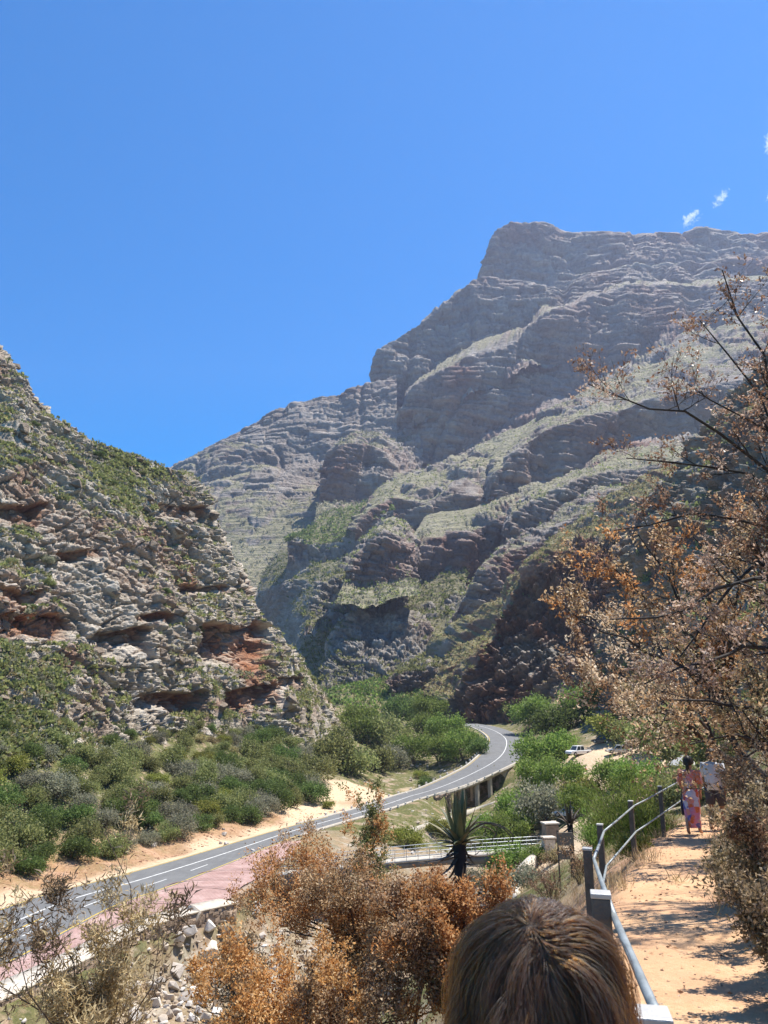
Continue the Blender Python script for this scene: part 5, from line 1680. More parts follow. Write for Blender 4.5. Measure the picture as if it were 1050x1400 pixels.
# approach at the far bank: kerb wall, paved slab, blocks
kw = [P(*a) for a in [(757, 1122, 97), (748, 1143, 90), (739, 1160, 85), (722, 1175, 80), (709, 1191, 75), (704, 1206, 71), (708, 1226, 66)]]
wall_along('kerb_wall', kw, .6, .6, 1.6, M_stone_pale, 'pale curved kerb wall leading down from the footbridge end', 'wall')
q0 = P(764, 1156, 84)
b = MB()
b.box((0, 0, -.2), (8.5, 5.0, .5), R(8))
b.build('paved_slab', mat_plain('slab_concrete', (.50, .43, .34), .9, .12, 1, .3, 8), None, loc=tuple(q0 + np.array((3.2, 0, -.1))))['kind'] = 'structure'
for (px, py, d, s, lab) in [(753, 1146, 84.5, (1.55, 1.2, 1.45), 'taller pale stone block beside the footbridge end'), (750, 1157, 82.5, (1.25, .9, .8), 'lower pale stone block in front of the taller one')]:
    t_ = thing('stone_block', tuple(P(px, py, d)), lab, 'stone block')
    b = MB(); b.box((0, 0, s[2] / 2 - .3), (s[0], s[1], s[2] + .4), .2, 0, .94); b.build('block_body', M_stone_wall if s[2] > 1 else M_stone_pale, t_, bevel=.05)
    b = MB(); b.box((0, 0, s[2] + .06), (s[0] + .16, s[1] + .16, .16), .2); b.build('coping', M_stone_pale, t_, bevel=.03)

# info board seen from behind
g = ground_hit(775, 1177, 10, 60)
g = P(775, 1177, 30) if g is None else g
g = np.array((P(775, 1177, 30)[0], 30, gz(P(775, 1177, 30)[0], 30)))
k_ = 30 / FPX
top = P(775, 1137, 30)[2] - g[2]
ib = thing('info_board', tuple(g), 'info board with two panels on thin dark legs, seen from behind', 'sign')
for sx in (-.30, .22):
    b = MB(); b.bar((sx, 0, -.2), (sx, 0, top + .05), .05); b.build('leg', M_post, ib)
M_board = mat_plain('board_back', (.20, .175, .14), .8, .2, 3)
b = MB(); b.box((-.03, -.05, top - .25), (.58, .035, .46)); b.build('panel', M_board, ib, bevel=.008)
b = MB(); b.box((-.06, -.05, top - .80), (.46, .035, .32)); b.build('panel', M_board, ib, bevel=.008)

# ------------------------------------------------------------------ railing of the trail
FP = [(890, 1388, 1.9, .078), (821, 1222, 3.5, .078), (803, 1160, 7.2, .078), (820, 1127, 10.8, .078), (862, 1095, 14.3, .082), (902, 1075, 16.9, .082), (936, 1057, 20.0, .082), (968, 1046, 23.5, .082)]
fence = thing('trail_railing', tuple(P(*FP[2][:3])), 'grey pipe railing on dark square posts along the trail', 'railing')
fo = np.array(fence.location)
tops = [P(*a[:3]) for a in FP]
ends = [np.array((.33, -1.2, -.62))] + tops
for i, (tp, a) in enumerate(zip(tops, FP)):
    w = a[3]
    g = gz(tp[0], tp[1]) - .25
    nxt = ends[min(i + 2, len(ends) - 1)] - tp if i + 2 < len(ends) else tp - tops[i - 1]
    ang = math.atan2(nxt[1], nxt[0])
    b = MB(); b.box(tuple(np.array((tp[0], tp[1], (tp[2] - .012 + g) / 2)) - fo), (w, w, tp[2] - .012 - g), ang)
    b.build('post', M_post, fence, bevel=.006)
    b = MB(); b.box(tuple(np.array((tp[0], tp[1], tp[2] - .002)) - fo), (w + .008, w + .008, .02), ang)
    b.build('post_cap', M_cap, fence, bevel=.004)
for i in range(len(ends) - 1):
    for dz in (-.085, -.52):
        a, c = ends[i] + (0, 0, dz), ends[i + 1] + (0, 0, dz)
        side = unit(np.cross(c - a, (0, 0, 1.0))) * .05
        pts = [a + side, a * .66 + c * .34 + side - (0, 0, .004), a * .33 + c * .67 + side - (0, 0, .003), c + side]
        b = MB(); b.tube([tuple(p - fo) for p in pts], .0155, 10)
        b.build('rail', M_galv_dull, fence, smooth=True)

# ------------------------------------------------------------------ aloes
def aloe_leaf_mesh(name, L, w, curve, seed, mat):
    r = rs(seed)
    b = MB(); rings = []
    n = 9
    for i in range(n):
        t = i / (n - 1)
        wd = w * (1 - t ** 1.6) * (1 if t > .08 else .9) + .004
        z = L * t * (1 - .15 * abs(curve) * t); x = curve * L * t * t
        th = wd * .28 * (1 - .5 * t)
        rings.append([(x - th * .2, -wd / 2, z), (x + th * .55, -wd * .28, z), (x + th * .8, 0, z), (x + th * .55, wd * .28, z), (x - th * .2, wd / 2, z), (x + th * .12, 0, z)][::-1])
    b.rings(rings)
    # marginal teeth
    for i in range(1, n - 1):
        t = i / (n - 1); wd = w * (1 - t ** 1.6) + .004
        z = L * t * (1 - .15 * abs(curve) * t); x = curve * L * t * t
        for s in (-1, 1):
            b.add([(x, s * wd / 2, z - .012), (x, s * wd / 2, z + .012), (x, s * (wd / 2 + .018), z + .01), (x + .006, s * wd / 2, z)], [(0, 2, 1), (1, 2, 3), (0, 3, 2), (0, 1, 3)])
    me = b.mesh(name, False); me.materials.append(mat)
    return me
def mat_aloe(name, a, b_, c):
    k = Nodes(name)
    p = k.obj()
    n = k.noise(k.mapped(p, (3, 3, .8)), 3, 4, .6)
    oi = k.n('ShaderNodeObjectInfo').outputs['Random']
    col = k.ramp(k.math('ADD', k.math('MULTIPLY', n, .6), k.math('MULTIPLY', oi, .4)), [(.25, a), (.5, b_), (.8, c)])
    return k.surf(col, .5, None, spec=.4)
M_aloe = mat_aloe('aloe_leaf_green', (.06, .075, .035), (.11, .125, .065), (.20, .16, .085))
M_aloe_dry = mat_aloe('aloe_leaf_dead', (.025, .02, .017), (.06, .045, .035), (.16, .12, .085))
def aloe(px, py, d, scale, label, seed, n_live=34, n_dead=44, live=None, name='aloe'):
    r = rs(seed)
    c = P(px, py, d)
    g = gz(c[0], c[1])
    t = thing(name, (c[0], c[1], g), label, 'aloe')
    h = c[2] - g
    b = MB(); b.tube([(0, 0, -.2), (.03, 0, h * .5), (0, 0, h + .05)], [.10 * scale, .09 * scale, .12 * scale], 10)
    b.build('trunk', M_burnt, t, smooth=True)
    mv = [aloe_leaf_mesh('aloe_leaf', L * scale, .13 * scale, cv, 5, live or M_aloe) for L, cv in ((.82, -.10), (.74, .18), (.66, .35))]
    md = [aloe_leaf_mesh('dead_leaf', L * scale, .085 * scale, cv, 6, M_aloe_dry) for L, cv in ((.62, -.45), (.7, -.25), (.5, -.7))]
    for i in range(n_live):
        f = i / n_live
        a = i * 2.39996 + r.uniform(-.2, .2)
        tilt = .12 + 1.15 * f ** 1.1 + r.uniform(-.1, .1)
        o = link('leaf', mv[0 if f < .4 else 1 if f < .7 else 2], None, t)
        o.rotation_euler = (0, tilt, a); o.location = (math.cos(a) * .05 * scale, math.sin(a) * .05 * scale, h + .06 * scale - f * .12 * scale)
        s = r.uniform(.8, 1.1); o.scale = (s, s, s)
    for i in range(n_dead):
        a = i * 2.39996 + r.uniform(-.3, .3)
        o = link('dead_leaf', md[i % 3], None, t)
        o.rotation_euler = (0, r.uniform(1.9, 2.75), a); o.location = (math.cos(a) * .08 * scale, math.sin(a) * .08 * scale, h - .06 * scale - r.uniform(0, 1) ** 1.6 * min(h * .8, 1.3 * scale))
        s = r.uniform(.75, 1.15); o.scale = (s, s, s)
    for i in range(5):
        a = r.uniform(-.6, .9)
        k = r.uniform(.7, 1.05) * scale
        pts = [(0, 0, h), (math.cos(a) * .4 * k, math.sin(a) * .4 * k, h + .30 * k), (math.cos(a) * .75 * k, math.sin(a) * .75 * k, h + .28 * k), (math.cos(a) * .95 * k, math.sin(a) * .95 * k, h + .12 * k), (math.cos(a) * .85 * k, math.sin(a) * .85 * k, h + .02 * k)]
        b = MB(); b.tube([tuple(q) for q in smooth_line(pts, 14)], np.linspace(.016, .006, 14) * scale, 5); b.build('dry_flower_stalk', M_aloe_dry, t)
    return t
aloe(628, 1150, 17.5, 1.25, 'large spiky aloe with a skirt of dead leaves above the orange shrubs', 7)
aloe(779, 1126, 33, 1.05, 'small dark aloe with curling leaves behind the info board', 9, 18, 16, M_aloe_dry)

# ------------------------------------------------------------------ rocks
import bmesh
def rock_mesh(name, seed, flat=.7, npts=18, mat=None, bev=True):
    r = rs(seed)
    bm = bmesh.new()
    for q in unit(r.normal(size=(npts, 3))) * r.uniform(.75, 1.0, (npts, 1)) * np.array((1.0, .78, flat)):
        bm.verts.new(tuple(q * .5))
    res = bmesh.ops.convex_hull(bm, input=bm.verts)
    bmesh.ops.delete(bm, geom=[v for v in bm.verts if not v.link_faces], context='VERTS')
    if bev: bmesh.ops.bevel(bm, geom=list(bm.edges), offset=.014, segments=1, affect='EDGES')
    me = bpy.data.meshes.new(name); bm.to_mesh(me); bm.free()
    if mat: me.materials.append(mat)
    return me
def mat_boulder(name, cols, s=2.0):
    k = Nodes(name)
    p = k.pos()
    n = k.noise(p, s, 6, .65); oi = k.n('ShaderNodeObjectInfo').outputs['Random']
    g = k.n('ShaderNodeNewGeometry').outputs['Random Per Island']
    c = k.ramp(k.math('ADD', k.math('MULTIPLY', n, .6), k.math('MULTIPLY', k.math('FRACT', k.math('ADD', oi, g)), .45)), [(.25 + .5 * i / (len(cols) - 1), q) for i, q in enumerate(cols)])
    return k.surf(c, .9, k.bump(k.noise(p, s * 6, 4, .7), .6, .05), spec=.2)
M_bould = mat_boulder('stream_boulder', [(.20, .145, .10), (.34, .265, .19), (.48, .40, .31), (.60, .53, .44)])
M_bould_w = mat_boulder('white_boulder', [(.36, .31, .26), (.54, .49, .43), (.68, .64, .58)])
M_rub_red = mat_boulder('red_rubble', [(.22, .10, .055), (.36, .19, .115), (.48, .29, .19)])
BM = [rock_mesh('boulder', 20 + i, .62 + .05 * i, 16, M_bould) for i in range(5)]
BMW = [rock_mesh('white_boulder', 40 + i, .6 + .06 * i, 15, M_bould_w) for i in range(3)]
r = rs(33)
placed = []
def boulders(n, x0, x1, y0, y1, smin, smax, where, white=.25, dmin=30, sink=.25):
    k = 0
    for _ in range(n * 5):
        if k >= n: break
        px, py = r.uniform(x0, x1), r.uniform(y0, y1)
        h = ground_hit(px, py, dmin)
        if h is None: continue
        s = r.uniform(smin, smax) ** 1.0
        if any((h[0] - a) ** 2 + (h[1] - b) ** 2 < (.34 * (s + c)) ** 2 for a, b, c in placed): continue
        placed.append((h[0], h[1], s)); k += 1
        w = r.uniform() < white
        o = link('boulder', (BMW if w else BM)[r.randint(0, 3 if w else 5)])
        o.location = (h[0], h[1], h[2] + s * (.5 - sink) * .6); o.scale = (s, s * r.uniform(.8, 1.1), s * r.uniform(.8, 1.1)); o.rotation_euler = (r.uniform(-.3, .3), r.uniform(-.3, .3), r.uniform(0, 6.28))
        size = 'large' if s > (smin + smax) / 2 else 'small'
        tag(o, f'{size} {"white" if w else "tan"} boulder {where}', 'boulder', f'{"white" if w else "tan"} boulders {where}')
boulders(75, 222, 312, 1250, 1335, 1.0, 2.6, 'heaped below the lay-by parapet', .2)
boulders(45, 222, 300, 1325, 1400, .6, 1.6, 'in the stream bed at the bottom edge', .4)
boulders(45, 300, 560, 1240, 1345, .8, 1.8, 'in the stream bed behind the orange shrub', .75)
boulders(14, 345, 420, 1150, 1185, .5, 1.1, 'on the bank beside the footbridge start', .7)
boulders(16, 60, 225, 1340, 1400, .6, 1.5, 'behind the willowy dry shrub', .6)
boulders(16, 540, 700, 1120, 1180, .5, 1.2, 'on the green bank below the retaining wall', .5)
boulders(12, 560, 610, 1040, 1068, .8, 1.6, 'at the sandy flat inside the bend', .5, 100)
boulders(9, 200, 330, 1128, 1158, .6, 1.5, 'fallen onto the road verge', .4, 60)
boulders(7, 690, 760, 945, 990, 1.2, 2.6, 'at the foot of the dark cliff', .4, 150)
for px, py, d, s, lab in [(46, 950, 112, 4.2, 'long pale slab lying on the scrubby foot of the hill'), (8, 1048, 92, 2.6, 'grey boulder at the left picture edge above the thicket')]:
    h = ground_hit(px, py, 40)
    q = P(px, py, d)
    j = np.argmin((HG[..., 0] - q[0]) ** 2 + (HG[..., 1] - q[1]) ** 2 + (HG[..., 2] - q[2]) ** 2)
    g = HG.reshape(-1, 3)[j]
    o = link('boulder', BM[0]); o.location = (g[0], g[1], g[2] - s * .02); o.scale = (s, s * .7, s * .55); o.rotation_euler = (.1, .15, .3)
    tag(o, lab, 'boulder')

def rubble(name, C, S, mat, seed, protos=4):
    """many small stones as one object"""
    rr = rs(seed)
    ms = [rock_mesh('stone_proto', 60 + i, .65, 9, None, False) for i in range(protos)]
    dat = []
    for m in ms:
        m.calc_loop_triangles()
        dat.append((np.array([v.co[:] for v in m.vertices]), np.array([t.vertices[:] for t in m.loop_triangles])))
    Vs, Ts, b = [], [], 0
    for c, s in zip(C, S):
        v, t = dat[rr.randint(0, protos)]
        a = rr.uniform(0, 6.28); ca, sa = math.cos(a), math.sin(a)
        v = v * s * rr.uniform(.7, 1.2, 3)
        v = np.stack([v[:, 0] * ca - v[:, 1] * sa, v[:, 0] * sa + v[:, 1] * ca, v[:, 2]], -1) + c
        Vs.append(v); Ts.append(t + b); b += len(v)
    o = link(name, mesh_np(name, np.concatenate(Vs), None, np.concatenate(Ts)), mat)
    return tag(o, kind='stuff')
def scatter(n, fn, seed):
    rr = rs(seed); xy = np.array([fn(rr) for _ in range(n)])
    z = ground_z(xy[:, 0], xy[:, 1])
    return np.c_[xy, z]
def _verge(rr):
    i = rr.randint(0, S_WALL0 + 10); o = ROAD[i, 3] + 2.2 + abs(rr.normal()) * 2.4
    return ROAD[i, 0] - ROAD_R[i, 0] * o, ROAD[i, 1] - ROAD_R[i, 1] * o
C = scatter(1100, _verge, 71); rubble('red_rubble', C, rs(72).uniform(.12, .55, len(C)) ** 1.3, M_rub_red, 73)
def _below_lay(rr):
    p = pp0[rr.randint(0, len(pp0))]
    return p[0] + 1.2 + abs(rr.normal()) * 4.0, p[1] - abs(rr.normal()) * 3.0 + 1
pp0 = smooth_line([lay_pt(a, b, .25)[0] for a, b in [(100, 1320), (185, 1268), (250, 1245), (318, 1228)]], 40)
C = scatter(900, _below_lay, 92); rubble('bank_rubble', C, rs(93).uniform(.12, .75, len(C)) ** 1.3, M_bould, 94)
def _stream(rr):
    t = rr.uniform(0, 1)
    A = np.array([(-30, 36), (-18, 52), (-9, 66), (0, 78), (7, 92), (13, 112), (16, 130), (17, 150), (10, 180)], float)
    f = t * (len(A) - 1); i = min(int(f), len(A) - 2); p = A[i] + (A[i + 1] - A[i]) * (f - i)
    return p[0] + rr.normal() * 4.5, p[1] + rr.normal() * 4
C = scatter(1800, _stream, 74); rubble('stream_stones', C, rs(75).uniform(.15, .8, len(C)) ** 1.4, M_bould_w, 76)
def _trail(rr):
    t = rr.uniform(0, 1) ** .8; i = min(int(t * 14), 13) + 1
    p = PATH[i] + (PATH[min(i + 1, len(PATH) - 1)] - PATH[i]) * rr.uniform()
    return p[0] + rr.normal() * .9, p[1] + rr.normal() * .9
C = scatter(2600, _trail, 77); rubble('trail_pebbles', C, np.abs(rs(78).normal(0, 1, len(C))) * .022 + .012, mat_boulder('trail_pebble', [(.26, .15, .09), (.42, .27, .17), (.56, .42, .30)], 20), 79)
C = scatter(500, lambda rr: (lambda i, s: (PATH[i][0] + s * rr.uniform(.7, 2.6), PATH[i][1] + rr.normal()))(rr.randint(3, 14), rr.choice((-1, 1))), 80)
rubble('bank_stones', C, np.abs(rs(81).normal(0, 1, len(C))) * .09 + .04, M_rub_red, 82)
# dry grass and litter on the banks near the trail
def tufts(name, C, r, h, mat, k=26):
    n = len(C)
    B = np.repeat(C, k, 0) + r.normal(size=(n * k, 3)) * np.array((.07, .07, 0))
    D = unit(r.normal(size=(n * k, 3)) * .45 + np.array((0, 0, 1.0)))
    V, Q = leaf_quads(B, D, .007 * r.uniform(.7, 1.6, n * k), h * r.uniform(.4, 1.2, n * k), r, .35)
    return tag(link(name, mesh_np(name, V, Q), mat), kind='stuff')
C = scatter(420, lambda rr: (lambda i: (PATH[i][0] - rr.uniform(.75, 3.5), PATH[i][1] + rr.normal()))(rr.randint(3, 13)), 83)
tufts('dry_grass', C, rs(84), .28, M_leaf_straw)
C = scatter(300, lambda rr: (lambda i: (PATH[i][0] + rr.uniform(.8, 4), PATH[i][1] + rr.normal()))(rr.randint(3, 13)), 85)
tufts('dry_grass', C, rs(86), .22, M_leaf_tan)
C = scatter(2200, lambda rr: (rr.uniform(-14, 12), rr.uniform(20, 62)), 87)
tufts('bank_grass', C, rs(88), .55, M_leaf_tan, 11)
C = scatter(900, _trail, 89)
B = C + np.array((0, 0, .01)); rr = rs(90)
V, Q = leaf_quads(B, unit(rr.normal(size=(len(B), 3)) * np.array((1, 1, .12))), .018, rr.uniform(.03, .07, len(B)), rr, .3)
tag(link('fallen_leaves', mesh_np('fallen_leaves', V, Q), M_leaf_brown), kind='stuff')

# broken rock standing out of the hillside: pieces of the hill
rr = rs(91)
qx, qy = px_of(HG)
ok = np.argwhere((HC < .5) & (qx > -20) & (qx < 460) & (qy < 985) & (np.sum(HN * HG, -1) < 0))
HR = [rock_mesh('hill_rock_piece', 100 + i, .5 + .06 * i, 14, M_hill) for i in range(6)]
for _ in range(290):
    a, b2 = ok[rr.randint(0, len(ok))]
    p = HG[a, b2]; s = rr.uniform(1.0, 3.4) * (1 + .4 * (p[1] > 150))
    o = link('rock', HR[rr.randint(0, 6)], None, hill)
    o.location = tuple(p); o.scale = (s, s, s * rr.uniform(.6, 1.0)); o.rotation_euler = (rr.uniform(-.2, .2), .34 + rr.uniform(-.2, .2), rr.uniform(-.5, .5))
# ------------------------------------------------------------------ vehicles, sunshade, cones in the parking area
M_tyre = mat_plain('tyre_rubber', (.02, .02, .02), .8, .2)
M_glass = mat_plain('car_glass', (.03, .04, .045), .12, .1, 3, 0, 20, 0, .6)
M_rim = mat_plain('wheel_rim', (.35, .35, .36), .35, .1, 3, 0, 20, .8)
M_lampr = mat_plain('tail_lamp', (.35, .02, .015), .3)
M_lampw = mat_plain('head_lamp', (.7, .7, .68), .2)
def car(px, py, d, heading, col, label, style='hatch', name='parked_car', metal=0.0):
    h = ground_hit(px, py, d * .6, d * 1.5)
    if h is None:
        p = P(px, py, d); h = np.array((p[0], p[1], gz(p[0], p[1])))
    t = thing(name, tuple(h), label, 'car' if style != 'pickup' else 'pickup', None, heading)
    paint = mat_plain(name + '_paint', col, .3, .06, 2, 0, 20, metal, .5)
    L, W, H = {'hatch': (4.0, 1.7, 1.48), 'pickup': (5.2, 1.85, 1.8), 'sedan': (4.5, 1.75, 1.45)}[style]
    x0, x1 = -L / 2, L / 2
    hb = H * .56
    # lower body: lofted cross-sections front to back
    prof = {'hatch': [(x0, .42, hb * .86), (x0 + .12, .26, hb * .98), (-.9, .22, hb), (.7, .22, hb * .98), (x1 - .35, .24, hb * .86), (x1 - .05, .30, hb * .68), (x1, .38, hb * .6)],
            'sedan': [(x0, .42, hb * .85), (x0 + .15, .26, hb * .98), (-1.2, .22, hb), (.7, .22, hb * .98), (x1 - .35, .24, hb * .86), (x1 - .05, .30, hb * .68), (x1, .38, hb * .6)],
            'pickup': [(x0, .5, hb * 1.0), (x0 + .08, .38, hb * 1.04), (-.9, .34, hb * 1.04), (.9, .34, hb * 1.02), (x1 - .4, .34, hb * .98), (x1 - .05, .4, hb * .85), (x1, .46, hb * .75)]}[style]
    b = MB(); rings = []
    for x, zl, zh in prof:
        w = W / 2 * (1 - .10 * (abs(x) / (L / 2)) ** 4)
        rings.append([(x, -w * .94, zl), (x, -w, zl + .12), (x, -w, zh - .14), (x, -w * .93, zh), (x, w * .93, zh), (x, w, zh - .14), (x, w, zl + .12), (x, w * .94, zl)])
    b.rings(rings); b.build('body', paint, t, bevel=.03)
    cab = {'hatch': (-1.75, -1.35, .35, 1.05), 'sedan': (-1.75, -.95, .35, 1.05), 'pickup': (-.95, -.75, .75, 1.35)}[style]
    zb, zt = hb * .97, H
    b = MB()
    wb, wt = W / 2 * .93, W / 2 * .76
    b.add([(cab[0], -wb, zb), (cab[3], -wb, zb), (cab[3], wb, zb), (cab[0], wb, zb), (cab[1], -wt, zt), (cab[2], -wt, zt), (cab[2], wt, zt), (cab[1], wt, zt)],
          [(3, 2, 1, 0), (4, 5, 6, 7), (0, 1, 5, 4), (1, 2, 6, 5), (2, 3, 7, 6), (3, 0, 4, 7)])
    b.build('cabin', paint, t, bevel=.04)
    def pane(a, b_, c, d_, n_):
        q = [Vector(a), Vector(b_), Vector(c), Vector(d_)]
        ctr = sum(q, Vector()) / 4
        q = [ctr + (v - ctr) * .84 for v in q]
        nn = Vector(n_).normalized() * .02
        m = MB(); m.add([v + nn for v in q] + [v - nn * .8 for v in q], [(0, 1, 2, 3), (7, 6, 5, 4), (0, 4, 5, 1), (1, 5, 6, 2), (2, 6, 7, 3), (3, 7, 4, 0)])
        m.build('window', M_glass, t)
    for s in (-1, 1):
        mid0, mid1 = (cab[0] + cab[3]) / 2, (cab[1] + cab[2]) / 2
        pane((cab[0] + .08, s * wb, zb), (mid0, s * wb, zb), (mid1, s * wt, zt), (cab[1], s * wt, zt), (0, s, .3))
        pane((mid0, s * wb, zb), (cab[3] - .08, s * wb, zb), (cab[2], s * wt, zt), (mid1, s * wt, zt), (0, s, .3))
    pane((cab[3], -wb, zb), (cab[3], wb, zb), (cab[2], wt, zt), (cab[2], -wt, zt), (1, 0, .6))
    pane((cab[0], wb, zb), (cab[0], -wb, zb), (cab[1], -wt, zt), (cab[1], wt, zt), (-1, 0, .4))
    if style == 'pickup':
        b = MB(); b.box((x0 + .85, 0, hb * 1.045), (1.45, W * .8, .02)); b.build('load_bed', M_tyre, t)
    for sx in (-1, 1):
        for sy in (-1, 1):
            b = MB(); rr_ = .33 if style != 'pickup' else .38
            c = (sx * L * .31, sy * (W / 2 - .09), rr_)
            b.tube([(c[0], c[1] - .11, c[2]), (c[0], c[1] + .11, c[2])], rr_, 16); w_ = b.build('wheel', M_tyre, t)
            b = MB(); b.tube([(c[0], c[1] + sy * .09, c[2]), (c[0], c[1] + sy * .125, c[2])], rr_ * .6, 12); b.build('rim', M_rim, w_)
    for sy in (-1, 1):
        b = MB(); b.box((x1 - .06, sy * W * .36, hb * .66), (.12, .3, .14)); b.build('headlight', M_lampw, t)
        b = MB(); b.box((x0 + .03, sy * W * .40, hb * .80), (.10, .2, .2)); b.build('tail_light', M_lampr, t)
    return t
car(791, 1033, 150, R(-150), (.78, .78, .77), 'white double cab pickup parked under the dark green tree', 'pickup', 'parked_pickup')
car(846, 1030, 160, R(175), (.55, .57, .58), 'silver car parked in the shade at the back of the parking area', 'sedan', 'parked_car', .5)
car(822, 1016, 185, R(160), (.06, .06, .065), 'dark car parked farthest back under the trees', 'hatch')
car(916, 1066, 106, R(205), (.50, .02, .018), 'red hatchback parked below the sunshade', 'hatch')
car(935, 1072, 96, R(200), (.75, .75, .74), 'white car parked right behind the walkers', 'sedan')
car(778, 1117, 88, R(150), (.62, .66, .70), 'pale silver car half hidden behind the grey leaved tree', 'sedan', 'parked_car', .2)
car(608, 988, 268, R(150), (.55, .56, .57), 'silver car driving where the road disappears behind trees', 'sedan', 'moving_car', .3)
M_cone = mat_plain('cone_orange', (.62, .07, .025), .5)
for px, py, d, lab in [(794, 1054, 125, 'red traffic cone standing alone on the sandy parking area'), (801, 1053, 126, 'second red cone right beside the lone cone')]:
    h = ground_hit(px, py, 60, 200)
    if h is None: continue
    t = thing('traffic_cone', tuple(h), lab, 'cone')
    b = MB(); b.tube([(0, 0, .03), (0, 0, .72)], [.17, .03], 12); b.build('cone_body', M_cone, t)
    b = MB(); b.box((0, 0, .02), (.42, .42, .04)); b.build('base', M_tyre, t)
    b = MB(); b.tube([(0, 0, .36), (0, 0, .5)], [.107, .078], 12); b.build('reflective_band', M_lampw, t)
# grey pointed sunshade on a post
q = P(934, 1046, 92)
g_ = gz(q[0], q[1])
t = thing('sunshade', (q[0], q[1], g_), 'grey pointed sunshade roof on a post above the walkers', 'sunshade')
hh = q[2] - g_
b = MB(); b.tube([(0, 0, -.1), (0, 0, hh + 1.0)], .06, 8); b.build('pole', M_post, t)
b = MB()
ring = lambda r_, z: [(r_ * math.cos(2 * math.pi * k / 16), r_ * math.sin(2 * math.pi * k / 16), z + (.05 if k % 2 else 0)) for k in range(16)]
b.rings([ring(1.75, hh - .1), ring(1.72, hh + .02), ring(1.0, hh + .52), ring(.35, hh + .95), ring(.05, hh + 1.12)])
b.build('canopy', mat_plain('thatch_grey', (.42, .41, .40), .9, .25, 6, .5, 30), t)

# ------------------------------------------------------------------ people
def skin_body(name, joints, bones, mat, parent, sub=1):
    """one continuous skinned surface over a joint skeleton; joints: name -> (x, y, z, r)"""
    ks = list(joints)
    me = bpy.data.meshes.new(name)
    me.from_pydata([joints[k][:3] for k in ks], [(ks.index(a), ks.index(b_)) for a, b_ in bones], [])
    o = link(name, me, mat, parent)
    bm = bmesh.new(); bm.from_mesh(me)
    lay = bm.verts.layers.skin.verify()
    bm.verts.ensure_lookup_table()
    for i, k in enumerate(ks):
        r_ = joints[k][3]
        bm.verts[i][lay].radius = (r_, r_)
        bm.verts[i][lay].use_root = (k == 'pelvis')
    bm.to_mesh(me); bm.free()
    m = o.modifiers.new('skin', 'SKIN'); m.use_smooth_shade = True
    s = o.modifiers.new('sub', 'SUBSURF'); s.levels = sub; s.render_levels = sub
    return o

def skeleton(H, stride=.12, arm=.25, bend=.0, lean=0.0, swing=.15):
    """standing / walking figure facing +y, feet on z = 0"""
    k = H / 1.70
    J = {}
    def j(n, x, y, z, r): J[n] = (x * k, y * k, z * k, r * k)
    j('pelvis', 0, 0, .93, .135); j('waist', 0, .01 + lean * .1, 1.08, .125); j('chest', 0, .02 + lean * .3, 1.27, .145); j('neck', 0, .01 + lean * .4, 1.44, .058)
    j('head_base', 0, .03 + lean * .45, 1.52, .075); j('head_mid', 0, .035 + lean * .5, 1.60, .098); j('head_top', 0, .03 + lean * .5, 1.67, .068)
    for s, n in ((-1, 'l'), (1, 'r')):
        a = s * stride
        j('hip_' + n, s * .09, 0, .90, .105); j('knee_' + n, s * .10, a * .6 + .03, .50, .062); j('ankle_' + n, s * .105, a * 1.1 - .03, .09, .040)
        j('ball_' + n, s * .115, a * 1.1 + .10, .035, .036); j('toe_' + n, s * .115, a * 1.1 + .17, .025, .022)
        j('shoulder_' + n, s * .185, .01 + lean * .35, 1.39, .062); j('elbow_' + n, s * .25, -a * swing * 3 - .02, 1.10, .042); j('wrist_' + n, s * (.25 - bend * .1), -a * swing * 5 + .07 + bend * .15, .85 + bend * .12, .028)
        j('palm_' + n, s * (.25 - bend * .1), -a * swing * 5 + .09 + bend * .2, .78 + bend * .12, .030)
        hx, hy, hz = J['palm_' + n][:3]
        for f, (dx, dy, L) in enumerate(((-.018, .024, .075), (-.004, .010, .085), (.006, -.006, .080), (.012, -.022, .062))):
            J['f%d_%s' % (f, n)] = (hx + s * dx * .3 * k, hy + dy * k, hz - L * .55 * k, .0095 * k)
            J['g%d_%s' % (f, n)] = (hx - s * .012 * k + s * dx * .3 * k, hy + dy * k, hz - L * k, .0080 * k)
        J['th_' + n] = (hx - s * .012 * k, hy + .038 * k, hz - .012 * k, .011 * k)
        J['ti_' + n] = (hx - s * .020 * k, hy + .050 * k, hz - .040 * k, .009 * k)
    B = [('pelvis', 'waist'), ('waist', 'chest'), ('chest', 'neck'), ('neck', 'head_base'), ('head_base', 'head_mid'), ('head_mid', 'head_top')]
    for n in 'lr':
        B += [('pelvis', 'hip_' + n), ('hip_' + n, 'knee_' + n), ('knee_' + n, 'ankle_' + n), ('ankle_' + n, 'ball_' + n), ('ball_' + n, 'toe_' + n),
              ('chest', 'shoulder_' + n), ('shoulder_' + n, 'elbow_' + n), ('elbow_' + n, 'wrist_' + n), ('wrist_' + n, 'palm_' + n), ('palm_' + n, 'th_' + n), ('th_' + n, 'ti_' + n)]
        for f in range(4): B += [('palm_' + n, 'f%d_%s' % (f, n)), ('f%d_%s' % (f, n), 'g%d_%s' % (f, n))]
    return J, B

def mat_skin(name, col):
    k = Nodes(name)
    return k.surf(col, .55, None, spec=.3, **{'Subsurface Weight': .15, 'Subsurface Radius': (.01, .004, .002)})
M_skin = mat_skin('skin_tan', (.42, .235, .155)); M_skin2 = mat_skin('skin_brown', (.26, .14, .085))

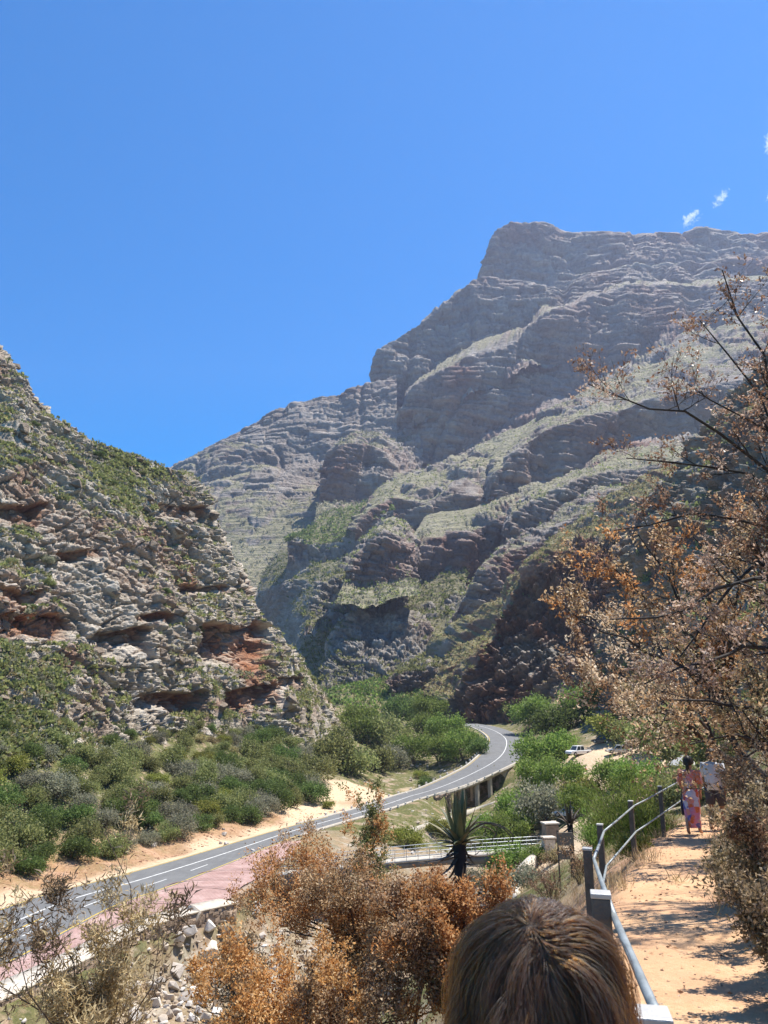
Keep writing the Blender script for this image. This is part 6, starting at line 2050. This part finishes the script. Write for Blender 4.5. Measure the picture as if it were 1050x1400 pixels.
def face(H, J, parent, skin, ear=1.0):
    """nose, eyes, mouth and ears on the +y side of the head"""
    k = H / 1.70
    c = np.array(J['head_mid'][:3])
    b = MB(); b.rings([[(c[0] - .010 * k, c[1] + .092 * k, c[2] + .02 * k), (c[0] + .010 * k, c[1] + .092 * k, c[2] + .02 * k), (c[0], c[1] + .096 * k, c[2] + .024 * k)],
                       [(c[0] - .016 * k, c[1] + .092 * k, c[2] - .03 * k), (c[0] + .016 * k, c[1] + .092 * k, c[2] - .03 * k), (c[0], c[1] + .118 * k, c[2] - .024 * k)]])
    b.build('nose', skin, parent, True)
    for s in (-1, 1):
        b = MB(); b.tube([(c[0] + s * .033 * k, c[1] + .086 * k, c[2] + .012 * k), (c[0] + s * .033 * k, c[1] + .094 * k, c[2] + .012 * k)], [.013 * k, .008 * k], 8); b.build('eye', M_lampw, parent)
        b = MB(); b.rings([[(c[0] + s * .094 * k * ear, c[1] + .01 * k + .02 * k * math.cos(a), c[2] + .03 * k * math.sin(a)) for a in np.linspace(0, 6.0, 8)],
                           [(c[0] + s * (.094 + .014 * ear) * k * ear, c[1] + .0 * k + .022 * k * math.cos(a), c[2] + .034 * k * math.sin(a)) for a in np.linspace(0, 6.0, 8)]]); b.build('ear', skin, parent, True)
    b = MB(); b.box((c[0], c[1] + .088 * k, c[2] - .055 * k), (.045 * k, .012 * k, .010 * k)); b.build('mouth', M_lampr, parent)

def ringloft(name, secs, mat, parent, n=28, fold=0.0, seed=0, sub=False):
    """garment from elliptical sections (cx, cy, z, rx, ry), open at both ends, with thickness"""
    V = []
    r = rs(seed); ph = r.uniform(0, 6.28, 4)
    for i, (cx, cy, z, rx, ry) in enumerate(secs):
        f = i / (len(secs) - 1)
        for j in range(n):
            a = 2 * math.pi * j / n
            w = 1 + fold * f * (.5 * math.sin(5 * a + ph[0]) + .35 * math.sin(8 * a + ph[1]) + .2 * math.sin(13 * a + ph[2]))
            V.append((cx + rx * w * math.cos(a), cy + ry * w * math.sin(a), z))
    q = [(i * n + j, i * n + (j + 1) % n, (i + 1) * n + (j + 1) % n, (i + 1) * n + j) for i in range(len(secs) - 1) for j in range(n)]
    o = link(name, mesh_np(name, V, q, smooth=True), mat, parent)
    m = o.modifiers.new('thick', 'SOLIDIFY'); m.thickness = .006; m.offset = 1
    return o

def sleeve(name, J, n, f, mat, parent, pad=.018):
    a, b_, c = (np.array(J[x + n][:3]) for x in ('shoulder_', 'elbow_', 'wrist_'))
    ra, rb, rc = J['shoulder_' + n][3], J['elbow_' + n][3], J['wrist_' + n][3]
    pts = [a + (np.array(J['chest'][:3]) - a) * .25, a, a * .5 + b_ * .5] + ([a * .1 + b_ * .9] if f < 1 else [b_, b_ * .4 + c * .6])
    rad = [ra * 1.05 + pad, ra + pad, (ra + rb) / 2 + pad] + ([rb + pad * 1.3] if f < 1 else [rb + pad, rc + pad])
    b = MB(); b.tube([tuple(p) for p in pts], rad, 12, cap=False)
    o = b.build(name, mat, parent, True)
    m = o.modifiers.new('thick', 'SOLIDIFY'); m.thickness = .005
    return o

def mat_floral():
    k = Nodes('floral_cloth')
    p = k.obj()
    a = k.voro(k.mapped(p, (1, 1, .75)), 10, 'F1', 'Color')
    c = k.ramp(a, [(.0, (.62, .14, .05)), (.28, (.70, .24, .16)), (.42, (.55, .20, .30)), (.56, (.10, .10, .32)), (.68, (.60, .52, .56)), (.82, (.55, .06, .06)), (.94, (.22, .20, .42))], 'CONSTANT')
    up = k.n('ShaderNodeSeparateXYZ', {0: p}).outputs[2]
    c = k.mix(k.ramp(k.math('MULTIPLY', up, .7), [(.70, 0.0), (.78, .65)]), c, (.64, .17, .07))
    c = k.mix(k.ramp(k.noise(p, 26, 3), [(.5, 0.0), (.62, .6)]), c, (.42, .33, .42))
    return k.surf(c, .85, None, spec=.15)

M_hair_d = mat_plain('dark_hair', (.02, .014, .010), .5, .4, 30)
# walker in a long floral dress with a dark bag
x_, y_ = 6.72, 17.2
pr = thing('person', (x_, y_, gz(x_, y_) + .0), 'person in a long orange, pink and blue floral dress carrying a dark bag', 'person', 'people walking down the trail', R(-35))
J, B = skeleton(1.58, .10, bend=.6)
skin_body('body', J, B, M_skin, pr)
face(1.58, J, pr, M_skin)
ringloft('dress', [(0, .01, 1.33, .10, .075), (0, .012, 1.29, .165, .10), (0, .015, 1.16, .155, .12), (0, .01, 1.00, .125, .105), (0, .0, .86, .165, .14), (0, 0, .6, .17, .16), (0, .0, .36, .15, .165), (0, .0, .16, .145, .18)], mat_floral(), pr, fold=.16, seed=3)
for n in 'lr': sleeve('sleeve', J, n, .5, mat_floral(), pr, .02)
c = np.array(J['head_mid'][:3])
def hair_cap(parent, c, k, mat, bun=True):
    V = []; n, m = 20, 10
    for i in range(m):
        th = math.pi * (.0 + .60 * i / (m - 1))
        for j in range(n):
            a = 2 * math.pi * j / n
            back = max(0, -math.sin(a)); r_ = (.112 + .012 * back) * k * (1 + .04 * math.sin(9 * a + 3 * th))
            V.append((c[0] + r_ * .93 * math.sin(th) * math.cos(a), c[1] - .012 * k + r_ * math.sin(th) * math.sin(a), c[2] + .02 * k + r_ * 1.05 * math.cos(th) - (.05 * back * i / m) * k))
    q = [(i * n + j, i * n + (j + 1) % n, (i + 1) * n + (j + 1) % n, (i + 1) * n + j) for i in range(m - 1) for j in range(n) if not (math.sin(2 * math.pi * (j + .5) / n) > .35 and i > 4)]
    o = link('hair', mesh_np('hair', V, q, smooth=True), mat, parent)
    mm = o.modifiers.new('thick', 'SOLIDIFY'); mm.thickness = .012
    if bun:
        b = MB(); b.tube([(c[0], c[1] - .10 * k, c[2] - .0), (c[0], c[1] - .135 * k, c[2] - .06 * k), (c[0], c[1] - .12 * k, c[2] - .2 * k), (c[0] + .01, c[1] - .10 * k, c[2] - .30 * k)], [.035 * k, .042 * k, .035 * k, .008], 10)
        b.build('ponytail', mat, parent, True)
hair_cap(pr, c, 1.58 / 1.7, M_hair_d)
M_bag = mat_plain('dark_bag_cloth', (.03, .03, .05), .7, .3, 8)
w_ = J['palm_l']
bag = thing('shoulder_bag', (0, 0, 0), 'dark navy bag hanging at the side of the dress wearer', 'bag')
bag.parent = None
cs, sn = math.cos(R(-35)), math.sin(R(-35))
def to_world(px_, py_, pz_): return (x_ + px_ * cs - py_ * sn, y_ + px_ * sn + py_ * cs, pr.location[2] + pz_)
bag.location = to_world(w_[0] - .06, w_[1] - .02, .36); bag.rotation_euler = (0, 0, R(-35))
b = MB(); b.rings([[(.05 * math.cos(a) * s_, .15 * math.sin(a) * s_, z) for a in np.linspace(0, 2 * math.pi, 12, endpoint=False)] for z, s_ in ((0, .8), (.03, 1.05), (.2, 1.1), (.34, .9), (.38, .6))]); b.build('bag_body', M_bag, bag, True)
b = MB(); b.tube([(0, -.09, .36), (0, -.06, .52), (0, 0, .60), (0, .06, .52), (0, .09, .36)], .011, 6); b.build('strap', M_bag, bag, True)

# second walker: grey shirt, dark shorts
x2, y2 = 7.75, 18.4
p2 = thing('person', (x2, y2, gz(x2, y2)), 'person in a pale grey shirt and dark shorts walking half hidden behind twigs', 'person', 'people walking down the trail', R(-40))
J, B = skeleton(1.76, .13, bend=.3)
skin_body('body', J, B, M_skin2, p2)
face(1.76, J, p2, M_skin2)
M_shirt = mat_plain('grey_shirt', (.48, .49, .50), .85, .15, 6); M_short = mat_plain('dark_shorts', (.05, .05, .065), .85, .25, 6)
k = 1.76 / 1.7
ringloft('shirt', [(0, .01, 1.46 * k, .085 * k, .075 * k), (0, .012, 1.41 * k, .19 * k, .11 * k), (0, .015, 1.27 * k, .205 * k, .15 * k), (0, .01, 1.05 * k, .19 * k, .15 * k), (0, 0, .86 * k, .20 * k, .165 * k)], M_shirt, p2, fold=.05, seed=5)
for n in 'lr':
    sleeve('sleeve', J, n, .5, M_shirt, p2, .022)
    a, b_ = np.array(J['hip_' + n][:3]), np.array(J['knee_' + n][:3])
    m = MB(); m.tube([tuple(a + (0, 0, .06)), tuple(a * .6 + b_ * .4), tuple(a * .1 + b_ * .9)], [.135 * k, .115 * k, .10 * k], 14, cap=False)
    o = m.build('shorts_leg', M_short, p2, True); mm = o.modifiers.new('thick', 'SOLIDIFY'); mm.thickness = .006
hair_cap(p2, np.array(J['head_mid'][:3]), k, M_hair_d, False)

# ------------------------------------------------------------------ the head right in front of the camera
hx, hy = .238, 1.24
hp = thing('person', (hx, hy + .02, gz(hx, hy)), 'person with long light brown hair seen from behind, close to the camera', 'person', None, R(14))
foot = gz(hx, hy)
HT = -.326 - foot                                           # standing height
J, B = skeleton(HT / 1.0, .02, bend=.2)
skin_body('body', J, B, M_skin, hp)
face(HT, J, hp, M_skin, .62)
M_top = mat_plain('dark_top', (.05, .055, .075), .85, .2, 6)
k = HT / 1.70
ringloft('top', [(0, .01, 1.45 * k, .085 * k, .075 * k), (0, .012, 1.41 * k, .185 * k, .11 * k), (0, .015, 1.27 * k, .20 * k, .15 * k), (0, .01, 1.05 * k, .175 * k, .14 * k), (0, 0, .84 * k, .20 * k, .165 * k)], M_top, hp, fold=.05, seed=6)
for n in 'lr':
    sleeve('sleeve', J, n, .5, M_top, hp, .02)
    a, b_, c_ = (np.array(J[q + n][:3]) for q in ('hip_', 'knee_', 'ankle_'))
    m = MB(); m.tube([tuple(a + (0, 0, .06)), tuple(a * .6 + b_ * .4), tuple(b_), tuple(b_ * .2 + c_ * .8)], [.13 * k, .11 * k, .085 * k, .07 * k], 14, cap=False)
    o = m.build('trouser_leg', M_short, hp, True); mm = o.modifiers.new('thick', 'SOLIDIFY'); mm.thickness = .006
hc = np.array(J['head_mid'][:3]) + (0, -.006, .0)

def mat_hair_shell():
    kk = Nodes('hair_shell')
    p = kk.obj()
    n = kk.noise(kk.mapped(p, (26, 26, 2.5)), 3, 4, .6)
    c = kk.ramp(n, [(.3, (.035, .022, .014)), (.7, (.085, .055, .035))])
    return kk.surf(c, .55, kk.bump(n, .5, .01), spec=.3)
def hair_mat():
    kk = Nodes('brown_hair')
    inf = kk.n('ShaderNodeHairInfo') if hasattr(bpy.types, 'ShaderNodeHairInfo') else None
    h = kk.n('ShaderNodeBsdfHairPrincipled', {'Roughness': .38, 'Radial Roughness': .45, 'Random Roughness': .3, 'Random Color': .45, 'Melanin': .62, 'Melanin Redness': .06}, parametrization='MELANIN')
    if inf is not None: kk.t.links.new(inf.outputs['Random'], h.inputs['Random'])
    kk.t.links.new(h.outputs[0], kk.out.inputs[0])
    return kk.m
RX, RY, RZ = .067 * k, .090 * k, .122 * k
hcz = hc + (0, 0, -.012 * k)
whorl = np.array((-.20, -.74, .64)); whorl /= np.linalg.norm(whorl)        # crown whorl, turned to the camera
part = np.array((-.30, .55, .55)); part -= whorl * (part @ whorl); part /= np.linalg.norm(part)
def hair_strands(n, seed, npt=16):
    r = rs(seed)
    out = np.zeros((n, npt, 3))
    # roots over the scalp (not the face)
    R_ = []
    while len(R_) < n:
        d = unit(r.normal(size=(n, 3)))
        ok = (d[:, 2] > -.35) & ~((d[:, 1] > .45) & (d[:, 2] < .55))
        R_ += list(d[ok])
    d = np.array(R_[:n])
    nclump = 190
    cl = unit(r.normal(size=(nclump, 3))); ci = np.argmax(d @ cl.T, 1)
    cr = r.normal(size=(nclump, 3)); lift = r.uniform(.0, 1.0, nclump)[ci]
    pos = d.copy()
    L = r.uniform(.30, .44, n) * k * 1.7 / 1.7
    ds = L / (npt - 1)
    ell = np.array((RX, RY, RZ))
    p = pos * ell
    out[:, 0] = p
    wave = r.uniform(0, 6.28, n); wamp = r.uniform(.0, .03, n)
    hang = np.zeros(n, bool)
    fly = r.uniform(0, 1, n) < .035
    for i in range(1, npt):
        u = unit(p / ell)
        nrm = unit(u / ell)
        wq = whorl[None] + np.clip(u @ part, -.1, .42)[:, None] * part[None] + cr[ci] * .07
        wq = unit(wq)
        away = u - wq * np.sum(u * wq, -1, keepdims=True)
        away = unit(away)
        g = np.array((0, 0, -1.0))
        w_aw = np.clip(1.3 - i * .10, .0, 1.3)[None] if np.isscalar(i) else 0
        # sweep round the whorl, then fall
        swirl = np.cross(whorl, away)
        t = away * (1.15 * max(0, 1 - i / 7)) + swirl * (.35 * max(0, 1 - i / 6)) + g * (.25 + i * .16) + cr[ci] * .17 + r.normal(size=(n, 3)) * .035
        t = t - nrm * np.minimum(0, np.sum(t * nrm, -1))[:, None] * (np.linalg.norm(p / ell, axis=-1) < 1.06)[:, None]
        t = unit(t)
        q = p + t * ds[:, None]
        # keep outside the head, in layers
        rad = np.linalg.norm(q / ell, axis=-1)
        tgt = 1.03 + .10 * lift * min(1, i / 5) + np.where(fly, .10, 0)
        q = np.where((rad < tgt)[:, None] & (q[:, 2] > -RZ * .75)[:, None], q * (tgt / rad)[:, None], q)
        # below the skull: hair hangs behind the shoulders, gathering a little outward
        low = q[:, 2] < -RZ * .55
        hor = q[:, :2].copy(); hr = np.linalg.norm(hor / ell[:2], axis=-1)
        q[:, :2] = np.where((low & (hr < 1.0))[:, None], hor * (1.0 / np.maximum(hr, .4))[:, None], hor)
        q[:, 0] += np.sin(wave + i * .7) * wamp * .25
        out[:, i] = q; p = q
    return out
S_ = hair_strands(15000, 9)
nS, nP = S_.shape[:2]
cu = bpy.data.hair_curves.new('hair_strands')
cu.add_curves([nP] * nS)
W_ = (S_ + hcz).reshape(-1, 3).astype(np.float32)
cu.attributes['position'].data.foreach_set('vector', W_.ravel())
ra = cu.attributes.get('radius') or cu.attributes.new('radius', 'FLOAT', 'POINT')
tt_ = np.tile(np.linspace(0, 1, nP), nS)
ra.data.foreach_set('value', (.00042 * (1 - .75 * tt_ ** 3)).astype(np.float32))
ho = bpy.data.objects.new('hair_strands', cu); COL.objects.link(ho)
cu.materials.append(hair_mat())
# solid mass of hair beneath the strands
V = []; n, m = 40, 26
for i in range(m):
    f = i / (m - 1)
    for j in range(n):
        a = 2 * math.pi * j / n
        if f < .5:
            th = math.pi * .5 * f / .5
            s_, z = math.sin(th), math.cos(th) * RZ
        else:
            s_, z = 1 + .02 * (f - .5), -(f - .5) / .5 * .30 * k
        V.append((hcz[0] + RX * 1.0 * s_ * math.cos(a), hcz[1] + RY * 1.0 * s_ * math.sin(a), hcz[2] + z * 1.0))
q = [(i * n + j, i * n + (j + 1) % n, (i + 1) * n + (j + 1) % n, (i + 1) * n + j) for i in range(m - 1) for j in range(n) if not (math.sin(2 * math.pi * (j + .5) / n) > .6 and i > 9)]
hs = link('hair', mesh_np('hair', V, q, smooth=True), mat_hair_shell(), hp)
ho.parent = hs
# ------------------------------------------------------------------ clouds, far beyond the summit
def cloud(px, py, d, wpx, hpx, ang, label, seed):
    c = P(px, py, d); s = d / FPX
    bm = bmesh.new(); bmesh.ops.create_icosphere(bm, subdivisions=3, radius=1.0)
    me = bpy.data.meshes.new('cloud'); bm.to_mesh(me); bm.free()
    kk = Nodes('cloud_vapour')
    p = kk.obj()
    fall = kk.math('SUBTRACT', 1.0, kk.n('ShaderNodeVectorMath', {0: p}, operation='LENGTH').outputs['Value'])
    nz = kk.noise(kk.pos(), .045 + .006 * seed, 8, .62, .4)
    den = kk.math('MULTIPLY', kk.math('MAXIMUM', kk.math('SUBTRACT', kk.math('MULTIPLY_ADD', fall, .42, kk.math('MULTIPLY', nz, 1.5)), .98), 0.0), .16)
    v = kk.n('ShaderNodeVolumePrincipled', {'Color': (1, 1, 1), 'Density': den, 'Anisotropy': .3})
    kk.t.links.new(v.outputs[0], kk.out.inputs['Volume'])
    o = link('cloud', me, kk.m, None, tuple(c))
    o.scale = (wpx * s * .6, hpx * s * .9, hpx * s * .6)
    o.rotation_euler = (0, -ang, 0)
    tag(o, label, 'cloud')
cloud(945, 297, 2400, 40, 22, R(35), 'small bright cloud wisp just above the summit ridge', 1)
cloud(985, 271, 2500, 44, 18, R(48), 'thin cloud wisp right of the brightest one', 2)
cloud(1052, 196, 2600, 50, 18, R(85), 'cloud scrap cut off by the right picture edge, upper one', 3)
cloud(1052, 268, 2550, 22, 12, R(60), 'tiny cloud scrap cut off by the right picture edge, lower one', 4)
# ------------------------------------------------------------------ air between here and the mountains
def build_haze():
    b = MB()
    x0, x1, y0, y1, z0, z1 = -1500, 1500, -60, 1700, -32, 800
    b.add([(x0, y0, z0), (x1, y0, z0), (x1, y1, z0), (x0, y1, z0), (x0, y0, z1), (x1, y0, z1), (x1, y1, z1), (x0, y1, z1)],
          [(3, 2, 1, 0), (4, 5, 6, 7), (0, 1, 5, 4), (1, 2, 6, 5), (2, 3, 7, 6), (3, 0, 4, 7)])
    k = Nodes('haze_air')
    v = k.n('ShaderNodeVolumePrincipled', {'Color': (.64, .71, 1.0), 'Density': 0.000122, 'Anisotropy': 0.35})
    k.t.links.new(v.outputs[0], k.out.inputs['Volume'])
    o = b.build('haze', k.m)
    tag(o, kind='stuff')
build_haze()
